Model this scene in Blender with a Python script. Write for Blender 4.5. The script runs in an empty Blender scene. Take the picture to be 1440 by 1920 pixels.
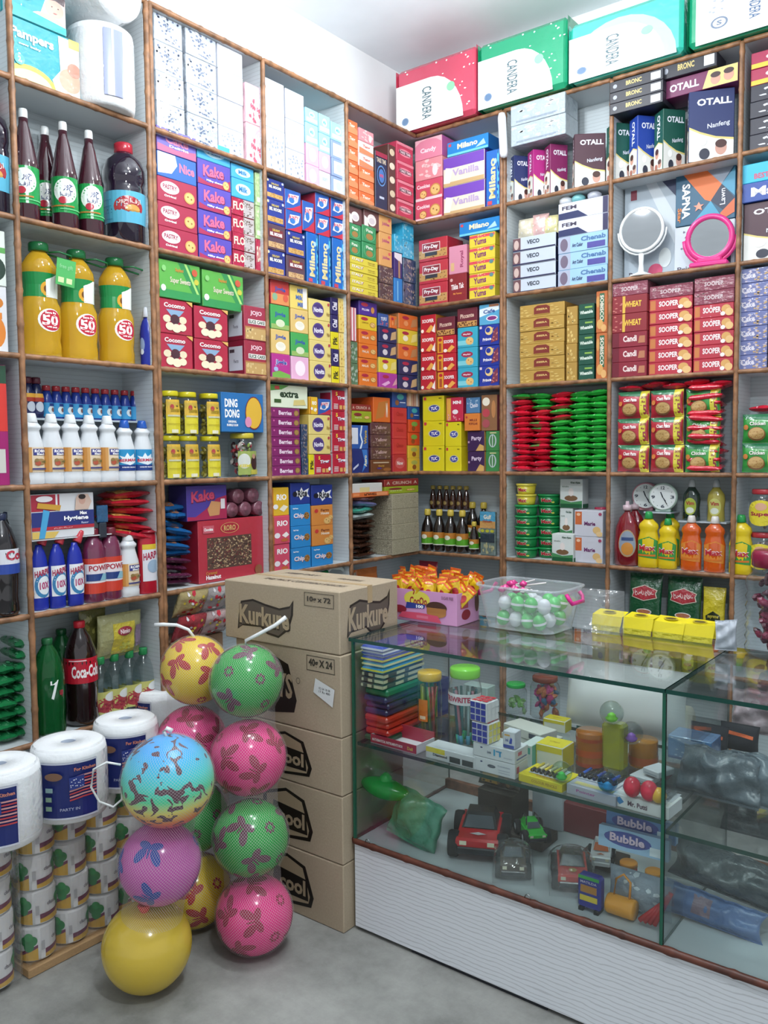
import bpy, math, random
from mathutils import Vector, Matrix, Euler, noise
random.seed(7)
SC = bpy.context.scene
COL = SC.collection
PI = math.pi
# ---------------- camera, world, lamps, exposure ----------------
RT = Vector((0.7914888, 0.6111231, -0.0086022)); UP = Vector((-0.0342784, 0.0584389, 0.9977023)); FW = Vector((-0.6102217, 0.7893753, -0.0672021))
CAM = Vector((2.3603, -3.3199, 1.4)); FPX = 1591.81
cd = bpy.data.cameras.new('camera'); cam = bpy.data.objects.new('camera', cd); COL.objects.link(cam)
cam.matrix_world = Matrix(((RT.x, UP.x, -FW.x, CAM.x), (RT.y, UP.y, -FW.y, CAM.y), (RT.z, UP.z, -FW.z, CAM.z), (0, 0, 0, 1)))
cd.sensor_fit = 'VERTICAL'; cd.sensor_height = 36; cd.lens = FPX / 1920 * 36; cd.clip_start = .05
SC.camera = cam
SC.view_settings.view_transform = 'Standard'; SC.view_settings.look = 'None'; SC.view_settings.gamma = 1; SC.view_settings.use_curve_mapping = False
SC.view_settings.exposure = 0.2
w = bpy.data.worlds.new('world'); SC.world = w; w.use_nodes = True
w.node_tree.nodes['Background'].inputs[0].default_value = (.93, .97, 1, 1); w.node_tree.nodes['Background'].inputs[1].default_value = .62
LAMPS = [((.75, -.85, 3.03), 30), ((1.35, -1.7, 2.92), 40), ((.85, -1.75, 2.92), 26), ((2.3, -2.7, 2.95), 80)]
for i, (p, e) in enumerate(LAMPS):
    ld = bpy.data.lights.new('bulb_light', 'POINT'); ld.energy = e; ld.color = (.93, .97, 1); ld.shadow_soft_size = .05
    lo = bpy.data.objects.new('bulb_light', ld); COL.objects.link(lo); lo.location = (p[0], p[1], p[2] - .05)

# ---------------- pixel rays ----------------
def at(px, py, ax, val):
    d = RT * ((px - 720) / FPX) - UP * ((py - 960) / FPX) + FW
    return CAM + d * ((val - CAM[ax]) / d[ax])
def pr(P):
    d = Vector(P) - CAM; z = d.dot(FW)
    return 720 + FPX * d.dot(RT) / z, 960 - FPX * d.dot(UP) / z

# ---------------- materials ----------------
MATS = {}
def lin(h):
    h = h.lstrip('#'); c = [int(h[i:i + 2], 16) / 255 for i in (0, 2, 4)]
    return tuple(x / 12.92 if x <= .04045 else ((x + .055) / 1.055) ** 2.4 for x in c) + (1,)
def mat(h, kind='card'):
    k = (h, kind)
    if k in MATS: return MATS[k]
    m = bpy.data.materials.new(kind + '_' + h.lstrip('#')); m.use_nodes = True; MATS[k] = m
    nt = m.node_tree; N = nt.nodes; L = nt.links; b = N['Principled BSDF']; I = b.inputs; I['Base Color'].default_value = lin(h)
    def bump(scale, strength, dist, inp='Normal', detail=3, kind='ShaderNodeTexNoise', rough=None):
        tc = N.new('ShaderNodeTexCoord'); n = N.new(kind); n.inputs['Scale'].default_value = scale
        if 'Detail' in n.inputs: n.inputs['Detail'].default_value = detail
        bp = N.new('ShaderNodeBump'); bp.inputs['Strength'].default_value = strength; bp.inputs['Distance'].default_value = dist
        L.new(tc.outputs['Object'], n.inputs['Vector']); L.new(n.outputs[0], bp.inputs['Height']); L.new(bp.outputs[0], I[inp]); return n
    if kind == 'card': I['Roughness'].default_value = .45
    elif kind == 'matte': I['Roughness'].default_value = .85
    elif kind == 'film':
        I['Roughness'].default_value = .4; I['Coat Weight'].default_value = 1; I['Coat Roughness'].default_value = .08; bump(28, .55, .012, 'Coat Normal')
    elif kind == 'foil':
        I['Roughness'].default_value = .22; bump(38, .8, .01); I['Coat Weight'].default_value = .6; I['Coat Roughness'].default_value = .1
    elif kind == 'crinkle':
        I['Roughness'].default_value = .3; I['Coat Weight'].default_value = 1; I['Coat Roughness'].default_value = .06; bump(20, 1.0, .05, 'Coat Normal', 5); bump(14, .6, .02)
    elif kind == 'metal': I['Metallic'].default_value = 1; I['Roughness'].default_value = .25
    elif kind == 'plastic': I['Roughness'].default_value = .22
    elif kind == 'ball':
        I['Roughness'].default_value = .14; I['Specular IOR Level'].default_value = .6
    elif kind == 'liquid':
        I['Roughness'].default_value = .06; I['Coat Weight'].default_value = 1; I['Coat Roughness'].default_value = .03
    elif kind == 'amber':
        I['Roughness'].default_value = .05; I['Transmission Weight'].default_value = .55; I['IOR'].default_value = 1.2; I['Coat Weight'].default_value = .6
    elif kind == 'tissue':
        I['Roughness'].default_value = .9; bump(90, .5, .004)
    elif kind == 'carton':
        I['Roughness'].default_value = .85; n = bump(160, .25, .002)
        r = N.new('ShaderNodeMixRGB'); r.blend_type = 'MULTIPLY'; r.inputs[0].default_value = .22; r.inputs[1].default_value = lin(h); L.new(n.outputs[0], r.inputs[2]); L.new(r.outputs[0], I['Base Color'])
    elif kind == 'lamp':
        I['Emission Color'].default_value = (.95, .98, 1, 1); I['Emission Strength'].default_value = 25
    elif kind in ('glass', 'clear', 'haze', 'wrap'):
        N.remove(b); o = N['Material Output']; t = N.new('ShaderNodeBsdfTransparent'); g = N.new('ShaderNodeBsdfGlossy'); f = N.new('ShaderNodeLayerWeight'); mx = N.new('ShaderNodeMixShader')
        t.inputs[0].default_value = lin(h); g.inputs['Roughness'].default_value = .02 if kind == 'glass' else .08
        fa = N.new('ShaderNodeMath'); fa.operation = 'POWER'; fa.inputs[1].default_value = 3.5; fb = N.new('ShaderNodeMath'); fb.operation = 'MULTIPLY_ADD'; fb.inputs[1].default_value = .8; fb.inputs[2].default_value = {'glass': .055, 'clear': .04, 'haze': .05, 'wrap': .06}[kind]
        f.inputs[0].default_value = .5; L.new(f.outputs['Facing'], fa.inputs[0]); L.new(fa.outputs[0], fb.inputs[0])
        L.new(fb.outputs[0], mx.inputs[0]); L.new(t.outputs[0], mx.inputs[1]); L.new(g.outputs[0], mx.inputs[2])
        src = mx
        if kind in ('haze', 'wrap'):
            d = N.new('ShaderNodeBsdfDiffuse'); d.inputs[0].default_value = (.8, .85, .88, 1); m2 = N.new('ShaderNodeMixShader'); m2.inputs[0].default_value = .22 if kind == 'haze' else .06
            L.new(mx.outputs[0], m2.inputs[1]); L.new(d.outputs[0], m2.inputs[2]); src = m2
        if kind in ('wrap', 'clear'):
            tc = N.new('ShaderNodeTexCoord'); n = N.new('ShaderNodeTexNoise'); n.inputs['Scale'].default_value = 22 if kind == 'wrap' else 8
            bp = N.new('ShaderNodeBump'); bp.inputs['Distance'].default_value = .02; bp.inputs['Strength'].default_value = .8 if kind == 'wrap' else .2
            L.new(tc.outputs['Object'], n.inputs['Vector']); L.new(n.outputs[0], bp.inputs['Height']); L.new(bp.outputs[0], g.inputs['Normal']); L.new(bp.outputs[0], f.inputs['Normal'])
        L.new(src.outputs[0], o.inputs[0])
    elif kind in ('laminate', 'panel'):
        tc = N.new('ShaderNodeTexCoord'); mp = N.new('ShaderNodeMapping'); wv = N.new('ShaderNodeTexWave'); mx = N.new('ShaderNodeMixRGB')
        mp.inputs['Scale'].default_value = (1, 1, 1) if kind == 'laminate' else (.35, .35, 1)
        wv.bands_direction = 'Z'; wv.inputs['Scale'].default_value = 22 if kind == 'laminate' else 26; wv.inputs['Distortion'].default_value = 1.5 if kind == 'laminate' else 5
        wv.inputs['Detail'].default_value = 3; wv.inputs['Detail Scale'].default_value = 1.2
        rp = N.new('ShaderNodeValToRGB'); rp.color_ramp.elements[0].position = 0; rp.color_ramp.elements[1].position = .22
        mx.inputs[1].default_value = tuple(x * (.86 if kind == 'laminate' else .74) for x in lin(h)[:3]) + (1,); mx.inputs[2].default_value = lin(h)
        L.new(tc.outputs['Object'], mp.inputs[0]); L.new(mp.outputs[0], wv.inputs[0]); L.new(wv.outputs['Fac'], rp.inputs[0]); L.new(rp.outputs[0], mx.inputs[0]); L.new(mx.outputs[0], I['Base Color']); I['Roughness'].default_value = .4
    elif kind in ('wood', 'speckle', 'concrete', 'plaster'):
        tc = N.new('ShaderNodeTexCoord'); n = N.new('ShaderNodeTexNoise'); rp = N.new('ShaderNodeValToRGB')
        sc, lo, hi, ro = {'wood': (30, .55, 1.15, .45), 'speckle': (160, .35, 1.3, .8), 'concrete': (3.5, .6, 1.1, .75), 'plaster': (4, .95, 1, .9)}[kind]
        n.inputs['Scale'].default_value = sc; n.inputs['Detail'].default_value = 8 if kind == 'concrete' else 4
        if kind == 'concrete': n.inputs['Roughness'].default_value = .7
        c = lin(h); rp.color_ramp.elements[0].color = tuple(x * lo for x in c[:3]) + (1,); rp.color_ramp.elements[1].color = tuple(min(1, x * hi) for x in c[:3]) + (1,)
        rp.color_ramp.elements[0].position = .35; rp.color_ramp.elements[1].position = .65
        L.new(tc.outputs['Object'], n.inputs['Vector']); L.new(n.outputs[0], rp.inputs[0]); L.new(rp.outputs[0], I['Base Color']); I['Roughness'].default_value = ro
        if kind == 'concrete':
            bp = N.new('ShaderNodeBump'); bp.inputs['Strength'].default_value = .3; bp.inputs['Distance'].default_value = .01; L.new(n.outputs[0], bp.inputs['Height']); L.new(bp.outputs[0], I['Normal'])
    elif kind == 'mirror': I['Metallic'].default_value = 1; I['Roughness'].default_value = .02
    elif kind == 'net':
        # net of fine white thread: diamond pattern cut out of the sheet by UV
        N.remove(b); o = N['Material Output']; tc = N.new('ShaderNodeTexCoord'); sp = N.new('ShaderNodeSeparateXYZ'); L.new(tc.outputs['UV'], sp.inputs[0])
        outs = []
        for s in (1, -1):
            a = N.new('ShaderNodeMath'); a.operation = 'MULTIPLY_ADD'; a.inputs[1].default_value = s; L.new(sp.outputs[0], a.inputs[0]); L.new(sp.outputs[1], a.inputs[2])
            p = N.new('ShaderNodeMath'); p.operation = 'PINGPONG'; p.inputs[1].default_value = .5; L.new(a.outputs[0], p.inputs[0])
            l = N.new('ShaderNodeMath'); l.operation = 'LESS_THAN'; l.inputs[1].default_value = .036; L.new(p.outputs[0], l.inputs[0]); outs.append(l)
        mxx = N.new('ShaderNodeMath'); mxx.operation = 'MAXIMUM'; L.new(outs[0].outputs[0], mxx.inputs[0]); L.new(outs[1].outputs[0], mxx.inputs[1])
        t = N.new('ShaderNodeBsdfTransparent'); d = N.new('ShaderNodeBsdfDiffuse'); d.inputs[0].default_value = lin(h); mx = N.new('ShaderNodeMixShader')
        L.new(mxx.outputs[0], mx.inputs[0]); L.new(t.outputs[0], mx.inputs[1]); L.new(d.outputs[0], mx.inputs[2]); L.new(mx.outputs[0], o.inputs[0])
    elif kind == 'rainbow':
        tc = N.new('ShaderNodeTexCoord'); sp = N.new('ShaderNodeSeparateXYZ'); L.new(tc.outputs['Object'], sp.inputs[0])
        mr = N.new('ShaderNodeMapRange'); mr.inputs[1].default_value = -.115; mr.inputs[2].default_value = .115; L.new(sp.outputs[2], mr.inputs[0])
        rp = N.new('ShaderNodeValToRGB'); L.new(mr.outputs[0], rp.inputs[0]); e = rp.color_ramp.elements
        e[0].position = .1; e[0].color = lin('#e04860'); e[1].position = .95; e[1].color = lin('#38a8ee')
        for ps, cc in ((.22, '#f08838'), (.38, '#e8e070'), (.52, '#50dca0'), (.7, '#40d0d0')):
            x = e.new(ps); x.color = lin(cc)
        n = N.new('ShaderNodeTexNoise'); n.inputs['Scale'].default_value = 26; n.inputs['Detail'].default_value = 1.2; n.inputs['Distortion'].default_value = 1.4; L.new(tc.outputs['Object'], n.inputs['Vector'])
        g = N.new('ShaderNodeMath'); g.operation = 'GREATER_THAN'; g.inputs[1].default_value = .585; L.new(n.outputs[0], g.inputs[0])
        mx = N.new('ShaderNodeMixRGB'); L.new(g.outputs[0], mx.inputs[0]); L.new(rp.outputs[0], mx.inputs[1]); mx.inputs[2].default_value = lin('#5a3c48'); L.new(mx.outputs[0], I['Base Color']); I['Roughness'].default_value = .3
    return m

# ---------------- mesh building ----------------
TXT = {}
def txt(s, bold=0):
    """glyph outlines of a string as triangles, scaled to the unit square"""
    k = (s, bold)
    if k not in TXT:
        c = bpy.data.curves.new('t', 'FONT'); c.body = s; c.size = 1; c.resolution_u = 2; c.offset = .015 + .02 * bold; c.fill_mode = 'FRONT' if hasattr(c, 'fill_mode') else c.fill_mode
        o = bpy.data.objects.new('t', c); m = bpy.data.meshes.new_from_object(o)
        vs = [(v.co.x, v.co.y) for v in m.vertices]; fs = [tuple(p.vertices) for p in m.polygons]
        bpy.data.objects.remove(o); bpy.data.curves.remove(c); bpy.data.meshes.remove(m)
        if not vs: vs = [(0, 0), (1, 0), (0, 1)]; fs = []
        x0 = min(v[0] for v in vs); x1 = max(v[0] for v in vs); y0 = min(v[1] for v in vs); y1 = max(v[1] for v in vs)
        TXT[k] = ([((x - x0) / max(x1 - x0, 1e-6), (y - y0) / max(y1 - y0, 1e-6)) for x, y in vs], fs)
    return TXT[k]
class MB:
    def __init__(s): s.v = []; s.f = []; s.m = []; s.sm = []; s.mats = []; s.uv = None
    def slot(s, m):
        if isinstance(m, str): m = mat(m)
        if isinstance(m, tuple): m = mat(*m)
        if m not in s.mats: s.mats.append(m)
        return s.mats.index(m)
    def add(s, vs, fs, m, smooth=False, M=None):
        b = len(s.v); k = s.slot(m)
        s.v += [tuple(M @ Vector(v)) for v in vs] if M is not None else [tuple(v) for v in vs]
        for f in fs: s.f.append(tuple(b + i for i in f)); s.m.append(k); s.sm.append(smooth)
        return s
    def box(s, a, b, m, c=0.0, M=None):
        (x0, y0, z0), (x1, y1, z1) = a, b
        if c <= 0:
            v = [(x, y, z) for x in (x0, x1) for y in (y0, y1) for z in (z0, z1)]
            f = [(0, 1, 3, 2), (4, 6, 7, 5), (0, 4, 5, 1), (2, 3, 7, 6), (0, 2, 6, 4), (1, 5, 7, 3)]
            return s.add(v, f, m, M=M)
        c = min(c, abs(x1 - x0) * .3, abs(y1 - y0) * .3, abs(z1 - z0) * .3)
        v = []; idx = {}
        for i, x in enumerate((x0, x1)):
            for j, y in enumerate((y0, y1)):
                for k, z in enumerate((z0, z1)):
                    sx, sy, sz = (c if i == 0 else -c), (c if j == 0 else -c), (c if k == 0 else -c)
                    idx[i, j, k, 0] = len(v); v.append((x, y + sy, z + sz))
                    idx[i, j, k, 1] = len(v); v.append((x + sx, y, z + sz))
                    idx[i, j, k, 2] = len(v); v.append((x + sx, y + sy, z))
        f = []
        for q, o in ((0, (0, 1)), (1, (0, 1)), (2, (0, 1))):
            for e in o:
                r = [(0, 0), (1, 0), (1, 1), (0, 1)]; t = []
                for p, q2 in r:
                    ijk = [p, q2]; ijk.insert(q, e); t.append(idx[ijk[0], ijk[1], ijk[2], q])
                f.append(tuple(t) if (e == 1) ^ (q == 1) else tuple(reversed(t)))
        for q in range(3):     # edges along axis q
            a1, a2 = [t for t in range(3) if t != q]
            for e1 in (0, 1):
                for e2 in (0, 1):
                    def g(e, t):
                        l = [0, 0, 0]; l[q] = e; l[a1] = e1; l[a2] = e2; return idx[l[0], l[1], l[2], t]
                    t = (g(0, a1), g(1, a1), g(1, a2), g(0, a2))
                    f.append(t if (e1 == e2) ^ (q == 1) ^ True else tuple(reversed(t)))
        for i in (0, 1):
            for j in (0, 1):
                for k in (0, 1):
                    t = (idx[i, j, k, 0], idx[i, j, k, 1], idx[i, j, k, 2]); f.append(t if (i + j + k) % 2 else tuple(reversed(t)))
        return s.add(v, f, m, M=M)
    def lathe(s, prof, m, n=24, M=None, sx=1, sy=1, smooth=True, cap=True):
        v = []; f = []
        for r, z in prof:
            for i in range(n):
                a = 2 * PI * i / n; v.append((r * sx * math.cos(a), r * sy * math.sin(a), z))
        for j in range(len(prof) - 1):
            for i in range(n):
                k = (i + 1) % n; f.append((j * n + i, j * n + k, (j + 1) * n + k, (j + 1) * n + i))
        if cap:
            if prof[0][0] > 1e-5: f.append(tuple(reversed(range(n))))
            if prof[-1][0] > 1e-5: f.append(tuple((len(prof) - 1) * n + i for i in range(n)))
        return s.add(v, f, m, smooth, M)
    def tube(s, pts, r, m, n=8, closed=False, rf=None):
        P = [Vector(p) for p in pts]; v = []; f = []; N_ = len(P)
        for i, p in enumerate(P):
            t = (P[(i + 1) % N_] - P[i - 1]) if closed else (P[min(i + 1, N_ - 1)] - P[max(i - 1, 0)])
            t.normalize(); u = t.cross(Vector((.1, .2, 1)));
            if u.length < .1: u = t.cross(Vector((1, .1, 0)))
            u.normalize(); w_ = t.cross(u); rr = r * (rf(i) if rf else 1)
            for k in range(n):
                a = 2 * PI * k / n; v.append(p + u * (rr * math.cos(a)) + w_ * (rr * math.sin(a)))
        for i in range(N_ if closed else N_ - 1):
            j = (i + 1) % N_
            for k in range(n): f.append((i * n + k, i * n + (k + 1) % n, j * n + (k + 1) % n, j * n + k))
        if not closed: f.append(tuple(reversed(range(n)))); f.append(tuple((N_ - 1) * n + k for k in range(n)))
        return s.add(v, f, m, True)
    def sheet(s, fn, nu, nv, m, smooth=True, wu=False, wv=False, M=None):
        v = []; f = []; cu = nu if wu else nu + 1; cv = nv if wv else nv + 1
        for i in range(cu):
            for j in range(cv): v.append(fn(i / nu, j / nv))
        for i in range(nu):
            for j in range(nv):
                a, b = i % cu, (i + 1) % cu; c, d = j % cv, (j + 1) % cv
                f.append((a * cv + c, b * cv + c, b * cv + d, a * cv + d))
        return s.add(v, f, m, smooth, M)
    def art(s, items, surf, off=.0004, step=.0003, nx=1, ny=1, kind='card'):
        """printed shapes laid on a surface; surf(u, v, offset) -> point"""
        o = off
        for it in items:
            t = it[0]; V = []; F = []; c = it[-1]
            if t == 'r':
                _, x0, y0, x1, y1, c = it; a = max(1, int(math.ceil(nx * abs(x1 - x0)))); b = max(1, int(math.ceil(ny * abs(y1 - y0))))
                V = [(x0 + (x1 - x0) * i / a, y0 + (y1 - y0) * j / b) for i in range(a + 1) for j in range(b + 1)]
                F = [(i * (b + 1) + j, (i + 1) * (b + 1) + j, (i + 1) * (b + 1) + j + 1, i * (b + 1) + j + 1) for i in range(a) for j in range(b)]
            elif t == 'e':
                _, cx, cy, rx, ry, c = it; V = [(cx, cy)]; n = 20; rings = 1 if nx <= 1 and ny <= 1 else 3
                for r in range(1, rings + 1):
                    for i in range(n): V.append((cx + rx * r / rings * math.cos(2 * PI * i / n), cy + ry * r / rings * math.sin(2 * PI * i / n)))
                F = [(0, 1 + i, 1 + (i + 1) % n) for i in range(n)]
                for r in range(1, rings):
                    for i in range(n): F.append((1 + (r - 1) * n + i, 1 + r * n + i, 1 + r * n + (i + 1) % n, 1 + (r - 1) * n + (i + 1) % n))
            elif t == 'p':
                V = list(it[1]); F = [tuple(range(len(V)))]
                if nx > 1:
                    def cut(pg, ax, lo, hi):
                        for sgn, lim in ((1, lo), (-1, hi)):
                            out = []
                            for a_, b_ in zip(pg, pg[1:] + pg[:1]):
                                da, db = sgn * (a_[ax] - lim), sgn * (b_[ax] - lim)
                                if da >= 0: out.append(a_)
                                if (da < 0) != (db < 0): q_ = da / (da - db); out.append((a_[0] + (b_[0] - a_[0]) * q_, a_[1] + (b_[1] - a_[1]) * q_))
                            pg = out
                            if len(pg) < 3: return []
                        return pg
                    PG = [V]
                    for ax, nn in ((0, nx), (1, ny if ny > 2 else 1)):
                        if nn > 1: PG = [c_ for pg in PG for k_ in range(-1, int(nn) + 1) for c_ in [cut(pg, ax, k_ / nn, (k_ + 1) / nn)] if c_]
                    V = []; F = []
                    for pg in PG: F.append(tuple(range(len(V), len(V) + len(pg)))); V += pg
            elif t == 'o':      # outlined ellipse ring
                _, cx, cy, rx, ry, wd, c = it; n = 24
                V = [(cx + (rx - wd * k) * math.cos(2 * PI * i / n), cy + (ry - wd * k * ry / rx) * math.sin(2 * PI * i / n)) for k in (0, 1) for i in range(n)]
                F = [(i, (i + 1) % n, n + (i + 1) % n, n + i) for i in range(n)]
            elif t == 's':      # speckle: many small blobs
                _, x0, y0, x1, y1, num, sz, c = it; rg = random.Random(num)
                for q in range(num):
                    cx, cy = rg.uniform(x0, x1), rg.uniform(y0, y1); b = len(V); a0 = rg.random() * 6
                    V += [(cx + sz * rg.uniform(.5, 1.2) * math.cos(a0 + k * 1.256), cy + sz * rg.uniform(.5, 1.2) * math.sin(a0 + k * 1.256)) for k in range(5)]; F.append(tuple(range(b, b + 5)))
            elif t in ('t', 'T', 'v'):
                st, cx, cy, wd, ht = it[1:6]; rot = it[6] if len(it) == 8 else 0
                tv, F = txt(st, 1 if t == 'T' else 0)
                for x, y in tv:
                    x -= .5; y -= .5
                    if rot == 90: x, y = -y * 1.0, x; V.append((cx + x * wd, cy + y * ht)); continue
                    if rot == -90: x, y = y, -x; V.append((cx + x * wd, cy + y * ht)); continue
                    V.append((cx + x * wd + (y * wd * .0), cy + y * ht + x * wd * (rot / 100.0)))
            s.add([surf(x, y, o) for x, y in V], F, c if not isinstance(c, str) else mat(c, kind), False); o += step
        return s
    def obj(s, name, parent=None, me=None):
        if me is None: me = s.mesh(name)
        o = bpy.data.objects.new(name, me); COL.objects.link(o)
        if parent: o.parent = parent
        return o
    def mesh(s, name):
        me = bpy.data.meshes.new(name); me.from_pydata(s.v, [], s.f)
        for m in s.mats: me.materials.append(m)
        me.polygons.foreach_set('material_index', s.m); me.polygons.foreach_set('use_smooth', s.sm)
        if s.uv:
            ul = me.uv_layers.new(name='UVMap')
            for p in me.polygons:
                for li, vi in zip(p.loop_indices, p.vertices): ul.data[li].uv = s.uv[vi]
        me.update(); return me
def tag(o, label=None, cat=None, group=None, kind=None):
    if label: o['label'] = label
    if cat: o['category'] = cat
    if group: o['group'] = group
    if kind: o['kind'] = kind
    return o
def empty(name, loc, rz=0):
    o = bpy.data.objects.new(name, None); COL.objects.link(o); o.location = loc; o.rotation_euler = (0, 0, rz); o.empty_display_size = .05; return o
def copy_tree(o, parent=None):
    c = o.copy(); COL.objects.link(c)
    if parent: c.parent = parent
    for ch in o.children: copy_tree(ch, c)
    return c
def planar(x0, y, z0, W, H):      # front face facing -y
    return lambda u, v, o: (x0 + u * W, y - o, z0 + v * H)
# ---------------- the room ----------------
ZL = [2.881, 2.4829, 2.0898, 1.696, 1.3129, .9301, .542, .155]
LP = [-2.48, -1.9871, -1.5086, -.9899, -.5052]; RP = [.4671, .9601, 1.4539, 1.948, 2.44]
DEP = .17; CE = 3.3
def slab(name, a, b, m, kind='structure'):
    o = MB().box(a, b, m).obj(name); tag(o, kind=kind); return o
slab('floor', (-.4, -6.2, -.06), (5.2, .4, 0), ('#979894', 'concrete'))
slab('wall_left', (-.34, -6.2, 0), (-.24, .34, CE), ('#f2f4f5', 'plaster'))
slab('wall_back', (-.24, .24, 0), (5.2, .34, CE), ('#f2f4f5', 'plaster'))
slab('ceiling', (-.4, -6.2, CE), (5.2, .4, CE + .06), ('#f0f4f8', 'plaster'))
for p, e in LAMPS:
    t = empty('ceiling_bulb', p); tag(t, 'white round bulb under a small ceiling holder', 'light bulb', 'bulbs lighting the shop')
    MB().lathe([(.001, -.06), (.018, -.055), (.03, -.035), (.033, -.015), (.028, .01), (.016, .035)], ('#ffffff', 'lamp'), 16).obj('bulb', t)
    MB().lathe([(.02, .03), (.022, .08), (.035, .09), (.035, CE - p[2])], ('#dddddd', 'plastic'), 16).obj('bulb_holder', t)

LAM = ('#c9d0d3', 'laminate')
def bead(mb, p0, p1, m, seed):
    """half bamboo-look moulding with nodes"""
    rg = random.Random(seed); p0 = Vector(p0); p1 = Vector(p1); L_ = (p1 - p0).length; n = max(3, int(L_ / .012)); nodes = []
    x = rg.uniform(.02, .1)
    while x < L_: nodes.append(x); x += rg.uniform(.09, .14)
    pts = [p0.lerp(p1, i / n) for i in range(n + 1)]
    mb.tube(pts, .009, m, 8, rf=lambda i: 1.22 if any(abs(i / n * L_ - q) < .0065 for q in nodes) else 1.0)
BR = ('#9a6f4e', 'wood'); BD = ('#6b3a26', 'wood')
def unit(name, label, wall, posts, ztop, lev, extend=None):
    """wall 'L': along y at x=0; wall 'R': along x at y=0"""
    t = empty(name, (0, posts[0], 0) if wall == 'L' else (posts[0], 0, 0), PI / 2 if wall == 'L' else 0); tag(t, label, 'shelves')
    o = posts[0]; T = .008; xe = posts[-1] - o
    for i, p in enumerate(posts):
        e0, e1 = p - o - T, p - o + T
        if i == 0: e0, e1 = 0, 2 * T
        if i == len(posts) - 1: e0, e1 = xe - 2 * T, xe
        if (wall == 'L' and abs(p) < 1e-6) or (wall == 'R' and abs(p) < 1e-6): continue
        MB().box((e0, .004, 0), (e1, DEP, ztop), LAM).obj('side_panel', t)
    MB().box((0 if not (wall == 'R' and posts[0] == 0) else -DEP, DEP, 0), (xe if not (wall == 'L' and posts[-1] == 0) else xe + DEP, DEP + .008, ztop), ('#bcc6ca', 'laminate')).obj('back_panel', t)
    for k in lev:
        for i in range(len(posts) - 1):
            a, b = posts[i] - o + T, posts[i + 1] - o - T
            if wall == 'R' and posts[i] == 0: a = -DEP
            if i == len(posts) - 2: b = xe if (wall == 'L' and posts[-1] == 0) else xe - 2 * T
            MB().box((a, .004, ZL[k] - .007), (b, DEP, ZL[k] + .007), LAM).obj('shelf_board', t)
    h = MB(); d = MB()
    for k in lev:
        for i in range(len(posts) - 1): bead(h, (posts[i] - o + .006, 0, ZL[k]), (posts[i + 1] - o - .006, 0, ZL[k]), BR, k * 7 + i)
    for i, p in enumerate(posts):
        if abs(p) < 1e-6: continue
        x = p - o
        x = x + .0075 if i == 0 else x - .0075 if i == len(posts) - 1 else x
        bead(h, (x, -.002, 0), (x, -.002, ztop), BR, i * 31)
    h.obj('edge_moulding', t); return t
A_ = range(0, 8)
unit('wall_shelf_unit', 'white laminate shelf unit holding syrup, cooking oil and cleaning bottles', 'L', LP[:3], ZL[0], A_)
unit('wall_shelf_unit', 'white laminate shelf unit of snack boxes beside the room corner', 'L', [LP[2], LP[3], LP[4], 0], ZL[0], A_)
unit('wall_shelf_unit', 'narrow shelf unit right of the room corner, with squash bottles below', 'R', [0, RP[0]], ZL[0], A_)
unit('wall_shelf_unit', 'wide shelf unit on the back wall holding noodles and hair colour', 'R', RP, ZL[0], A_)
# ---------------- goods: builders ----------------
ORD = ['lowest', 'second up', 'third up', 'fourth up', 'fifth up', 'sixth up', 'seventh up', 'eighth up', 'ninth up', 'tenth up', 'eleventh up', 'twelfth up', 'thirteenth up', 'fourteenth up', 'fifteenth up', 'sixteenth up']
def posword(i, n): return '' if n == 1 else (', topmost' if i == n - 1 else ', ' + ORD[i])
DS = {}
def ds(key, name, desc, cat, col, fr=(), sd=None, kind='card', tp=None):
    DS[key] = dict(n=name, d=desc, c=cat, col=col, fr=list(fr), sd=sd, k=kind, tp=tp)
BM = {}
def box_mesh(key, W, D, H):
    k = (key, round(W, 3), round(D, 3), round(H, 3))
    if k in BM: return BM[k]
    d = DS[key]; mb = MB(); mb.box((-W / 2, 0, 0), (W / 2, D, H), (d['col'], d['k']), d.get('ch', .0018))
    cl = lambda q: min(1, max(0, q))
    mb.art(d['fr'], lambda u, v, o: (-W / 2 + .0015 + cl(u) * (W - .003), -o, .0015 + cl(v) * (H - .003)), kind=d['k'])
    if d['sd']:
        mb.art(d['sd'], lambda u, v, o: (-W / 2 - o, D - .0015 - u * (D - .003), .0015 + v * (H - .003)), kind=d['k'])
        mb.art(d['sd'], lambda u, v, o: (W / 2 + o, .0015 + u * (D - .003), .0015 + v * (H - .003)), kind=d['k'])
    if d['tp']: mb.art(d['tp'], lambda u, v, o: (-W / 2 + .0015 + u * (W - .003), .0015 + v * (D - .003), H + o), kind=d['k'])
    BM[k] = mb.mesh(d['n']); return BM[k]
def wplace(wall, u, d, z): return (-d, u, z) if wall == 'L' else (u, d, z)
def wrot(wall): return PI / 2 if wall == 'L' else 0
def wu(wall, px, py, d):
    p = at(px, py, 0, -d) if wall == 'L' else at(px, py, 1, d)
    return (p.y if wall == 'L' else p.x), p.z
ZB = lambda k: ZL[k] + .0082
RG = random.Random(3)
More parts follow.
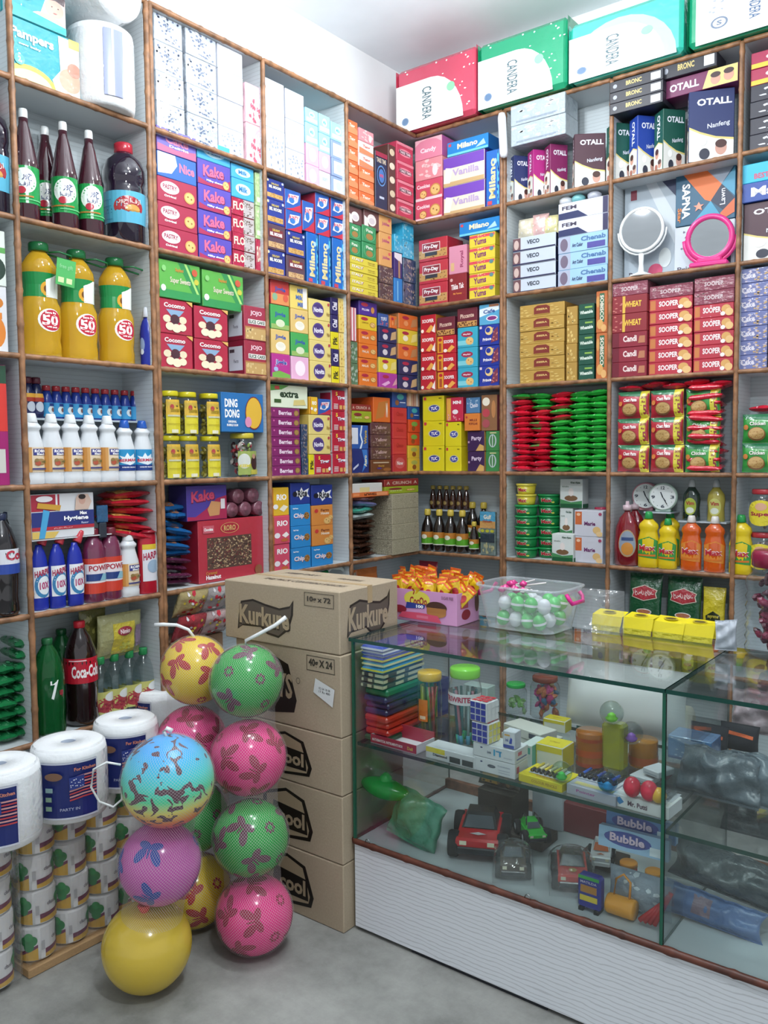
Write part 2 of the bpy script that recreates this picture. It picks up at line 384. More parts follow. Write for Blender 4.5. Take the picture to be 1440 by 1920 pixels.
def stack(wall, k, x0, x1, ytop, items, where, D=.135, inset=.016, base=None, grp=None, jit=.0015, gap=.0006):
    """boxes piled on shelf k between two measured columns of the photograph; real sizes follow from the shelf front"""
    z0 = ZB(k) if base is None else base; xc = (x0 + x1) / 2
    uc, zt = wu(wall, xc, ytop, inset); bx, by = pr(wplace(wall, uc, inset, z0)); ym = (ytop + by) / 2
    u0 = wu(wall, x0, ym, inset)[0]; u1 = wu(wall, x1, ym, inset)[0]
    its = [(i if isinstance(i, tuple) else (i, 1)) for i in items]; tot = sum(i[1] for i in its); z = z0; H = zt - z0
    cnt = {}
    for i in its: cnt[i[0]] = cnt.get(i[0], 0) + 1
    seen = {}; out = []
    for key, wt in its:
        h = H * wt / tot; d = DS[key]; me = box_mesh(key, (u1 - u0) - .002, D, h - gap)
        o = bpy.data.objects.new(d['n'], me); COL.objects.link(o); uj = RG.uniform(-jit, jit)
        o.location = wplace(wall, (u0 + u1) / 2 + uj * .5, inset + RG.uniform(0, .004), z); o.rotation_euler = (0, 0, wrot(wall) + uj * 4)
        i = seen.get(key, 0); seen[key] = i + 1
        tag(o, d['d'] + posword(i, cnt[key]) + ' ' + where, d['c'], (grp or (d['d'].rstrip() + ' ' + where)) if cnt[key] > 1 else grp)
        z += h; out.append(o)
    return (u0, u1, z)
def prof_r(prof, z):
    for (r0, z0), (r1, z1) in zip(prof, prof[1:]):
        if z0 <= z <= z1 and z1 > z0: return r0 + (r1 - r0) * (z - z0) / (z1 - z0)
    return prof[-1][0]
def bottle(name, prof, bm, cap, cm, labels=(), sx=1, sy=1, h=None, n=20, extra=None, capname='cap'):
    """Empty with body, cap and label parts. labels: (z0, z1, span degrees, base colour, art, turn)"""
    t = empty(name, (0, 0, 0)); sc = 1 if h is None else h
    P = [(r * sc, z * sc) for r, z in prof]
    MB().lathe(P, bm, n, sx=sx, sy=sy).obj('bottle_body' if 'bottle' in name else 'body', t)
    if cap: MB().lathe([(r * sc, z * sc) for r, z in cap], cm, n, sx=sx if sx == sy else 1, sy=1).obj(capname, t)
    for lb in labels:
        z0, z1, span, col, art = lb[:5]; turn = lb[5] if len(lb) > 5 else 0
        a0 = math.radians(-90 + turn - span / 2); sp = math.radians(span)
        def sf(u, v, o):
            z = (z0 + (z1 - z0) * v) * sc; r = prof_r(P, z) + o; a = a0 + sp * u; return (r * sx * math.cos(a), r * sy * math.sin(a), z)
        mb = MB(); it = ([('r', 0, 0, 1, 1, col)] if col else []) + list(art); mb.art(it, sf, off=.0008, step=.0004, nx=max(6, span // 12), ny=8 if len(lb) > 6 else 2, kind='plastic'); mb.obj('label', t)
    if extra: extra(t, sc)
    return t
def put(t, wall, k, px, py, d, label, cat, group=None, base=None, rz=0):
    """stand a thing on shelf k, its axis at distance d behind the shelf front"""
    z = ZB(k) if base is None else base
    u = wu(wall, px, py, d)[0]; t.location = wplace(wall, u, d, z); t.rotation_euler = (0, 0, wrot(wall) + math.radians(rz))
    return tag(t, label, cat, group)
def pillow(name, W, H, T, col, art=(), seed=0, kind='foil', crimp=.06, flat=False, n=12, wr=.12):
    """a sealed bag: two bulging sheets; front faces -y, or up when flat"""
    rg = random.Random(seed); ph = [rg.uniform(0, 6) for _ in range(6)]; ea, eb = (.2, .25) if flat else (.3, .4); ck_ = kind == 'crinkle'
    if flat: crimp = .03
    if ck_: n = 30
    wob = lambda x, y, z: noise.noise(Vector((x * 14 + seed, y * 14, z))) + .5 * noise.noise(Vector((x * 34, y * 34 + seed, z))) if ck_ else 0
    def bul(u, v):
        a = max(0, math.sin(PI * min(1, max(0, u)))) ** ea * max(0, math.sin(PI * min(1, max(0, (v - crimp) / (1 - 2 * crimp))))) ** eb
        return a * (1 + wr * math.sin(9 * u + ph[0] + 4 * v) + wr * math.sin(13 * v + ph[1] - 6 * u)) / (1 + 2 * wr) + .015 * math.sin(40 * u + ph[2]) * (1 - a)
    def fr(u, v, o=0):
        x = (u - .5) * W * (1 - .05 * math.sin(PI * v)); y = -T / 2 * bul(u, v) - o; z = v * H
        if ck_: y += T * .3 * wob(x, z, 1) * min(1, bul(u, v) * 2); x *= 1 + .12 * wob(0, z, 2); z *= 1 + .12 * wob(x, 0, 3)
        return (x, z, -y) if flat else (x, y, z)
    def bk(u, v):
        x = (u - .5) * W * (1 - .05 * math.sin(PI * v)); y = T / 2 * bul(1 - u, v); z = v * H
        if ck_: x *= 1 + .12 * wob(0, z, 2); z *= 1 + .12 * wob(x, 0, 3)
        return (x, z, -y) if flat else (x, y, z)
    q = lambda t: (1 - math.cos(PI * t)) / 2
    mb = MB(); mb.sheet(lambda u, v: fr(q(u), q(v)), n, n, (col, kind)); mb.sheet(lambda u, v: bk(1 - q(u), q(v)), n, n, (col, kind))
    if art: mb.art(art, fr, off=.0012, step=.0006, nx=10, ny=10, kind=kind)
    return mb.mesh(name)
def lay(name, me, loc, rot, label, cat, group=None):
    o = bpy.data.objects.new(name, me); COL.objects.link(o); o.location = loc; o.rotation_euler = rot; return tag(o, label, cat, group)
def jar(name, r, h, capc, capr=None, fill=None, labels=(), clear='#f4f8f8'):
    """clear plastic jar with screw lid; fill(t) adds contents parts"""
    t = empty(name, (0, 0, 0)); cr = capr or r * .82
    P = [(r * .9, 0), (r, h * .04), (r, h * .72), (r * .92, h * .8), (cr * .95, h * .87), (cr * .95, h * .9)]
    MB().lathe(P, (clear, 'clear'), 20).obj('jar_body', t)
    MB().lathe([(cr, h * .88), (cr * 1.04, h * .9), (cr * 1.04, h * .985), (cr * .98, h)], (capc, 'plastic'), 20).obj('lid', t)
    for z0, z1, span, col, art in labels:
        a0 = math.radians(-90 - span / 2); sp = math.radians(span)
        def sf(u, v, o):
            z = (z0 + (z1 - z0) * v) * h; rr = prof_r(P, z) + o; a = a0 + sp * u; return (rr * math.cos(a), rr * math.sin(a), z)
        MB().art(([('r', 0, 0, 1, 1, col)] if col else []) + list(art), sf, off=.001, step=.0005, nx=max(6, span // 12), ny=2, kind='plastic').obj('label', t)
    if fill: fill(t, r, h)
    return t
def filler(cols, n, sz, zf=.78, seed=1, kind='foil', name='contents', shape='lump'):
    """loose pieces in a container as one heap that nobody could count"""
    def f(t, r, h):
        rg = random.Random(seed); mb = MB()
        for i in range(n):
            a = rg.random() * 6.28; q = r * .86 * math.sqrt(rg.random()); z = rg.uniform(.03, zf) * h; s_ = sz * rg.uniform(.7, 1.2)
            M = Matrix.Translation((q * math.cos(a) * .9, q * math.sin(a) * .9, z)) @ Euler((rg.random() * 6, rg.random() * 6, rg.random() * 6)).to_matrix().to_4x4()
            mb.lathe([(.001, -s_ * .5), (s_ * .8, -s_ * .2), (s_, .0), (s_ * .7, s_ * .3), (.001, s_ * .5)], (rg.choice(cols), kind), 7, M=M, sx=1, sy=.6, smooth=False)
        o = mb.obj(name, t); o['kind'] = 'stuff'
    return f
def wtext(s, cx, cy, w, h, c='#ffffff'): return ('T', s, cx, cy, w, h, c)
def full(c): return ('r', 0, 0, 1, 1, c)
# ---------------- printed cartons: one design per product ----------------
T = lambda s, cx, cy, w, h, c='#ffffff', r=0: ('T', s, cx, cy, w, h, r, c)
Rr = lambda a, b, c, d, col: ('r', a, b, c, d, col)
E_ = lambda a, b, c, d, col: ('e', a, b, c, d, col)
def ck(cx, cy, r, asp=1.5, col='#d9a55c'): return [E_(cx, cy, r, r * asp, col), E_(cx, cy, r * .8, r * asp * .8, '#e6bd78'), E_(cx - r * .3, cy + r * .3, r * .15, r * asp * .15, '#9a6a38'), E_(cx + r * .35, cy - r * .2, r * .15, r * asp * .15, '#9a6a38')]
SN = 'snack_box'; BI = 'biscuit_box'; BX = 'box'
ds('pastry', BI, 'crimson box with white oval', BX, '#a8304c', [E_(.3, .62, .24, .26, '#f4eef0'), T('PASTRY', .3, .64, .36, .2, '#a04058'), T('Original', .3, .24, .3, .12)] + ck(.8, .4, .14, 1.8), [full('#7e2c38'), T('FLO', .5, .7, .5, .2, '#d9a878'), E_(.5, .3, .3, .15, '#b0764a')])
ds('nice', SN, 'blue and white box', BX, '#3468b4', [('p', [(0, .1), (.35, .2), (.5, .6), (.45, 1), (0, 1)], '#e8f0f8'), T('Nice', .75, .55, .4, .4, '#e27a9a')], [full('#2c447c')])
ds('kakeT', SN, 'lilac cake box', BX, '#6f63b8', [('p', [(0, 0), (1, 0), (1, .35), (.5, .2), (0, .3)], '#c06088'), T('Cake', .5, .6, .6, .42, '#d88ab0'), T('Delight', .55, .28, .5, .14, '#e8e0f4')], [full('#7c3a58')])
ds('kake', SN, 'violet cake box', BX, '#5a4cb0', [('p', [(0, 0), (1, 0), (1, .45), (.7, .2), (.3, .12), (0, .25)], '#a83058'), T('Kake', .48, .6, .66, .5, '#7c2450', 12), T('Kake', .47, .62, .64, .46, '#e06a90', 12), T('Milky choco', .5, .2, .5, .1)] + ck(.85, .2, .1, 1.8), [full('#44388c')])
ds('flo', SN, 'red and silver foil box', BX, '#b02848', [Rr(.5, 0, 1, 1, '#bdb4b4'), ('s', .5, .05, .95, .95, 26, .05, '#7a6a60'), T('FLO', .28, .55, .5, .5, '#f3dcc8', 8)], None, 'foil')
ds('sky', SN, 'sky blue snack box', BX, '#45a8d8', [E_(.5, .5, .35, .3, '#bfe4f2'), T('Milk', .5, .5, .4, .3, '#2c78b8')])
ds('ltgreen', SN, 'pale green wafer packet', BX, '#a9c58c', [Rr(.1, .1, .9, .25, '#dfe8c8'), ('s', .1, .3, .9, .9, 14, .06, '#cfe0b0')], None, 'foil')
ds('wfoil', SN, 'silver foil wrapped carton', BX, '#b4bcc6', [('s', .06, .06, .94, .94, 40, .05, '#64708a'), ('s', .06, .06, .94, .94, 20, .06, '#e8ecf2')], None, 'foil')
ds('white', 'tissue_box', 'plain white box', BX, '#cfd3de', [Rr(.1, .1, .9, .2, '#d4dae8'), T('SOFT', .5, .6, .5, .2, '#b8c4dc')])
ds('whitef', 'tissue_box', 'white box with grey floral print', BX, '#c8ccd6', [('s', .1, .1, .9, .9, 22, .05, '#98a2b8')])
ds('pinkwrap', SN, 'pink and white wrapped packet', BX, '#dfb4bd', [('s', .05, .05, .95, .95, 16, .1, '#f2ecee'), ('s', .05, .02, .95, .6, 12, .08, '#c05a70')], None, 'foil')
ds('cyanb', SN, 'pale cyan box', BX, '#9fd8e6', [Rr(.06, .1, .94, .34, '#e8f6fa'), E_(.5, .6, .22, .22, '#f2fafc'), T('Milk', .5, .6, .3, .2, '#58b0cc')])
ds('cyanp', SN, 'pale pink box', BX, '#e8b4d4', [E_(.5, .5, .3, .34, '#f8e8f2')])
ds('bluew', SN, 'white box with blue rim', BX, '#8fa4cc', [Rr(.12, .14, .88, .86, '#eceff8'), E_(.5, .5, .2, .25, '#c4cfe6')])
ds('gree', 'sweet_box', 'green sweet carton', BX, '#5cae48', [('p', [(.45, 1), (.72, 1), (1, .3), (1, 0), (.9, 0)], '#2c8c4c'), ('p', [(.6, 1), (.66, 1), (1, .15), (1, 0)], '#a8d878'), Rr(0, 0, 1, .22, '#2f9450'), T('Saylani', .48, .78, .2, .12, '#c88a3a'), ('t', 'Super Sweets', .5, .48, .5, .2, 0, '#e8d8c8'), E_(.86, .8, .07, .1, '#c8583a'), E_(.9, .55, .06, .08, '#c8c040'), E_(.08, .25, .06, .09, '#e0f0e4'), E_(.1, .78, .05, .08, '#88c878')], [full('#3f8c3c'), Rr(0, 0, 1, .22, '#2a8048')], 'film')
ds('cocomo', BI, 'red box with cream cookies', BX, '#b02440', [T('Cocomo', .47, .82, .66, .15, '#7c1c30'), T('Cocomo', .46, .83, .64, .14, '#f4e8e8'), ('p', [(.2, .7), (.75, .7), (.6, .52), (.35, .52)], '#88a8c8'), E_(.22, .42, .12, .11, '#e6d8b8'), E_(.7, .42, .12, .11, '#e6d8b8'), E_(.46, .42, .14, .15, '#4a2430'), E_(.3, .2, .13, .12, '#efe2c4'), E_(.5, .16, .14, .13, '#efe2c4'), E_(.68, .2, .12, .11, '#efe2c4'), ('p', [(.8, 1), (1, 1), (1, .86)], '#e0b060')], [full('#8c1c34')], 'film')
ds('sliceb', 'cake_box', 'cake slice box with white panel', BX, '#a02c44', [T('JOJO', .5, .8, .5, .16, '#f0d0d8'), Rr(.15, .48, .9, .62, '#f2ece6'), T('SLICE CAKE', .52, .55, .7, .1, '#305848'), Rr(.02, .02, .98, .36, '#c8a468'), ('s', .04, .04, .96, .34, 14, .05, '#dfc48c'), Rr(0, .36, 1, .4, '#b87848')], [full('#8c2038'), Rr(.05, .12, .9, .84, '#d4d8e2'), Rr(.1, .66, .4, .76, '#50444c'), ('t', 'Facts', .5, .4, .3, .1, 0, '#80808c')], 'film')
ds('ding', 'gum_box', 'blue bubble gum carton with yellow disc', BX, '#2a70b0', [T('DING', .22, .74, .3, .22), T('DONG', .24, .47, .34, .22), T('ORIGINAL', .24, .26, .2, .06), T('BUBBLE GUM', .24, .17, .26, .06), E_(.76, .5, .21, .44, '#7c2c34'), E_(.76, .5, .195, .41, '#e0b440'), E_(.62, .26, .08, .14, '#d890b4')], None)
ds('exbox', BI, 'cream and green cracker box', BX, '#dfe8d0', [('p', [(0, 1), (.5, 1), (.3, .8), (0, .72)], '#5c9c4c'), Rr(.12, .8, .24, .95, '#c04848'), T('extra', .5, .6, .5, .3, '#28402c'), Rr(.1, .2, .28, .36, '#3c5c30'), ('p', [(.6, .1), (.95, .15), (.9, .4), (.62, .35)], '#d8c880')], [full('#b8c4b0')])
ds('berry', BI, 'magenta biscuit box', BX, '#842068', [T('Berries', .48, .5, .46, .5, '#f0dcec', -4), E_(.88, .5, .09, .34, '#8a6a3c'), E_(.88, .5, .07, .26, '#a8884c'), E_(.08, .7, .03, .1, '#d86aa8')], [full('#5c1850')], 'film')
ds('novita', 'wafer_box', 'cream wafer box with purple swirl', BX, '#e2cf80', [E_(.42, .5, .28, .38, '#5c4a8c'), E_(.42, .5, .24, .3, '#4a3878'), T('Novita', .43, .5, .44, .26, '#f0ecf8', 8), T('Wafer', .9, .35, .16, .2, '#a88848'), E_(.92, .85, .05, .08, '#b84050')], [full('#d8bc60')], 'card')
ds('tiger', BI, 'red biscuit box with white word', BX, '#b8203a', [T('5', .27, .84, .12, .18, '#f0d850'), T('Tiger', .62, .62, .62, .24, '#203c90', 10), T('Tiger', .6, .64, .6, .22, '#f8f4f4', 10)] + [Rr(.06, .1 + i * .07, .34, .13 + i * .07, '#f2e8e8') for i in range(4)] + [Rr(.42, .08, .6, .28, '#d8a860'), Rr(.66, .08, .84, .28, '#d8a860'), E_(.88, .26, .08, .1, '#eef0ec')], [full('#c8c8cc'), Rr(.5, .1, .95, .9, '#b02840')])
ds('riby', BI, 'yellow biscuit box', BX, '#e6b830', [T('RIO', .6, .66, .56, .22), Rr(0, 0, .14, 1, '#c87828'), ('p', [(.45, .22), (.7, .38), (.95, .3), (.7, .12)], '#f4ecd8'), E_(.25, .32, .14, .09, '#f0f0f4')], [full('#d8a028')])
ds('ribp', BI, 'pink biscuit box with white letters', BX, '#d8506c', [T('RIO', .6, .74, .6, .2), Rr(0, 0, .14, 1, '#b06838'), E_(.3, .3, .16, .1, '#f4ecf2'), ('p', [(.55, .3), (.8, .42), (.96, .3), (.75, .2)], '#f8f0ec'), E_(.7, .12, .2, .06, '#c86838')], [full('#a83850')])
ds('rite', BI, 'navy biscuit box with white splash', BX, '#24388c', [('p', [(.15, .4), (.3, .66), (.42, .56), (.55, .8), (.65, .6), (.95, .75), (.86, .5), (.98, .3), (.7, .38), (.5, .18), (.42, .36)], '#f2f2f4'), T('Rite', .6, .5, .5, .34, '#181c28', 10), E_(.2, .48, .12, .13, '#181828')], [full('#1c2c6c')])
ds('chip', BI, 'bright blue cookie box', BX, '#2a88cc', [T('Chip', .4, .44, .56, .3, '#7c1c38'), T('Chip', .39, .46, .54, .28, '#f0e4ec'), E_(.8, .46, .15, .17, '#a8783c')] + [E_(.8 + .09 * math.cos(a), .46 + .1 * math.sin(a), .025, .03, '#4a2c1c') for a in (0, 1.2, 2.4, 3.6, 4.9)] + [T('Peek Freans', .2, .84, .28, .07)], [full('#2070b0')])
ds('peanut', BI, 'orange cookie box with red dot', BX, '#d88a40', [T('Farm', .62, .76, .4, .14, '#7c3c20'), T('House', .62, .6, .4, .14, '#f4e4d0'), E_(.2, .74, .09, .1, '#c83838')] + ck(.72, .2, .18, 1) + ck(.88, .36, .12, 1), [full('#b87030')])
ds('gems', 'sweet_box', 'blue sweets box with white burst', BX, '#2c5cac', [('p', [(.1, .35), (.25, .8), (.9, .85), (.8, .5), (.5, .3)], '#f0e8ec'), T('BUNTY', .5, .66, .6, .22, '#c03050', 8), ('p', [(0, 0), (1, 0), (1, .4), (.5, .15)], '#c03048'), E_(.4, .5, .18, .14, '#3878c0')], [full('#c03850')])
ds('belb', BI, 'navy biscuit box with brown band', BX, '#2c3c90', [Rr(.08, .08, .92, .3, '#c8a060'), ('s', .1, .08, .9, .3, 12, .04, '#a87838'), Rr(.12, .55, .88, .8, '#28306c'), T('BEL MOORE', .5, .62, .66, .14), T('DELIGHT', .5, .78, .4, .09, '#d8c060'), E_(.1, .9, .06, .06, '#d8d0b0'), E_(.9, .9, .06, .06, '#c0c8d8')], [full('#383078')])
ds('belm', BI, 'brown biscuit box with cream band', BX, '#5a4250', [Rr(.08, .08, .92, .3, '#c8a474'), ('s', .1, .08, .9, .3, 12, .04, '#98684a'), Rr(.12, .5, .88, .82, '#7c3038'), T('BEL MOORE', .5, .62, .66, .14), T('DELIGHT', .5, .78, .4, .09, '#d8c060')], [full('#4a3858')])
ds('princ', BI, 'tall blue biscuit carton', BX, '#1f68bc', [T('Milano', .46, .5, .5, .72, '#e4d49c', 90), Rr(.84, .02, .98, .98, '#58b8dc'), ('s', .84, .02, .98, .98, 12, .05, '#103c8c'), Rr(.1, .03, .45, .1, '#c84858'), E_(.7, .8, .12, .05, '#a8c8e8')], [full('#18508c')])
ds('jgr', 'jelly_box', 'red and orange jelly box', BX, '#c84040', [Rr(0, 0, 1, .45, '#e09058'), T('Jiggle', .5, .62, .6, .24, '#3858a8'), E_(.2, .3, .14, .16, '#88b090'), E_(.8, .3, .14, .16, '#d86048')], [full('#b02030')])
ds('jgg', 'jelly_box', 'green jelly box', BX, '#48a858', [T('Jiggle', .5, .6, .6, .24, '#3858a8'), Rr(0, 0, 1, .2, '#98b868'), E_(.5, .25, .25, .16, '#d8e0c0')], [full('#308848')])
ds('jgy', 'jelly_box', 'cream jelly box with bowl print', BX, '#e0c078', [T('Jiggle', .5, .68, .6, .24, '#3858a8'), E_(.5, .3, .28, .2, '#f4f0e0'), E_(.5, .36, .22, .1, '#e8e4d4')], [full('#c8a050')])
ds('jgm', 'jelly_box', 'magenta jelly box with green base', BX, '#b83890', [T('Jiggle', .5, .64, .66, .28, '#f0e0f0'), T('Jiggle', .5, .64, .6, .24, '#3858a8'), ('p', [(0, 0), (1, 0), (1, .16), (.4, .3), (0, .2)], '#78b050'), E_(.2, .36, .12, .1, '#a8b8e0')], [full('#982c78')])
ds('jgv', 'jelly_box', 'yellow milk jelly box', BX, '#e6cc6c', [T('Milk', .6, .8, .4, .2, '#3868b8'), T('Milk', .5, .5, .4, .2, '#3868b8'), T('Milk', .6, .2, .4, .2, '#3868b8'), Rr(.7, .05, .95, .95, '#e8e4e0')], [full('#d0b050')])
ds('navys', BI, 'narrow navy packet end', BX, '#28205c', [T('Chai', .5, .5, .7, .5, '#e8e4f0', 90)], [full('#28205c')])
ds('yels', BI, 'narrow yellow packet end', BX, '#e0d020', [T('Pik', .5, .5, .7, .5, '#303020', 90)], [full('#d0c020')])
ds('yelp', BI, 'pale yellow packet', BX, '#e0c470', [('s', .1, .1, .9, .9, 10, .08, '#c89c48')], [full('#d0b060')])
# corner bays
ds('oran', 'powder_box', 'small orange carton', BX, '#e0703c', [('p', [(0, 0), (1, 0), (1, .4), (.3, .7), (0, .5)], '#f09060'), T('Tang', .45, .6, .55, .35, '#f8e0d0')], [full('#d06030')])
ds('oranw', 'powder_box', 'white and orange carton', BX, '#f0e0dc', [('p', [(0, 0), (1, 0), (1, .3), (0, .5)], '#e08860'), T('Tang', .5, .65, .5, .3, '#d06850')])
ds('pinkst', SN, 'pink patterned box', BX, '#e09098', [('s', .05, .05, .95, .95, 12, .1, '#f2c8c8'), E_(.75, .4, .1, .3, '#f4e0e0')])
ds('time', BI, 'tall navy box with blue emblem', BX, '#28304c', [T('TAKE TIME', .5, .86, .8, .08, '#d0c0a8'), ('o', .5, .6, .38, .18, .05, '#6090c8'), E_(.5, .6, .24, .12, '#4878b8'), T('BITES', .5, .6, .3, .05, '#e04860'), Rr(.3, .2, .7, .24, '#c8d0e0'), Rr(0, .92, 1, 1, '#a03048')], [full('#40302c')] )
ds('coco', BI, 'tall brown box with coconut halves', BX, '#5c3a34', [E_(.5, .9, .35, .05, '#d8c8a8'), E_(.5, .7, .38, .05, '#e4d8c0'), E_(.5, .5, .38, .05, '#e4d8c0'), E_(.5, .3, .38, .05, '#d8c8a8'), E_(.5, .1, .38, .05, '#e4d8c0')])
ds('timep', BI, 'rose biscuit box with curved word', BX, '#c03c58', [E_(.5, .5, .42, .2, '#e890a0'), Rr(.12, .4, .88, .6, '#502838'), T('TAKE TIME', .5, .5, .68, .14, '#f0dce0'), Rr(0, .85, 1, 1, '#e08898')])
ds('coccr', BI, 'pink coconut cookie box', BX, '#cc5068', [T('Cookies', .3, .72, .5, .2, '#f4dce0'), Rr(0, 0, 1, .14, '#f0d0d4')] + ck(.75, .45, .2, 1.5, '#c8904c') + ck(.3, .3, .14, 1.5, '#b87c40'), [full('#c04868')])
ds('pinks', BI, 'pink box with scalloped top', BX, '#e088a0', [('p', [(0, .7), (.2, .9), (.5, .98), (.8, .9), (1, .7), (1, 1), (0, 1)], '#f2b8c4'), T('Candy', .5, .4, .6, .3, '#f8e4ea')], [full('#b860a0')])
ds('vanil', 'wafer_box', 'purple and cream wafer carton', BX, '#e8dcc8', [Rr(0, .62, 1, 1, '#7448b4'), Rr(0, 0, 1, .14, '#c8a878'), T('Vanilla', .55, .44, .66, .24, '#b8a4c8'), ('p', [(0, .12), (.16, .1), (.24, .6), (.06, .66)], '#f4ecdc')], [full('#6038a0')])
ds('princf', BI, 'blue carton with cream word', BX, '#1c80c8', [T('Milano', .5, .6, .5, .4, '#f2e6c0', 6), Rr(0, 0, 1, .16, '#70c8e4'), ('p', [(.7, .2), (.95, .3), (.9, .7)], '#a8d0ec'), Rr(.03, .7, .1, .9, '#c84858')], [full('#1860a0')])
ds('brwt', BI, 'brown and white cake box', BX, '#6c4848', [E_(.5, .45, .3, .3, '#f0e8e4'), ('p', [(0, 0), (.3, 0), (.2, .5), (0, .6)], '#e8e0dc'), E_(.5, .4, .2, .16, '#d8ccd0')])
ds('grnb', BI, 'small green biscuit box', BX, '#38905c', [E_(.5, .35, .26, .2, '#a88048'), T('Pista', .5, .72, .5, .2, '#e0ecd8'), ('o', .5, .5, .42, .42, .03, '#78c08c')])
ds('italy', 'chocolate_box', 'flat yellow carton', BX, '#dccc48', [T('ITALY', .32, .62, .4, .44, '#a04058'), T('ITALY', .31, .65, .38, .4, '#e8e8e0'), ('t', 'Button cake', .78, .6, .24, .16, 0, '#805830'), ('t', 'milky toffee', .78, .3, .26, .14, 0, '#805830')], [full('#c8b838')])
ds('peach', SN, 'small peach box', BX, '#e0a868', [T('Jubilee', .52, .5, .6, .26, '#b84878'), E_(.8, .8, .1, .1, '#e06060')], [full('#c88c50')])
ds('dkfoil', SN, 'dark foil wrapped box', BX, '#4c3c40', [('s', .05, .05, .95, .95, 20, .07, '#8c7460'), ('s', .05, .05, .95, .95, 12, .05, '#b0a4a0')], None, 'foil')
ds('blfoil', SN, 'blue grey foil wrapped box', BX, '#384868', [('s', .05, .05, .95, .95, 20, .08, '#807888'), ('s', .05, .05, .95, .95, 12, .06, '#a89888')], None, 'foil')
ds('cyfoil', SN, 'cyan foil wrapped box', BX, '#3cacd4', [('s', .05, .05, .95, .95, 14, .09, '#90d8ec')], None, 'foil')
ds('chocb', 'chocolate_box', 'purple and cream chocolate box', BX, '#3c2c70', [('p', [(0, .8), (1, .6), (1, 1), (0, 1)], '#e8e0e8'), Rr(.5, 0, .75, .7, '#b08868')])
ds('blu2', SN, 'small bright blue packet', BX, '#2c80c8', [Rr(.3, .1, .45, .9, '#80c0e8')])
ds('fryday', 'nimko_box', 'red snack box with oval badge', BX, '#c02c40', [Rr(0, 0, 1, .5, '#c89858'), ('s', .02, .02, .98, .48, 30, .035, '#8c5c30'), Rr(0, 0, 1, .12, '#c02c40'), Rr(.12, .4, .76, .82, '#e8e0e0'), Rr(.14, .43, .74, .79, '#902838'), T('Fry-Day', .44, .62, .5, .22), Rr(.22, .22, .66, .38, '#2c303c')], [full('#b02838')], 'film')
ds('pinkbx', SN, 'pale pink box', BX, '#d890a8', [T('Royal', .75, .5, .24, .6, '#a04868', 90), Rr(.1, .1, .3, .4, '#d8b080')], [full('#c87890')])
ds('tikka', SN, 'maroon spice box', BX, '#8c2830', [T('Tikka Tak', .5, .55, .74, .2, '#f4e8e8', 6), T('Me Yummy', .5, .28, .5, .08, '#e89848'), E_(.15, .8, .08, .06, '#d8a8a8')], [full('#70202c')])
ds('yums', BI, 'yellow box with purple word', BX, '#e2cc40', [Rr(0, .72, 1, .95, '#d84c58'), ('s', .3, .7, 1, .95, 14, .04, '#e8c090'), T('Yums', .42, .42, .5, .5, '#80306c', 14), E_(.88, .75, .08, .16, '#5c8890')], [full('#c8b430')])
ds('sooperc', BI, 'red biscuit box with egg print', BX, '#bc2434', [T('SOOPER', .5, .68, .8, .2, '#f6eeee'), ('p', [(.35, .1), (.7, .45), (.9, .3), (.6, .02)], '#e8a850'), E_(.12, .14, .1, .1, '#f4ece4'), ('p', [(.75, .1), (.98, .5), (.98, 0)], '#f4ece4')], [full('#c88430'), E_(.5, .6, .3, .3, '#b82c34')])
ds('soop2', BI, 'red biscuit box with orange edge', BX, '#bc2434', [Rr(.02, .04, .32, .98, '#e0a030'), E_(.17, .8, .1, .1, '#b82434'), Rr(.1, .1, .24, .6, '#a84c28'), T('SOOPER', .64, .66, .54, .2, '#f6eeee'), ('p', [(.5, .1), (.8, .45), (.98, .3), (.7, .02)], '#e8a850'), E_(.46, .14, .1, .1, '#f4ece4')], [full('#a82030')])
ds('pisto', BI, 'maroon biscuit box with nut print', BX, '#6c2838', [T('Piccante', .5, .6, .7, .24, '#d8b8a8', 6), Rr(0, 0, 1, .3, '#c89858'), ('s', .02, .02, .98, .28, 16, .06, '#6c4028')], [full('#582030')])
ds('cyanp2', BI, 'cyan box with red badge', BX, '#38a8c4', [E_(.48, .66, .3, .15, '#a03050'), T('Mayfair', .48, .65, .4, .1, '#f0dce4'), Rr(0, .1, .8, .34, '#80d0dc')] + ck(.62, .3, .2, 1, '#e0b878'), [full('#2c90ac')])
ds('prince', BI, 'royal blue biscuit box with cream wheel', BX, '#20389c', [E_(.5, .72, .2, .22, '#e8cc88'), E_(.45, .76, .12, .13, '#20389c'), T('Prince', .4, .3, .44, .16, '#f4f0f4', 8), ('p', [(.6, .1), (.98, .2), (.96, .9), (.75, .7)], '#7c3850'), ('s', .65, .2, .95, .85, 8, .05, '#c88070'), Rr(.02, .84, .14, .97, '#d8c8d8')], [full('#182c78')])
ds('ovalt', BI, 'light blue box with white band', BX, '#58a8d0', [('p', [(0, .4), (1, .7), (1, .95), (0, .8)], '#e0ecf4'), T('Cafe', .5, .66, .6, .2, '#28589c', 6), E_(.65, .3, .3, .14, '#e8e8f0'), E_(.65, .3, .24, .1, '#803078'), Rr(.5, .88, 1, 1, '#9c6848')], [full('#4088b0')])
ds('purmay', BI, 'purple wafer box', BX, '#4c3090', [E_(.3, .78, .2, .14, '#b83850'), T('PLUM', .35, .4, .4, .16, '#e8dcf0'), E_(.75, .45, .1, .24, '#c88c48')], [full('#3c2878')])
ds('yelmay', BI, 'yellow wafer box', BX, '#e0c030', [E_(.3, .78, .2, .13, '#b02c40'), T('LEMON', .33, .5, .36, .14, '#a88820')] + ck(.76, .4, .17, 1.2, '#b88438'), [full('#c8a828')])
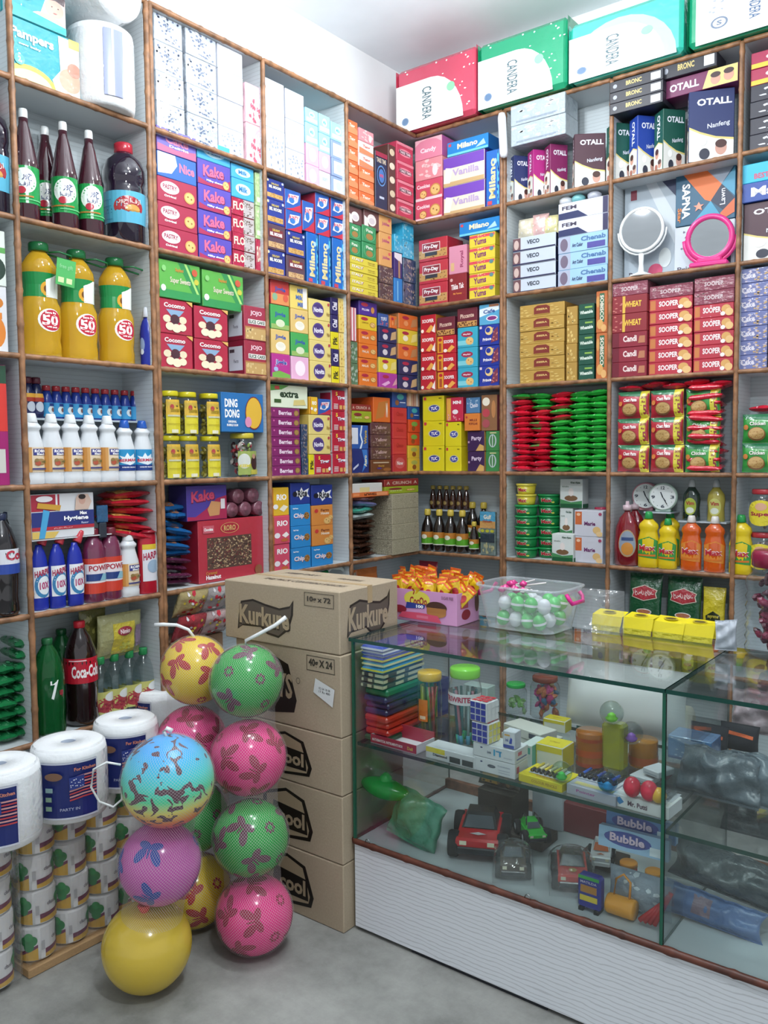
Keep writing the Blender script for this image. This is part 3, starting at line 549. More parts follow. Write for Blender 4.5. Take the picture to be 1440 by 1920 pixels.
ds('ormay', BI, 'orange wafer box', BX, '#e07828', [E_(.3, .78, .2, .13, '#b02c40'), T('MALAI', .33, .45, .36, .18, '#f4d8c0')] + ck(.76, .5, .17, 1.2, '#b87838'), [full('#c86820')])
ds('navmay', BI, 'dark navy wafer box', BX, '#28305c', [E_(.35, .76, .18, .12, '#b02c48'), E_(.34, .35, .14, .2, '#d4d0d8'), ('p', [(.62, .15), (.95, .3), (.95, .85), (.7, .7)], '#c8a878')], [full('#20284c'), ('p', [(.1, .2), (.8, .6), (.9, .9), (.2, .6)], '#b89468')])
ds('ylmay2', BI, 'yellow cream wafer box', BX, '#e0c83c', [E_(.35, .76, .18, .12, '#b02c48'), E_(.34, .4, .14, .2, '#f0ecd0'), ('p', [(.62, .15), (.95, .3), (.95, .85), (.7, .7)], '#e8d880')], [full('#c8ac54')])
ds('magmay', BI, 'magenta wafer box', BX, '#b040a0', [E_(.35, .76, .18, .12, '#b02c48'), ('p', [(.1, .2), (.5, .5), (.6, .35), (.3, .1)], '#e8b0dc'), ('p', [(.7, .15), (.98, .3), (.95, .75)], '#d8a0a8')], [full('#a83c98')])
ds('ormay2', BI, 'orange cream wafer box', BX, '#dc7030', [E_(.35, .76, .18, .12, '#b02c48'), E_(.36, .38, .12, .18, '#e89860'), ('p', [(.6, .15), (.95, .3), (.95, .85), (.7, .7)], '#c08858')], [full('#b88050')])
ds('bluelab', SN, 'blue and white toffee box', BX, '#3c5c9c', [T('TOFU', .5, .6, .6, .3, '#e0e4f0', 10), ('s', .1, .1, .9, .4, 8, .08, '#c06070')], [full('#304c84')])
ds('redstr', SN, 'red and white striped packet', BX, '#c86878', [Rr(.3, 0, .5, 1, '#ece4e4'), Rr(.75, 0, .9, 1, '#ece4e4')], [full('#b85868')])
ds('grfoil', SN, 'green silver foil roll packet', BX, '#5c7c58', [('s', .05, .05, .95, .95, 16, .1, '#a4b8a4')], None, 'foil')
ds('tuc', BI, 'bright yellow cracker box', BX, '#dcd020', [E_(.55, .5, .3, .16, '#c8c8a0'), E_(.55, .5, .24, .13, '#283c98'), T('TUC', .55, .5, .32, .14, '#f8f8f8', 10), Rr(.05, .85, .17, .97, '#c83848'), T('48g', .85, .9, .16, .06, '#40401c')], [full('#c8bc1c')])
ds('prett', BI, 'crimson box of small biscuits', BX, '#c42c4c', [Rr(.02, .05, .28, .98, '#e0a848'), T('MINI', .66, .8, .5, .14), E_(.55, .4, .18, .1, '#f0e8ec'), ('s', .1, .05, .95, .3, 10, .05, '#e8a0a8')], [full('#a02440')])
ds('bluesc', BI, 'grey blue cookie box', BX, '#4c7ca8', [T('Choco', .6, .5, .6, .3, '#d8dce8', 12), ('s', .05, .6, .9, .95, 8, .07, '#a4bcd0')], [full('#3c6890')])
ds('pollysh', BI, 'orange box with dark red letters', BX, '#d88038', [T('MILLS', .6, .62, .5, .14, '#7c2c28'), T('POPULAR', .6, .4, .6, .14, '#7c2c28'), E_(.14, .8, .07, .07, '#c03c38')], [full('#c07030')])
ds('stripj', SN, 'brown jar shaped nut packet', BX, '#8c6444', [E_(.3, .82, .25, .12, '#e8e4d0'), E_(.3, .5, .25, .12, '#b84450'), E_(.3, .2, .25, .12, '#a85058'), E_(.8, .6, .14, .25, '#b88050')], [full('#7c3844')])
ds('party', BI, 'dark purple box', BX, '#3c2450', [T('Party', .54, .62, .62, .28, '#dccce0', 4), ('p', [(.5, 0), (1, 0), (1, .25), (.75, .35)], '#d0a860'), Rr(.02, .4, .12, .5, '#c8a0b8')], [full('#d09c4c')])
ds('grnleaf', BI, 'green box with silver leaf', BX, '#3c8448', [E_(.5, .52, .3, .34, '#b8c4c8'), E_(.5, .52, .2, .3, '#48844c'), Rr(.47, .2, .53, .84, '#d0d8dc'), Rr(.3, .9, .8, .95, '#e0d4a0')], [full('#2c6c3c')])
ds('sunl', BI, 'navy box with green cap print', BX, '#244c94', [E_(.55, .7, .25, .2, '#48a8b0'), E_(.3, .3, .14, .18, '#8c5838'), Rr(.5, .3, .9, .36, '#d8e0f0')], [full('#1c3c78')])
ds('redkit', 'chocolate_box', 'plain red chocolate box', BX, '#c83038', [Rr(.1, .1, .9, .14, '#d85050'), T('Choco', .5, .6, .5, .3, '#b02028')], [full('#a82430')])
ds('redcat', 'chocolate_box', 'red box with white bars', BX, '#b82c34', [E_(.5, .5, .36, .34, '#c85058'), T('Now', .5, .5, .44, .24, '#f0dcdc')], [full('#902430')])
ds('redsun', BI, 'orange red box with green cap', BX, '#d84c24', [E_(.5, .66, .28, .2, '#78a048'), E_(.4, .3, .16, .2, '#8c4824')], [full('#b83c1c')])
ds('yelsun', BI, 'yellow box with brown drop', BX, '#dcb438', [E_(.5, .68, .28, .18, '#a8a850'), E_(.5, .3, .18, .2, '#8c5024')], [full('#c89c2c')])
ds('bluew2', SN, 'blue and white carton', BX, '#2858a8', [Rr(.04, .2, .42, .9, '#dce0ec'), ('p', [(.5, 0), (.62, .3), (.52, .6), (.6, 1), (.68, 1), (.6, .6), (.7, .3), (.6, 0)], '#e0ecf8'), T('Wave', .84, .5, .16, .6, '#c8a850', 90)], [full('#204888')])
ds('navyc', SN, 'deep navy carton', BX, '#1c2c74', [('p', [(.6, 0), (.75, .5), (.6, 1), (.9, 1), (.95, .4)], '#3878c8'), T('Aero', .8, .5, .16, .5, '#e8e0b8', 90), ('p', [(.1, .1), (.4, .3), (.4, .4), (.1, .2)], '#c8d0e8')], [full('#182460')])
ds('brwfoil', 'chocolate_box', 'brown foil chocolate box', BX, '#5c3840', [T('Yellow', .5, .6, .6, .3, '#b8949c', 6), ('s', .05, .05, .95, .5, 14, .06, '#8c6c70')], [full('#4c2c38')], 'foil')
ds('brwbox', 'chocolate_box', 'brown box with gold print', BX, '#6c3c24', [Rr(.1, .72, .9, .82, '#c8b098'), T('Gold', .5, .5, .3, .14, '#c89848'), E_(.4, .3, .12, .07, '#483088'), E_(.8, .2, .2, .14, '#985c30')], [full('#502c20')])
ds('lime', BI, 'lime green wafer box', BX, '#98a828', [E_(.3, .7, .2, .16, '#802c30'), T('PISTA', .33, .4, .36, .14, '#d8e0a0')] + ck(.76, .45, .15, 1, '#b88030'), [full('#808c20')])
ds('redslab', SN, 'flat red chocolate carton', BX, '#8c2c28', [T('A  CRUNCH  A', .5, .5, .9, .5, '#c8a898')], [full('#702420')])
ds('orang2', 'carton', 'open orange wafer carton', BX, '#d86828', [('p', [(.1, .1), (.6, .2), (.9, .9), (.3, .8)], '#c07838'), T('M', .8, .5, .1, .6, '#f0e0d0')], [full('#d05820')])
ds('stripet', 'carton', 'clear box of striped sweets', BX, '#c8a088', [Rr(.1, 0, .2, 1, '#e0cfc0'), Rr(.4, 0, .5, 1, '#b87868'), Rr(.7, 0, .85, 1, '#e4d8d0')], None)
# back wall
ds('veco', 'cream_box', 'white box with black letters', BX, '#c2ccd8', [Rr(0, 0, .18, 1, '#6c4c50'), E_(.08, .5, .06, .36, '#c8b0a8'), T('VECO', .48, .6, .3, .32, '#303848'), Rr(0, 0, 1, .1, '#28284c')], [full('#242848')])
ds('fem', 'cream_box', 'white and navy cream box', BX, '#dce0ec', [('p', [(0, 0), (.6, 0), (.4, .45), (0, .4)], '#28305c'), T('FEM', .22, .7, .3, .24, '#40384c'), Rr(.9, 0, 1, 1, '#302c54')], [full('#2c2c58')])
ds('chanab', 'cream_box', 'blue and white cream box', BX, '#9cc4e0', [Rr(0, 0, .25, 1, '#a8b0c4'), E_(.12, .5, .08, .4, '#706478'), T('Chenab', .72, .72, .5, .3, '#4c74a4'), Rr(.6, .08, .96, .44, '#504c98'), T('Art Color', .4, .4, .22, .24, '#38446c')], [full('#3060a0')])
def otall(key, col, nm):
    fr = [T('OTALL', .56, .84, .78, .1, '#e6e8f0'), ('t', 'Nanfeng', .66, .5, .5, .09, 8, '#d8dce8'), ('p', [(0, 0), (1, 0), (1, .3), (.6, .34), (.25, .42), (0, .5)], '#d8c87c'), ('p', [(0, 0), (1, 0), (1, .27), (.6, .31), (.25, .39), (0, .47)], '#dcdcd8'), E_(.72, .17, .13, .1, '#c89888'), E_(.72, .23, .13, .06, '#4a2c28'), E_(.35, .1, .12, .08, '#2c3040'), E_(.3, .28, .1, .06, '#f0f0f0')]
    sd = [full(col), T('OTALL', .5, .74, .34, .4, '#e6e8f0', -90), ('p', [(0, 0), (1, 0), (1, .44), (.5, .5), (0, .44)], '#d8c87c'), ('p', [(0, 0), (1, 0), (1, .42), (.5, .48), (0, .42)], '#d8dcd4'), E_(.36, .3, .2, .07, '#c89480'), E_(.36, .35, .2, .05, '#4c2c2c'), E_(.7, .12, .2, .06, '#c89480'), E_(.7, .165, .2, .04, '#4c2c2c'), E_(.3, .1, .16, .05, '#a86858')]
    ds(key, 'hair_colour_box', nm, BX, col, fr, sd)
otall('otn', '#283464', 'navy hair colour box'); otall('otm', '#a82478', 'magenta hair colour box'); otall('otp', '#7c2458', 'plum hair colour box'); otall('otb', '#4a2c38', 'brown hair colour box'); otall('otg', '#1c5448', 'dark green hair colour box'); otall('otr', '#20409c', 'royal blue hair colour box')
ds('bronc', 'cigarette_carton', 'black carton with gold word', BX, '#23242e', [T('BRONC', .46, .55, .3, .44, '#c8b470'), Rr(.78, .15, .96, .85, '#d4d8dc'), E_(.1, .5, .04, .2, '#a0a4b0')], [full('#30303c')])
ds('silv', 'foil_box', 'silver foil box', BX, '#a8b4bc', [('s', .05, .1, .95, .9, 18, .07, '#d8e0e4'), Rr(.1, .1, .9, .2, '#8c98a4')], None, 'foil')
ds('gold', BI, 'gold biscuit box with maroon plaque', BX, '#b89448', [('p', [(.32, .2), (.68, .2), (.68, .75), (.6, .92), (.4, .92), (.32, .75)], '#7c3028'), T('ZEERA', .5, .6, .26, .14, '#e0c078'), Rr(.34, .12, .66, .24, '#a07c34'), ('s', .02, .1, .28, .9, 10, .05, '#d8bc70'), ('s', .72, .1, .98, .9, 10, .05, '#d8bc70')], [full('#a8823c')])
ds('goldn', BI, 'narrow gold packet', BX, '#b08c44', [('s', .1, .1, .9, .9, 10, .1, '#d8bc74')])
ds('wheat', BI, 'dark green wheat biscuit box', BX, '#1c5040', [T('Wheatable', .5, .45, .86, .24, '#e0ece0', 6), Rr(.4, .72, .9, .84, '#88b050')], [full('#184438')])
ds('sobis', BI, 'upright orange biscuit box', BX, '#c06c3c', [Rr(.3, .25, .75, .95, '#2c6848'), T('SOBISCO', .52, .6, .34, .62, '#e8e0d0', -90), E_(.35, .2, .3, .12, '#d8a460'), E_(.7, .1, .25, .09, '#e0b070'), E_(.15, .75, .15, .14, '#d09858')], [full('#8c3c30')])
ds('soopw', BI, 'red biscuit box with cookies', BX, '#b8283c', [Rr(.02, .1, .15, .9, '#c8783c'), T('SOOPER', .46, .56, .46, .46, '#f4e8e8'), E_(.82, .55, .12, .34, '#d8a45c'), E_(.9, .3, .1, .3, '#e6bc7c'), E_(.74, .2, .06, .16, '#f2eae4')], [full('#a02434')], 'film')
ds('soopt', BI, 'mauve wrapped biscuit box', BX, '#8c4858', [T('SOOPER', .5, .5, .5, .34, '#d8c4c8'), ('s', .02, .05, .98, .95, 14, .06, '#b08488')], None, 'foil')
ds('wheatr', BI, 'maroon box with yellow word', BX, '#8c2c34', [T('WHEAT', .6, .5, .5, .34, '#e4c048'), Rr(.3, 0, .38, 1, '#d8b048'), ('s', .02, .1, .3, .9, 8, .05, '#c87c70')], [full('#9c3840')])
ds('candi', BI, 'dark red biscuit box', BX, '#8c2838', [T('Candi', .52, .56, .4, .44, '#ecdcd8', 4), Rr(0, 0, .2, 1, '#702030'), ('p', [(.76, .2), (.96, .2), (.96, .7), (.8, .7)], '#b87858')], [full('#702030')])
ds('bluefl', BI, 'blue floral cake box', BX, '#6c74a8', [('s', .02, .05, .98, .95, 22, .07, '#c8bcc8'), ('s', .5, .1, .98, .9, 8, .07, '#c8a468'), T('Cake', .3, .5, .5, .4, '#e0dce8')], [full('#4c4c70'), ('s', .05, .1, .95, .9, 10, .1, '#c8a05c')], 'film')
ds('bestc', 'comb_box', 'turquoise box with red letters', BX, '#28b0d0', [T('BEST CHOICE', .55, .3, .7, .3, '#c04868')])
ds('maic', 'bread_box', 'blue box with white script', BX, '#2c4c9c', [T('Maitri', .55, .5, .8, .5)])
ds('sapna', 'bedsheet_box', 'teal box with orange triangles', BX, '#2c5c78', [('p', [(.1, 1), (.5, 1), (.78, .66), (.62, .36), (.5, .42)], '#e07438'), ('p', [(.5, 1), (1, 1), (.78, .66)], '#8c98a8'), ('p', [(.78, .66), (1, .94), (1, .4)], '#4c98b8'), ('p', [(.78, .66), (1, .36), (.86, .12), (.6, .38)], '#28344c'), ('p', [(1, .36), (1, .1), (.8, 0), (.76, .12)], '#d0683c'), ('p', [(.28, 0), (.6, .38), (.76, .1), (.72, 0)], '#4898b8'), T('SAPNA', .18, .45, .14, .66, '#f0f0f0', -90), T('Star', .07, .2, .07, .28, '#c87838', -90), ('p', [(.4, .4), (.43, .34), (.49, .34), (.44, .3), (.46, .23), (.4, .27), (.34, .23), (.36, .3), (.31, .34), (.37, .34)], '#e89880'), ('t', 'Lawn', .8, .42, .09, .3, 90, '#e0e0e8')])
ds('brid', 'bedsheet_box', 'pale grey box leaning behind mirror', BX, '#a8b4be', [('p', [(.4, 1), (1, .3), (1, .6), (.6, 1)], '#c4ccd2'), ('p', [(.7, 1), (1, .8), (1, 1)], '#38405c'), Rr(.12, .84, .24, .94, '#7c3040'), ('t', 'Bridge', .3, .06, .4, .06, 0, '#403848'), E_(.62, .08, .14, .07, '#c84c70'), E_(.8, .2, .12, .1, '#d0d8d8')])
ds('bric', 'bedsheet_box', 'white box with small print', BX, '#c4ccd4', [('s', .1, .5, .35, .9, 8, .03, '#70687c'), ('t', 'Prince', .25, .1, .4, .1, 0, '#504858'), Rr(.8, .1, .95, .5, '#504858')])
ds('teabx', 'tea_box', 'white box with green base', BX, '#d4dcda', [Rr(0, 0, 1, .14, '#1c5c38'), ('p', [(0, .14), (1, .14), (1, .26), (.5, .2), (0, .3)], '#488c58'), E_(.5, .34, .3, .1, '#7c5c40'), E_(.5, .55, .12, .14, '#e8e0dc'), T('Khas Ajzaa', .7, .88, .44, .09, '#385c48'), ('t', 'khalis', .25, .75, .3, .05, 0, '#688070')], [full('#c4ccca'), Rr(0, 0, 1, .14, '#1c5c38')])
ds('marie', BI, 'white box with purple word', BX, '#c8cad4', [Rr(.02, .45, .26, .96, '#c86838'), E_(.14, .85, .07, .06, '#e8c0a0'), T('Marie', .55, .5, .4, .16, '#6c2c64'), E_(.8, .25, .14, .14, '#d8b478'), E_(.9, .1, .12, .1, '#e0c08c'), E_(.92, .88, .06, .06, '#a04060')], [full('#b8bcc8')])
# floor-standing and others
ds('diapl', 'nappy_pack', 'teal nappy pack with yellow arc', 'nappy pack', '#1498a4', [('p', [(.3 + .36 * math.cos(a * .2618), .3 * math.sin(a * .2618)) for a in range(13)], '#c8c048'), ('p', [(.3 + .3 * math.cos(a * .2618), .22 * math.sin(a * .2618)) for a in range(13)], '#d8dca0'), ('p', [(.66, 0), (1, 0), (1, .98), (.7, .98), (.72, .4), (.6, .2)], '#d8d0c4'), E_(.86, .28, .16, .2, '#d0a088'), E_(.92, .48, .1, .12, '#b88470'), Rr(.85, .85, 1, 1, '#c8c060'), T('Pampers', .34, .75, .58, .2), T('new baby', .3, .6, .3, .05, '#d0f0f0'), E_(.15, .34, .07, .09, '#48b8c0'), T('2', .15, .34, .04, .09)], [full('#28a0ac')], 'film')
ds('diapu', 'nappy_pack', 'teal nappy pack with baby photo', 'nappy pack', '#1498a4', [('p', [(.4, 0), (1, 0), (1, 1), (.72, 1), (.6, .4)], '#c8b4b0'), E_(.82, .62, .15, .24, '#d4a898'), ('p', [(.68, .8), (.72, 1), (1, 1), (.98, .8), (.84, .86)], '#4c3c40'), E_(.78, .66, .012, .014, '#30282c'), E_(.88, .66, .012, .014, '#30282c'), E_(.83, .5, .03, .015, '#b06868'), E_(.7, .2, .26, .2, '#d0a898'), ('p', [(0, 0), (1, 0), (1, .2), (0, .36)], '#28b4bc'), E_(.12, .7, .09, .11, '#b8cc48'), T('3', .12, .7, .05, .12), E_(.34, .6, .1, .06, '#b8dce0')], [full('#28a0ac')], 'film')
# ---------------- left wall, bay by bay (upper rows first) ----------------
L = 'L'
# bay with the nappies and syrups
u0, u1, zt = stack(L, 1, 14, 150, 52, ['diapl'], 'on the top left shelf, under the other pack', D=.13)
def topof(px, py, ins=.016): return wu(L, px, py, ins)[1]
stack(L, 1, 2, 124, -28, ['diapu'], 'stacked on the lower nappy pack', D=.12, base=zt + .001)
def paper_roll(R_, H_, label, lab=(), core='#9aa4b4'):
    t = empty('tissue_roll', (0, 0, 0))
    mb = MB(); mb.lathe([(.02, H_ - .02), (.022, H_), (R_ * .86, H_), (R_ * .96, H_ - .008), (R_, H_ - .03), (R_, .03), (R_ * .96, .006), (R_ * .86, 0), (.02, 0)], ('#e9ecee', 'tissue'), 36, cap=False)
    mb.obj('paper', t); MB().lathe([(.021, .0), (.021, H_ - .004), (.017, H_ - .004), (.017, 0)], (core, 'matte'), 16, cap=False).obj('cardboard_core', t)
    MB().lathe([(R_ * .9, H_ + .001), (R_ + .0015, H_ - .03), (R_ + .002, H_ * .5), (R_ + .0015, .03), (R_ * .9, .0)], ('#ffffff', 'wrap'), 36, cap=False).obj('plastic_wrap', t)
    if lab:
        a0, sp, z0, z1, art = lab
        def sf(u, v, o):
            a = math.radians(a0 + sp * u); return ((R_ + .003 + o) * math.cos(a), (R_ + .003 + o) * math.sin(a), (z0 + (z1 - z0) * v) * H_)
        MB().art(art, sf, off=.0005, step=.0005, nx=14, kind='plastic').obj('label', t)
    tag(t, label, 'tissue roll'); return t
t = paper_roll(.103, .25, 'large white tissue roll standing at the right end of the top left shelf', (-120, 34, .1, .9, [('r', 0, 0, 1, 1, '#8c94c8'), ('r', .4, 0, .5, 1, '#e8ecf4')]))
t.location = (-.05, -1.655, ZB(1)); t.rotation_euler = (0, 0, PI / 2)
t = paper_roll(.1, .24, 'large white tissue roll lying on top of the standing roll')
z = ZB(1) + .25 + .1; t.location = (-.165, -1.70, z + .004); t.rotation_euler = (0, PI / 2, .16)
# syrups
SY = [(.4, 0), (.42, .012), (.42, .5), (.4, .53), (.2, .82), (.15, .86), (.145, .92)]
SY = [(r * .285, z) for r, z in SY]
rooh = [E_(.42, .6, .26, .34, '#e8ece8'), ('t', '\u0631\u0648\u062d', .48, .68, .2, .2, 10, '#3c4878'), ('t', '\u0627\u0641\u0632\u0627', .42, .5, .22, .14, 8, '#3c4878'), E_(.36, .34, .09, .1, '#b03040'), Rr(.05, .16, .6, .2, '#b07838'), Rr(.3, .08, .8, .11, '#68c080')]
def syrup():
    return bottle('syrup_bottle', SY, ('#3a1420', 'liquid'), [(.038, .9), (.04, .905), (.04, .975), (.036, 1)], ('#d8dcdc', 'plastic'), [(.14, .47, 200, '#1f9048', rooh)], h=.325)
p = syrup()
for i, (px, d, lb) in enumerate([(47, .045, 'first dark syrup bottle at the left end, tallest looking of the row'), (86, .122, 'dark syrup bottle half hidden behind the first two, green label'), (120, .045, 'dark syrup bottle with green label, middle of the front row'), (168, .045, 'dark syrup bottle with green label beside the red capped bottle')]):
    o = p if i == 0 else copy_tree(p); put(o, L, 2, px, 330, d, lb, 'bottle', 'dark syrup bottles with green labels', rz=-18 + i * 3)
def bigsyr():
    P = [(.17, 0), (.19, .02), (.19, .28), (.2, .3), (.2, .52), (.19, .55), (.205, .6), (.205, .7), (.17, .8), (.1, .86), (.085, .89)]
    return bottle('syrup_bottle', P, ('#1e1426', 'liquid'), [(.085, .88), (.09, .885), (.09, .965), (.082, .975)], ('#b02838', 'plastic'),
        [(.18, .48, 210, '#58a8c4', [E_(.45, .5, .2, .34, '#a03038'), E_(.5, .42, .1, .16, '#c89850'), ('t', '\u0631\u0648\u062d \u0627\u0641\u0632\u0627', .46, .66, .3, .22, 0, '#e8d0c8')] + [Rr(.02, .1 + i * .2, .22, .12 + i * .2, '#3c88a8') for i in range(4)])], h=.335, n=24)
p = put(bigsyr(), L, 2, 233, 350, .062, 'large red capped syrup bottle with pale blue label at shelf end', 'bottle', rz=-14)
o = copy_tree(p); put(o, L, 2, -22, 350, .07, 'large syrup bottle cut off at left edge beside syrup row', 'bottle', rz=-14)
# oil jugs
def oil():
    P = [(.30, 0), (.33, .02), (.33, .1), (.315, .16), (.33, .22), (.335, .44), (.29, .5), (.27, .54), (.27, .7), (.3, .74), (.29, .8), (.2, .88), (.13, .92), (.12, .935)]
    t = bottle('oil_bottle', [(r * .52, z) for r, z in P], ('#f2c233', 'amber'), [(.078, .925), (.085, .93), (.085, .985), (.078, 1)], ('#1c6c3c', 'plastic'),
        [(.52, .73, 300, '#1c8444', [('p', [(.52, 0), (.85, 0), (.85, .9), (.7, 1), (.52, .9)], '#e8ece4'), ('t', 'SEASON\u2019S', .68, .68, .24, .14, 0, '#384838'), E_(.53, .34, .07, .3, '#d8a030'), E_(.53, .34, .035, .15, '#6c4420'), E_(.82, .2, .04, .2, '#d8cc40')]),
         (.22, .42, 84, None, [E_(.5, .5, .44, .5, '#f0f0f0'), E_(.54, .5, .4, .45, '#c02c40'), T('50', .5, .5, .6, .46, '#f8f8f8'), T('Save Rs', .5, .82, .4, .1), T('with pack', .55, .2, .4, .1)], 14)], h=.345, n=24, sy=.8)
    MB().tube([(.03, 0, .322), (.06, -.01, .326), (.095, -.012, .318), (.1, 0, .312), (.09, .01, .308), (.03, .01, .318)], .003, ('#1c6c3c', 'plastic'), 6).obj('strap_handle', t)
    return t
p = oil()
for i, (px, lb) in enumerate([(76, 'yellow cooking oil jug nearest the left post'), (146, 'yellow cooking oil jug with green leaflet, middle of three'), (217, 'yellow cooking oil jug beside the blue bottle')]):
    o = p if i == 0 else copy_tree(p); put(o, L, 3, px, 590, .07, lb, 'oil bottle', 'large jugs of cooking oil', rz=-12)
me = MB().art([full('#48a858'), Rr(.12, .1, .42, .3, '#c8d8a0'), Rr(.55, .1, .85, .3, '#c8d8a0'), ('t', 'free gift', .5, .7, .7, .2, 0, '#88c890')], planar(-.03, 0, 0, .06, .08)).box((-.03, .0005, 0), (.03, .0012, .08), '#48a858').mesh('leaflet')
lay('leaflet', me, (.0, wu(L, 121, 510, 0)[0] , wu(L, 121, 536, 0)[1]), (0, .1, PI / 2 - .1), 'green paper leaflet hung on the middle oil jug', 'leaflet')
def toilet(col, capc, h, labart, lcol, neck=1, nm='cleaner_bottle'):
    P = [(.105, 0), (.115, .02), (.112, .1), (.118, .2), (.118, .55), (.1, .68), (.075, .76), (.05, .8), (.045, .84)]
    return bottle(nm, P, (col, 'plastic'), [(.055, .83), (.06, .84), (.045, .97), (.035, 1)], (capc, 'plastic'), [(.16, .56, 130, lcol, labart)], h=h, sy=.7)
harp = [full('#e8e8ec'), E_(.5, .4, .45, .4, '#3c80b0'), E_(.56, .4, .34, .3, '#e0e8ec'), T('HARPIC', .5, .82, .84, .2, '#a83050', 14), T('10X', .55, .4, .5, .24, '#b04070', 6)]
put(toilet('#1c2c94', '#c8ccd4', .195, [E_(.3, .5, .2, .3, '#88a0c8'), E_(.3, .2, .14, .12, '#d0dce8')], None), L, 3, 275, 640, .03, 'small blue cleaner bottle squeezed against the post beside the oil jugs', 'bottle', rz=-60)
# bay below: bleach and blue cleaner on an inner ledge
zi = topof(160, 781, .06)
def ledge(wall, k, x0, x1, py, d0, label, m=('#b8c4cc', 'plastic'), th=.006):
    ua, z = wu(wall, x0, py, d0); ub, _ = wu(wall, x1, py, d0)
    mb = MB().box((0, 0, -th), (ub - ua, DEP - d0 - .002, 0), m); o = mb.obj('inner_ledge'); o.location = wplace(wall, ua, d0, z); o.rotation_euler = (0, 0, wrot(wall)); tag(o, label, 'shelf board'); return z
zi = ledge(L, 4, 52, 275, 783, .075, 'thin white inner ledge carrying the small blue bottles')
RB = [(.16, 0), (.17, .015), (.172, .1), (.165, .12), (.168, .15), (.168, .55), (.12, .72), (.115, .76), (.14, .79), (.14, .82), (.1, .86), (.08, .89)]
robin = [('r', 0, 0, 1, 1, '#c88a40'), ('r', .2, 0, 1, 1, '#e0cdb0'), Rr(.2, 0, .3, 1, '#d09a58'), T('ROBIN', .58, .84, .44, .14, '#28307c'), ('r', .34, .68, .86, .94, '#383c84'), T('ROBIN', .6, .85, .44, .12), T('Bleach', .6, .73, .3, .08), E_(.58, .42, .2, .12, '#a08458'), E_(.48, .36, .1, .1, '#b05840'), ('p', [(.6, .42), (.86, .5), (.8, .36)], '#686840'), E_(.44, .48, .07, .07, '#8c7448'), Rr(.3, .1, .9, .17, '#48487c')]
berm = [('r', 0, 0, 1, 1, '#2890c4'), ('r', 0, 0, 1, .28, '#203c84'), ('p', [(.1, .4), (.2, .56), (.1, .7), (.3, .64), (.4, .84), (.5, .66), (.7, .8), (.7, .62), (.95, .6), (.85, .42), (.5, .26)], '#e0ecf2'), T('BERMAAL', .5, .5, .8, .14, '#c02848', 6), T('LIQUID BLEACH', .5, .16, .6, .06)]
def bleach(art, capc, h): return bottle('bleach_bottle', RB, ('#d6dade', 'plastic'), [(.085, .87), (.088, .88), (.07, .97), (.06, 1)], (capc, 'plastic'), [(.17, .52, 150, None, art)], h=h, sy=.8)
pr1 = bleach(robin, '#e4e8ea', .212); pr2 = bleach(berm, '#2458b0', .2)
for i, px in enumerate([60, 97, 133, 168, 202]):
    o = pr1 if i == 0 else copy_tree(pr1); put(o, L, 4, px, 850, .035, 'white bleach bottle with orange bird label, ' + ['leftmost', 'second from left', 'middle one', 'fourth from left', 'next to blue label'][i] + ' of five', 'bottle', 'white bleach bottles with orange labels', rz=6)
for i, px in enumerate([234, 267]):
    o = pr2 if i == 0 else copy_tree(pr2); put(o, L, 4, px, 850, .035, 'white bleach bottle with blue label, ' + ['next to the orange labels', 'at the right end'][i], 'bottle', 'white bleach bottles with blue labels')
SB = [(.2, 0), (.21, .02), (.21, .5), (.14, .8), (.11, .84)]
def smallb(h=.104):
    return bottle('small_cleaner_bottle', [(r * .9, z) for r, z in SB], ('#1c3488', 'plastic'), [(.115, .84), (.125, .86), (.125, .97), (.11, 1)], ('#a02c34', 'plastic'), [(.06, .48, 190, '#3c98cc', [E_(.6, .5, .22, .3, '#d8e4e8'), E_(.64, .5, .1, .16, '#8c5848'), Rr(.45, .75, .85, .95, '#203c80')])], h=h, n=14)
sp_ = smallb(); spd = bottle('small_cleaner_bottle', [(r * .8, z) for r, z in SB], ('#182048', 'plastic'), [(.1, .84), (.12, .86), (.11, .98), (.1, 1)], ('#582030', 'plastic'), [(.1, .6, 170, '#242c58', [Rr(0, .8, 1, 1, '#d8a030'), Rr(0, .6, 1, .8, '#a83828'), E_(.5, .35, .2, .25, '#b8c0cc')])], h=.125, n=14)
for i, px in enumerate([52, 68]):
    o = spd if i == 0 else copy_tree(spd); put(o, L, 4, px, 750, .1, 'taller dark bottle with orange band on the inner ledge, ' + ['nearest the post', 'next to blue row'][i], 'bottle', 'dark bottles on the ledge', base=zi)
nth = ['first', 'second', 'third', 'fourth', 'fifth', 'sixth', 'seventh', 'eighth', 'ninth', 'tenth', 'last']
for i in range(11):
    px = 87 + i * 18.3; o = sp_ if i == 0 else copy_tree(sp_); put(o, L, 4, px, 750, .115, 'small blue bottle with red cap, ' + nth[i] + ' from left on the ledge', 'bottle', 'small blue bottles with red caps', base=zi, rz=4)
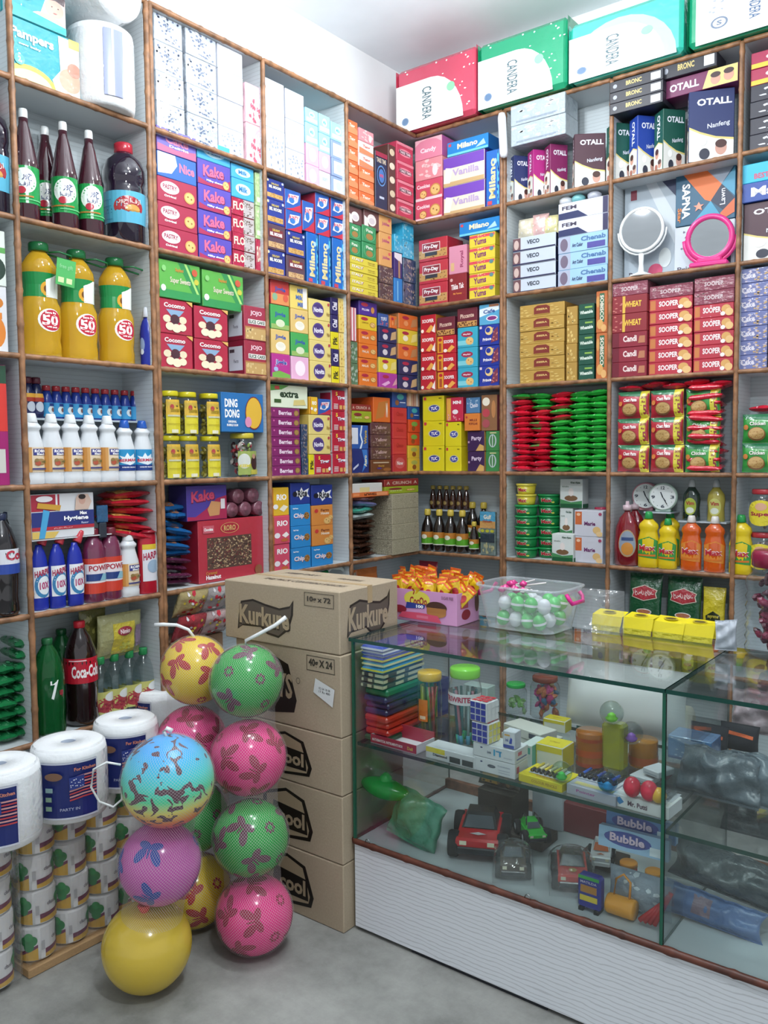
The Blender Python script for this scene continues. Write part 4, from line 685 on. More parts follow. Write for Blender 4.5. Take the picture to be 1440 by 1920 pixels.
# hygiene and toilet cleaner bay
zl = ledge(L, 5, 58, 210, 1014, .012, 'bent white card ledge under the razor carton', ('#c8ccd0', 'card'), .003)
ds('razor', 'razor_box', 'razor carton with blue razor print', BX, '#d4d6da', [Rr(0, .62, .38, 1, '#a82c40'), Rr(.38, .74, .41, 1, '#e8e8ec'), Rr(.41, .74, .44, 1, '#a82c40'), Rr(0, .24, 1, .6, '#283478'), Rr(0, .18, 1, .26, '#b02c3c'), ('p', [(0, 0), (.34, 0), (.42, .14), (0, .16)], '#d8b860'), ('p', [(.1, 0), (.19, 0), (.28, .62), (.18, .66)], '#48a0d0'), ('p', [(.08, .7), (.44, .62), (.46, .74), (.1, .82)], '#c89838'), E_(.2, .9, .13, .07, '#e8e4e8'), T('Hygiene', .7, .42, .4, .13), T('Max', .82, .54, .12, .08), ('t', 'Razor', .84, .31, .12, .05, 0, '#c0c8e0'), ('p', [(.68, .62), (.7, .9), (.74, .98), (.9, .98), (.96, .8), (.9, .62)], '#c8aea0'), E_(.8, .84, .055, .1, '#c09888'), E_(.8, .92, .06, .06, '#2c2424'), ('t', '\u0645\u06cc\u06a9\u0633', .48, .22, .3, .04, 0, '#e8d0d0')], [full('#28306c')])
stack(L, 5, 57, 177, 925, ['razor'], 'on the card ledge', base=zl + .001, D=.11)
me = pillow('snack_packet', .15, .1, .034, '#b02030', [('p', [(.05, .1), (.5, .05), (.4, .9), (.1, .8)], '#c8944c'), ('s', .1, .15, .45, .85, 9, .05, '#e0bc70'), T('Kolson', .7, .5, .4, .3, '#f0dcdc', 8)], 5, flat=True)
for i in range(6):
    u, z = wu(L, 234 + (i % 2) * 8, 1002 - i * 15, .05)
    lay('snack_packet', me, (-.012 - .01 * (i % 2), u, z), (0, .22 - .05 * i, PI / 2 + .1 * (i % 3 - 1)), 'red and gold snack packet' + posword(i, 6) + ' in pile right of razor carton', 'packet', 'red snack packets beside the razor carton')
mb = MB().box((-.014, 0, .0), (.014, .012, .05), ('#28303c', 'plastic'), .004).box((-.02, .002, .05), (.02, .01, .105), ('#1c5078', 'foil'), .002)
o = mb.obj('brush_packet'); u, z = wu(L, 195, 1010, .01); o.location = (-.01, u, z + .002); o.rotation_euler = (0, .0, PI / 2); tag(o, 'dark blue brush packet beside the razor carton', 'brush')
hb = toilet('#20309c', '#c03c48', .235, harp, None)
def tilt_cap(t):
    for c in t.children:
        if c.name.startswith('cap'): c.rotation_euler = (0, .5, 0); c.location = (-.085, 0, .026)
tilt_cap(hb)
for i, (px, py) in enumerate([(74, 1080), (107, 1080), (141, 1080)]):
    o = hb if i == 0 else copy_tree(hb); put(o, L, 5, px, py, .04 - .01 * i, 'blue toilet cleaner bottle, ' + ['nearest the post', 'middle of three', 'beside the maroon bottles'][i], 'bottle', 'blue toilet cleaner bottles', rz=4)
PW = [(.15, 0), (.16, .02), (.16, .66), (.13, .8), (.09, .86), (.07, .9)]
pw = bottle('disinfectant_bottle', PW, ('#6c2848', 'liquid'), [(.08, .89), (.085, .9), (.08, .98), (.07, 1)], ('#6c2030', 'plastic'), [(.12, .6, 190, '#c84030', [Rr(.1, .3, .95, .84, '#e4dce0'), T('POWER', .56, .72, .66, .16, '#a83040'), Rr(.15, .36, .6, .56, '#28407c'), ('p', [(.5, .36), (.9, .36), (.9, .5), (.6, .56)], '#88b8c8')])], h=.235, sy=.85)
for i, px in enumerate([176, 208]):
    o = pw if i == 0 else copy_tree(pw); put(o, L, 5, px, 1080, .035, 'maroon liquid bottle with red band, ' + ['beside blue cleaners', 'beside white bleach bottle'][i], 'bottle', 'maroon disinfectant bottles')
pb = copy_tree(pr1); put(pb, L, 5, 241, 1070, .03, 'white bleach bottle with orange label standing among toilet cleaners', 'bottle')
rh = bottle('cleaner_bottle', [(.17, 0), (.18, .02), (.18, .9), (.15, .97)], ('#b01c30', 'plastic'), [(.15, .965), (.1, .985), (.09, 1.0)], ('#8c1828', 'plastic'), [(.2, .78, 110, '#dcdce4', [Rr(0, .86, 1, 1, '#d8b838'), T('HARPIC', .5, .7, .9, .2, '#a82c4c', 10), E_(.55, .4, .3, .18, '#98b0c8')])], h=.215, sy=.6)
put(rh, L, 5, 278, 1060, .03, 'flat red cleaner bottle against the post', 'bottle')
# cola shelf
Z6 = ZB(6)
CB = [(.1, 0), (.15, .015), (.162, .06), (.15, .2), (.158, .32), (.158, .62), (.15, .7), (.1, .85), (.05, .93), (.045, .95)]
def soda(col, capc, lab, h, kind='liquid'): return bottle('soft_drink_bottle', CB, (col, kind), [(.05, .935), (.055, .945), (.055, .99), (.048, 1)], (capc, 'plastic'), [(.42, .66, 300, None if lab[0] is None else lab[0], lab[1])], h=h, n=24)
coke = soda('#1c0c0e', '#b82030', ('#b81c30', [T('Coca-Cola', .5, .48, .34, .5, '#f4ecec', 10), Rr(.3, .9, .5, .94, '#e8c8cc')]), .33)
put(coke, L, 6, 152, 1280, .05, 'cola bottle with red label and red cap on the bottom shelf', 'bottle', rz=-12)
s7 = soda('#187038', '#1c5c34', (None, [T('7', .47, .3, .1, .8, '#e8ecec', 20), T('up', .56, .1, .06, .3, '#a83040')]), .3, 'amber')
put(s7, L, 6, 92, 1310, .025, 'front green lemon drink bottle beside the cola', 'bottle', 'green drink bottles'); put(copy_tree(s7), L, 6, 118, 1290, .118, 'rear green lemon drink bottle behind the front one', 'bottle', 'green drink bottles')
wb = bottle('juice_bottle', [(.17, 0), (.19, .02), (.185, .5), (.17, .62), (.12, .75), (.07, .82), (.06, .86)], ('#f0f6f6', 'clear'), [(.068, .85), (.075, .86), (.075, .96), (.07, .97)], ('#2c8c50', 'plastic'), [(.05, .42, 220, '#c8c878', [E_(.5, .4, .3, .34, '#b04850'), E_(.6, .75, .16, .2, '#e8ecec'), ('s', .1, .05, .9, .6, 9, .06, '#983848')])], h=.2)
for i, px in enumerate([189, 216, 244, 270]):
    o = wb if i == 0 else copy_tree(wb); put(o, L, 6, px, 1300, .07, 'clear juice bottle with green cap, ' + ['beside the cola', 'second right of cola', 'third right of cola', 'nearest the right post'][i], 'bottle', 'clear juice bottles with green caps')
me = pillow('snack_bag', .17, .15, .06, '#a8a878', [('r', .28, .1, .8, .8, '#d0c048'), E_(.54, .62, .18, .1, '#a03848'), T('Nimko', .54, .62, .24, .1, '#f0dce0'), ('s', .3, .14, .78, .4, 9, .05, '#b8b858'), ('r', .82, .2, .98, .7, '#8c7890')], 3)
u, z = wu(L, 228, 1232, .05); lay('snack_bag', me, (-.07, u, z), (.1, 0, PI / 2), 'yellow snack bag with red oval lying on the clear bottles', 'snack bag')
me = pillow('snack_bag', .1, .15, .04, '#6c6c38', [('s', .1, .1, .9, .9, 14, .08, '#98944c')], 8)
u, z = wu(L, 182, 1228, .08); lay('snack_bag', me, (-.115, u, z), (.1, 0, PI / 2), 'olive snack bag behind the yellow snack bag', 'snack bag')
# far left bay slices
ds('ornjar', 'glass_box', 'white carton with orange bottle print', BX, '#d8d8dc', [E_(.6, .3, .35, .26, '#d88030'), Rr(.4, .5, .85, .6, '#d88030'), E_(.6, .75, .3, .1, '#c87828')])
ds('grnblk', 'carton', 'white carton with dark green print', BX, '#d4dcd4', [E_(.6, .3, .4, .24, '#20382c'), Rr(0, .6, 1, .7, '#58a050')])
stack(L, 3, -52, 14, 428, [('ornjar', 1.2), ('grnblk', 1)], 'cut off at left edge beside oil jugs')
ds('magpk', 'detergent_box', 'magenta and red detergent carton', BX, '#9c1c68', [Rr(0, .45, 1, .85, '#d03830'), Rr(0, .85, 1, 1, '#284c38'), Rr(.3, .1, .9, .3, '#c8c8c0')])
stack(L, 4, -50, 16, 682, ['magpk'], 'cut off at the left edge beside bleach bottles')
pep = soda('#120c12', '#28304c', ('#d8dce4', [Rr(0, 0, 1, .4, '#2c489c'), T('Cola', .6, .75, .3, .4, '#b83048'), ('p', [(0, 0), (.1, .4), (.2, 0)], '#c84860')]), .3)
put(pep, L, 5, 4, 1060, .04, 'dark cola bottle with blue and white label at left edge', 'bottle', 'dark cola bottles at left edge'); put(copy_tree(pep), L, 5, 20, 1060, .11, 'dark cola bottle behind the front one at left edge', 'bottle', 'dark cola bottles at left edge')
gp = pillow('detergent_packet', .056, .13, .036, '#1c7040', [('s', .1, .1, .9, .9, 10, .08, '#54a878')], 9, flat=True)
for c_, (px, nn) in enumerate([(12, 7), (46, 9)]):
    for i in range(nn):
        u, z = wu(L, px, 1380, .05); lay('detergent_packet', gp, (-.02 - RG.uniform(0, .02), u, Z6 + .019 + i * .034), (RG.uniform(-.05, .05), RG.uniform(-.06, .06), PI / 2 + RG.uniform(-.15, .15)), 'green shiny packet' + posword(i, nn) + ' of the ' + ['outer', 'inner'][c_] + ' pile at bottom left', 'packet', 'green packets piled at the left edge')

# ---- second bay of the left wall ----
W2 = 'in the top row'
stack(L, 1, 292, 345, 28, ['wfoil'] * 4, 'in pile beside the lying tissue roll', grp='silver foil cartons')
stack(L, 1, 350, 407, 58, ['wfoil'] * 4, 'in second pile from the tissue roll', grp='silver foil cartons')
stack(L, 1, 410, 457, 84, ['whitef', 'white', 'white', 'white'], 'in pile under the top moulding')
stack(L, 1, 462, 495, 160, ['pinkwrap', 'pinkwrap'], 'beside the second post', D=.12, inset=.006)
stack(L, 2, 296, 370, 247, ['pastry', 'pastry', 'pastry', 'nice', 'kakeT'], 'beside the first post')
stack(L, 2, 372, 434, 268, ['kake'] * 4 + [('sky', .8)], 'right of the pastry boxes')
stack(L, 2, 436, 478, 312, ['flo'] * 4 + [('sky', 1.1), ('sky', .8)], 'right of the violet boxes')
stack(L, 2, 480, 496, 325, ['flo'] + ['ltgreen'] * 2, 'squeezed against the second post')
u0, u1, z = stack(L, 3, 299, 362, 562, ['cocomo'] * 2, 'beside the first post', grp='red cookie boxes')
stack(L, 3, 298, 376, 492, ['gree'], 'on the left red cookie boxes', base=z + .001, inset=.012)
u0, u1, z = stack(L, 3, 365, 428, 577, ['cocomo'] * 2, 'in middle of its shelf', grp='red cookie boxes')
stack(L, 3, 380, 457, 512, ['gree'], 'on the middle cookie boxes', base=z + .001, inset=.012)
stack(L, 3, 458, 503, 575, ['sliceb'] * 2, 'beside the second post', D=.09, inset=-.002)
# yellow jars
ylab = [('r', 0, 0, 1, 1, '#d8cc38'), ('r', 0, .55, 1, 1, '#d8b040'), E_(.35, .78, .12, .08, '#b04040'), T('Zabardast', .55, .7, .6, .12, '#a08828'), Rr(.1, .5, .9, .55, '#c8c8a8'), Rr(.3, .02, .7, .12, '#e0dcc0'), Rr(.1, .28, .9, .3, '#b8a828')]
yj = jar('candy_jar', .04, .152, '#ccc020', fill=filler(['#8c7c28', '#a89838', '#6c6020', '#c0b048'], 46, .016), labels=[(.03, .8, 84, None, ylab)])
zt = None
for r_ in (0, 1):
    for i, px in enumerate([318, 352, 393]):
        o = yj if (r_, i) == (0, 0) else copy_tree(yj)
        put(o, L, 4, px, 850, .05, ['lower', 'upper'][r_] + ' yellow capped candy jar, ' + ['nearest the first post', 'middle of its tier', 'right end of its tier'][i], 'jar', 'yellow candy jars in two tiers', base=ZB(4) + r_ * .154, rz=-8)
bj = jar('candy_jar', .053, .165, '#c8b83c', fill=filler(['#b83040', '#e8e0d8', '#88a040', '#502830', '#d8c8c0'], 70, .014), labels=[(.05, .62, 130, None, [('r', .1, .0, .9, .95, '#98a858'), E_(.3, .55, .2, .3, '#d0d4cc'), T('KEEMTI', .36, .36, .4, .12, '#d8c838'), E_(.66, .5, .15, .3, '#40282c'), E_(.62, .74, .07, .1, '#b89078'), Rr(.5, .02, .95, .2, '#c0b850')])])
put(bj, L, 4, 454, 850, .055, 'large candy jar with printed label under the blue gum carton', 'jar', rz=-8)
stack(L, 4, 416, 495, 737, ['ding'], 'lying on the large candy jar', base=ZB(4) + .168, D=.08, inset=.01)
# blue packs, cake box, foil rolls, hazelnut box
bp = pillow('biscuit_packet', .1, .12, .038, '#1c5890', [('p', [(.1, .1), (.5, .1), (.6, .5), (.3, .9)], '#98684c'), ('s', .1, .1, .9, .9, 7, .06, '#4890c8')], 4, flat=True)
ppk = pillow('biscuit_packet', .09, .12, .03, '#5c2844', [('s', .1, .1, .9, .9, 9, .07, '#a08078')], 6, flat=True)
for i in range(11):
    u, z = wu(L, 343 - (i % 3) * 4, 1100, .03); zz = ZB(5) + .016 + i * .0262
    low = i < 4; lay('biscuit_packet', ppk if low else bp, (-.04 + (i % 2) * .014, u, zz), (RG.uniform(-.12, .12), RG.uniform(-.1, .22), PI / 2 + RG.uniform(-.3, .3)), (('purple packet' if low else 'shiny blue packet') + (posword(i, 12) if low else ', ' + ['lowest', 'second', 'third', 'fourth', 'fifth', 'sixth', 'topmost'][i - 4]) + ' blue one'[: 0 if low else 9] + ' in leaning pile by the red nut box'), 'packet', 'purple packets in the pile' if low else 'blue packets in the pile')
ds('roro', 'cake_box', 'large red hazelnut cake box', BX, '#b82c40', [Rr(.12, .2, .8, .72, '#584038')] + [('s', .13, .22, .79, .7, 90 + i, .014, c) for i, c in enumerate(['#8c6c54', '#3c2c28', '#a88c68', '#742c34', '#c8b088'])] + [T('RORO', .46, .86, .18, .09, '#d8b070'), ('o', .46, .86, .14, .09, .01, '#d8b070'), Rr(.06, .8, .22, .92, '#cc6070'), T('Chocolate', .14, .86, .13, .05), T('Hazelnut', .2, .08, .22, .07), ('t', 'Caramel', .17, .15, .16, .05, 0, '#c89838'), E_(.9, .1, .06, .08, '#905838')], [full('#981c30')], 'film')
ds('kakel', 'cake_box', 'large violet cake box', BX, '#4c3c94', [('p', [(0, 0), (1, 0), (1, .7), (.75, .62), (.45, .3), (.2, .1), (0, .12)], '#a82850'), T('Kake', .4, .7, .6, .34, '#701c44', 14), T('Kake', .39, .72, .58, .32, '#c84868', 14), ('p', [(.55, .1), (.8, .12), (.84, .5), (.6, .55), (.5, .3)], '#c89060'), Rr(.84, .3, .95, .6, '#dcd8dc')], [full('#382c70')])
u0, u1, z = stack(L, 5, 372, 496, 972, ['roro'], 'behind the top carton', D=.1, inset=.03)
stack(L, 5, 350, 426, 910, ['kakel'], 'on the red hazelnut box', base=z + .001, inset=.03, D=.1)
for i, (px, r_) in enumerate([(438, 0), (463, 0), (488, 0), (450, 1), (478, 1)]):
    mb = MB(); M = Matrix.Rotation(PI / 2, 4, 'X'); mb.lathe([(.008, 0), (.012, .006), (.026, .002), (.029, .01), (.029, .1), (.02, .105)], ('#7c4858', 'foil'), 16, M=M @ Matrix.Rotation(PI, 4, 'X'), cap=True)
    o = mb.obj('wafer_roll_packet'); u = wu(L, px, 955, .03)[0]; o.location = (-.032, u, z + .031 + r_ * .05); o.rotation_euler = (0, 0, PI / 2); tag(o, 'round pink foil packet end, ' + ['lower left', 'lower middle', 'lower right', 'upper left', 'upper right'][i] + ' of five', 'packet', 'round pink foil packets on the red nut box')
# snack bags at the bottom
for i, (px, py, c, sd) in enumerate([(350, 1198, '#a03c44', 1), (398, 1196, '#b8a0a0', 2), (352, 1150, '#b8a878', 3), (400, 1152, '#a8a4a4', 4), (352, 1205, '#8c2c38', 5)][:4]):
    me = pillow('snack_bag', .13, .11, .06, c, [('s', .05, .05, .95, .95, 12, .08, '#c03040'), ('s', .05, .05, .95, .95, 8, .06, '#e0dce0'), ('s', .05, .05, .95, .95, 6, .06, '#d8c048')], sd, flat=False)
    u, z = wu(L, px, py, .02); base = ZB(6) + .2 + (0 if i < 2 else .085)
    lay('snack_bag', me, (-.03, u, base), (.5, 0, PI / 2), 'crumpled red and silver snack bag, ' + ['lower left', 'lower right', 'upper left', 'upper right'][i] + ' beside the balls', 'snack bag', 'crumpled snack bags beside top carton')
ds('bagbox', 'carton', 'brown carton', BX, '#8c7058', [Rr(.1, .4, .9, .6, '#a88c70')])
stack(L, 6, 325, 420, 1195, ['bagbox'], 'under the crumpled snack bags', D=.14)

# ---- third bay ----
stack(L, 1, 499, 535, 152, [('whitef', 1), ('white', 1.1)], 'beside the second post in top row')
stack(L, 1, 537, 572, 172, ['whitef', 'white', 'white'], 'in second pile of third bay')
stack(L, 1, 574, 598, 205, ['cyanp', 'cyanp', 'cyanb', ('cyanb', .7)], 'in narrow pile of the top row')
stack(L, 1, 599, 620, 216, ['white', 'cyanp', 'cyanb', 'cyanb'], 'in narrow pile beside the blue rimmed boxes')
stack(L, 1, 622, 648, 232, ['bluew'] * 3 + ['cyanb'], 'beside the third post')
stack(L, 2, 499, 535, 337, [('belb', 1), ('belm', 1), ('belb', .95), ('belb', .8)], 'beside the second post')
u0, u1, z = stack(L, 2, 538, 573, 436, ['belm', 'belb'], 'in the second pile')
stack(L, 2, 536, 566, 357, ['gems'] * 2, 'on the navy and brown boxes', base=z + .001, grp='blue sweets boxes')
u0, u1, z = stack(L, 2, 575, 597, 437, ['princ'], 'left one of three', D=.12); stack(L, 2, 599, 621, 442, ['princ'], 'middle one of three', D=.12); u2 = stack(L, 2, 624, 646, 448, ['princ'], 'right one of three', D=.12)
stack(L, 2, 568, 590, 378, ['gems'], 'small one between two piles', base=z + .001, grp='blue sweets boxes'); stack(L, 2, 592, 618, 364, ['gems'] * 2, 'on the middle tall carton', base=z + .001, grp='blue sweets boxes'); stack(L, 2, 621, 648, 374, ['gems'] * 2, 'beside the third post', base=u2[2] + .001, grp='blue sweets boxes')
stack(L, 3, 509, 544, 526, ['jgm', 'jgy', 'jgg', 'jgr'], 'beside the second post')
stack(L, 3, 546, 579, 536, ['cyanp', 'jgg', 'jgy', 'jgv'], 'in second pile of jelly boxes')
stack(L, 3, 581, 621, 562, ['novita'] * 4, 'above the red biscuit boxes')
stack(L, 3, 622, 636, 558, ['yels', 'navys', 'yels', 'navys', 'navys'], 'beside the upper wafer pile')
stack(L, 3, 637, 653, 560, ['yelp'] * 5, 'against the third post')
u0, u1, z = stack(L, 4, 510, 564, 765, ['berry'] * 7, 'beside the second post')
stack(L, 4, 507, 578, 722, ['exbox'], 'on the magenta pile', base=z + .001)
stack(L, 4, 566, 578, 795, ['blfoil'] * 3, 'between magenta and red boxes')
u0, u1, z = stack(L, 4, 580, 590, 852, ['yels'], 'under the lower wafer boxes')
stack(L, 4, 591, 622, 852, ['tiger'], 'under the lower wafer boxes')
u0, u1, z2 = stack(L, 4, 580, 620, 778, ['novita'] * 2, 'beside the red biscuit pile', base=z + .001)
stack(L, 4, 580, 596, 744, ['riby'], 'small one on the wafer boxes', base=z2 + .001); stack(L, 4, 598, 622, 748, ['gems'], 'on the lower wafer boxes', base=z2 + .001)
stack(L, 4, 624, 654, 732, ['tiger'] * 4, 'against the third post')
stack(L, 5, 509, 544, 914, ['ribp', 'ribp', 'riby'], 'beside the second post')
stack(L, 5, 546, 583, 905, ['chip'] * 3 + ['rite'], 'in middle of its shelf')
stack(L, 5, 585, 625, 909, ['chip', 'peanut', 'peanut', 'rite'], 'right end of its shelf')

# ---- corner bay of the left wall ----
stack(L, 1, 652, 672, 226, ['oran'] * 5 + ['oran'], 'beside the third post')
stack(L, 1, 674, 702, 244, ['oran'] * 3 + ['oranw'] * 2 + ['pinkst'], 'in second orange pile')
stack(L, 1, 704, 727, 286, ['time'], 'between orange and rose boxes'); stack(L, 1, 729, 743, 272, ['coco'], 'beside the tall navy box')
stack(L, 1, 745, 776, 270, ['timep'] * 4, 'at the room corner')
u0, u1, z = stack(L, 2, 653, 709, 484, ['italy'] * 5, 'beside the third post')
u0, u1, z2 = stack(L, 2, 654, 677, 420, ['grnb'] * 2, 'left pair on the yellow cartons', base=z + .001); stack(L, 2, 680, 706, 424, ['grnb'] * 2, 'right pair on the yellow cartons', base=z + .001)
stack(L, 2, 654, 680, 388, ['brwt'], 'left one under the orange boxes', base=z2 + .001); stack(L, 2, 683, 712, 392, ['brwt'], 'right one under the orange boxes', base=z2 + .001)
u0, u1, z = stack(L, 2, 712, 738, 500, ['dkfoil'] * 2, 'in middle of its shelf')
stack(L, 2, 712, 736, 405, ['peach'] * 3, 'on the dark foil boxes', base=z + .001)
u0, u1, z = stack(L, 2, 740, 755, 474, ['blu2', 'chocb'], 'beside dark foil boxes')
stack(L, 2, 740, 756, 440, ['cyfoil'], 'on the purple chocolate box', base=z + .001)
u0, u1, z = stack(L, 2, 757, 781, 486, ['blfoil'] * 2, 'at the room corner'); stack(L, 2, 757, 777, 418, ['cyfoil'] * 2, 'at the room corner', base=z + .001)
u0, u1, z = stack(L, 3, 655, 672, 640, ['grfoil'] * 2, 'beside the third post'); stack(L, 3, 655, 669, 576, ['redstr'], 'on the green foil packets', base=z + .001)
stack(L, 3, 674, 708, 566, ['ormay'] * 4 + ['yelmay', 'purmay'], 'left pile of the corner shelf')
u0, u1, z = stack(L, 3, 711, 745, 614, ['magmay', 'ylmay2', 'navmay', 'navmay'], 'middle pile of corner shelf')
stack(L, 3, 711, 730, 588, ['bluelab'], 'on the navy wafer boxes', base=z + .001); stack(L, 3, 732, 745, 592, ['ormay2'], 'small one behind the blue box', base=z + .001)
stack(L, 3, 748, 784, 590, ['navmay', 'navmay', 'ormay2', 'ylmay2', 'ormay2'], 'at the inner corner')
u0, u1, z = stack(L, 4, 658, 692, 797, ['navyc', 'bluew2'], 'beside the third post')
stack(L, 4, 659, 697, 758, ['lime', ('redslab', .6)], 'on the blue cartons', base=z + .012)
u0, u1, z = stack(L, 4, 696, 734, 792, [('brwbox', 1.05), 'brwfoil', 'brwfoil', 'brwfoil'], 'beside the blue cartons')
stack(L, 4, 700, 732, 745, ['orang2'], 'on the brown foil boxes', base=z + .001)
stack(L, 4, 737, 764, 735, [('redcat', 1.1), 'redkit', 'redkit', 'redkit', ('sunl', 1)], 'beside the brown foil pile')
stack(L, 4, 766, 788, 738, ['yelsun', 'yelsun', 'redsun', 'redsun', 'sunl', 'stripet'], 'at the inner corner')
# nut cartons, pouches
ds('vermi', 'vermicelli_block', 'speckled beige vermicelli block', 'packet', '#a8a088', [('s', .01, .01, .99, .99, 260, .012, '#686050'), ('s', .01, .01, .99, .99, 200, .012, '#d4ccb4')], [full('#98907c'), ('s', .01, .01, .99, .99, 160, .02, '#605848'), ('s', .01, .01, .99, .99, 120, .02, '#ccc4ac')])
u0, u1, z = stack(L, 5, 736, 786, 925, ['vermi'] * 4, 'at the inner corner', D=.15, inset=-.02)
stack(L, 5, 722, 786, 898, [('lime', 1), ('redslab', 1)], 'on the vermicelli blocks', base=z + .001, inset=-.01)
pch = pillow('dried_pouch', .12, .13, .03, '#40281e', [('s', .05, .05, .95, .95, 30, .04, '#80583c')], 2, flat=True)
for i in range(8):
    u, _ = wu(L, 694, 1050, .0); lay('dried_pouch', pch, (-.005 - .01 * (i % 2), u - .01, ZB(5) + .016 + i * .021), (RG.uniform(-.06, .06), RG.uniform(-.05, .1), PI / 2 + RG.uniform(-.2, .2)), 'dark brown dried fruit pouch' + posword(i, 8) + ' under the striped bags', 'pouch', 'dark brown pouches')
for i, (c, a) in enumerate([('#b8c4c4', '#68888c'), ('#48a890', '#b8dcd4'), ('#8088c0', '#d8d8ec'), ('#c07868', '#ecd8d4')]):
    me = pillow('striped_bag', .13, .12, .035, c, [Rr(.05, .2, .95, .32, a), Rr(.05, .5, .95, .62, a), Rr(.05, .75, .95, .82, a)], 20 + i, flat=True); u, _ = wu(L, 690, 1000, .0)
    lay('striped_bag', me, (-.002, u - .012 + .01 * i, ZB(5) + .192 + i * .026), (RG.uniform(-.1, .1), RG.uniform(-.05, .15), PI / 2 + .2 * (i % 2)), ['grey striped', 'turquoise', 'violet striped', 'salmon striped'][i] + ' plastic bag in pile on the brown pouches', 'bag')
ds('planet', 'wafer_carton', 'orange wafer carton with black letters', BX, '#d87038', [T('PLANET', .5, .5, .34, .5, '#4c2c20'), Rr(.66, .15, .96, .85, '#e89868'), Rr(.04, .2, .2, .8, '#e8905c')], [full('#c06030')])
ds('whct', 'carton', 'pale open carton', BX, '#d0d0cc', [Rr(.3, .3, .6, .7, '#d8cc90')])
z = ZB(5) + .296
u0, u1, z = stack(L, 5, 658, 730, 930, ['planet'], 'on top of the striped bags', base=z, inset=-.01, jit=.01); stack(L, 5, 656, 718, 906, ['whct'], 'on the orange wafer carton', base=z + .001, inset=-.005)
# ---------------- back wall, bay by bay ----------------
R = 'R'
def cand(key, c, desc, inner='#e8ecec', dots=True):
    el = [('p', [(.0, .0), (.78, .0)] + [(.45 + .4 * math.cos(a * .2244), .0 + .74 * math.sin(a * .2244)) for a in range(8)] + [(0, .74)], inner)]
    ds(key, 'nappy_pack', desc, 'nappy pack', c, ([('s', .02, .02, .98, .98, 46, .014, '#d8ece4')] if dots else []) + el + [('t', 'CANDERA', .4, .36, .12, .5, -90, '#48646c'), E_(.12, .16, .035, .05, '#58789c'), E_(.7, .5, .05, .07, '#88c8a0'), ('o', .12, .16, .045, .06, .01, '#7088a8')], [full(c)], 'film')
    DS[key]['ch'] = .018
cand('cred', '#c8405c', 'red and white nappy pack'); cand('cgrn', '#10986c', 'green and white dotted nappy pack'); cand('ctea', '#40c8b4', 'turquoise nappy pack with grey arc', dots=False); cand('cgw', '#149a70', 'green edged white nappy pack', dots=False)
DS['ctea']['fr'].insert(0, ('p', [(.45 + .5 * math.cos(a * .2244), .86 * math.sin(a * .2244)) for a in range(15)], '#a8b0b0'))
DS['cgw']['fr'] = [Rr(.08, .0, 1, 1, '#e4e8ec'), ('t', 'CANDERA', .62, .45, .1, .5, -90, '#4c6890'), ('o', .3, .3, .08, .1, .02, '#6c7c94'), T('S', .3, .3, .05, .08, '#6c7c94'), ('s', .2, .5, .35, .8, 8, .02, '#a8b0c0')]
for (x0, x1, yt, key) in [(742, 893, 108, 'cred'), (895, 1063, 55, 'cgrn'), (1066, 1282, 10, 'ctea'), (1288, 1500, -50, 'cgw')]:
    stack(R, 0, x0, x1, yt, [key], 'lying on top of the back wall shelves', D=.2, inset=-.045, base=ZL[0] + .011)
# bay beside the corner
stack(R, 1, 778, 829, 258, ['coccr', 'coccr', 'pinkst', 'pinks'], 'beside the room corner')
u0, u1, z = stack(R, 1, 831, 909, 288, ['vanil'] * 2, 'in middle of the top corner shelf')
stack(R, 1, 838, 916, 258, ['princf'], 'lying on the purple and cream cartons', base=z + .001)
stack(R, 1, 911, 937, 281, ['princ'], 'standing beside the double post', D=.12)
stack(R, 2, 785, 839, 446, ['fryday'] * 3, 'beside the room corner')
stack(R, 2, 841, 875, 460, ['tikka', 'pinkbx'], 'between red snack and yellow boxes')
u0, u1, z = stack(R, 2, 879, 928, 437, ['yums'] * 5, 'near the double post')
stack(R, 2, 860, 936, 411, ['princf'], 'lying on the yellow biscuit boxes', base=z + .001)
stack(R, 3, 788, 817, 590, ['sooperc'] * 4, 'beside the room corner')
u0, u1, z = stack(R, 3, 819, 855, 629, ['soop2'] * 3, 'second pile from the corner'); stack(R, 3, 819, 853, 594, ['pisto'], 'on the second red pile', base=z + .001)
u0, u1, z = stack(R, 3, 857, 895, 613, ['cyanp2'] * 3, 'in middle of its shelf'); stack(R, 3, 856, 894, 577, ['pisto'], 'on the cyan boxes', base=z + .001)
stack(R, 3, 898, 936, 570, ['prince'] * 3 + ['ovalt'], 'beside the double post')
stack(R, 4, 792, 832, 742, ['tuc'] * 3, 'in pile beside the corner')
u0, u1, z = stack(R, 4, 834, 864, 791, ['tuc'] * 2, 'in second cracker pile'); stack(R, 4, 836, 868, 745, ['prett'], 'on the second cracker pile', base=z + .001)
u0, u1, z = stack(R, 4, 876, 908, 808, ['party'] * 2, 'near the double post'); u2 = stack(R, 4, 910, 936, 808, ['grnleaf'] * 2, 'beside the double post')
u0, u1, z1 = stack(R, 4, 870, 899, 775, ['pollysh'], 'on the dark purple boxes', base=z + .001, inset=.005); stack(R, 4, 873, 899, 745, ['bluesc'], 'above the orange box', base=z1 + .001)
stack(R, 4, 902, 932, 740, ['stripj'], 'on the green leaf boxes', base=u2[2] + .001)
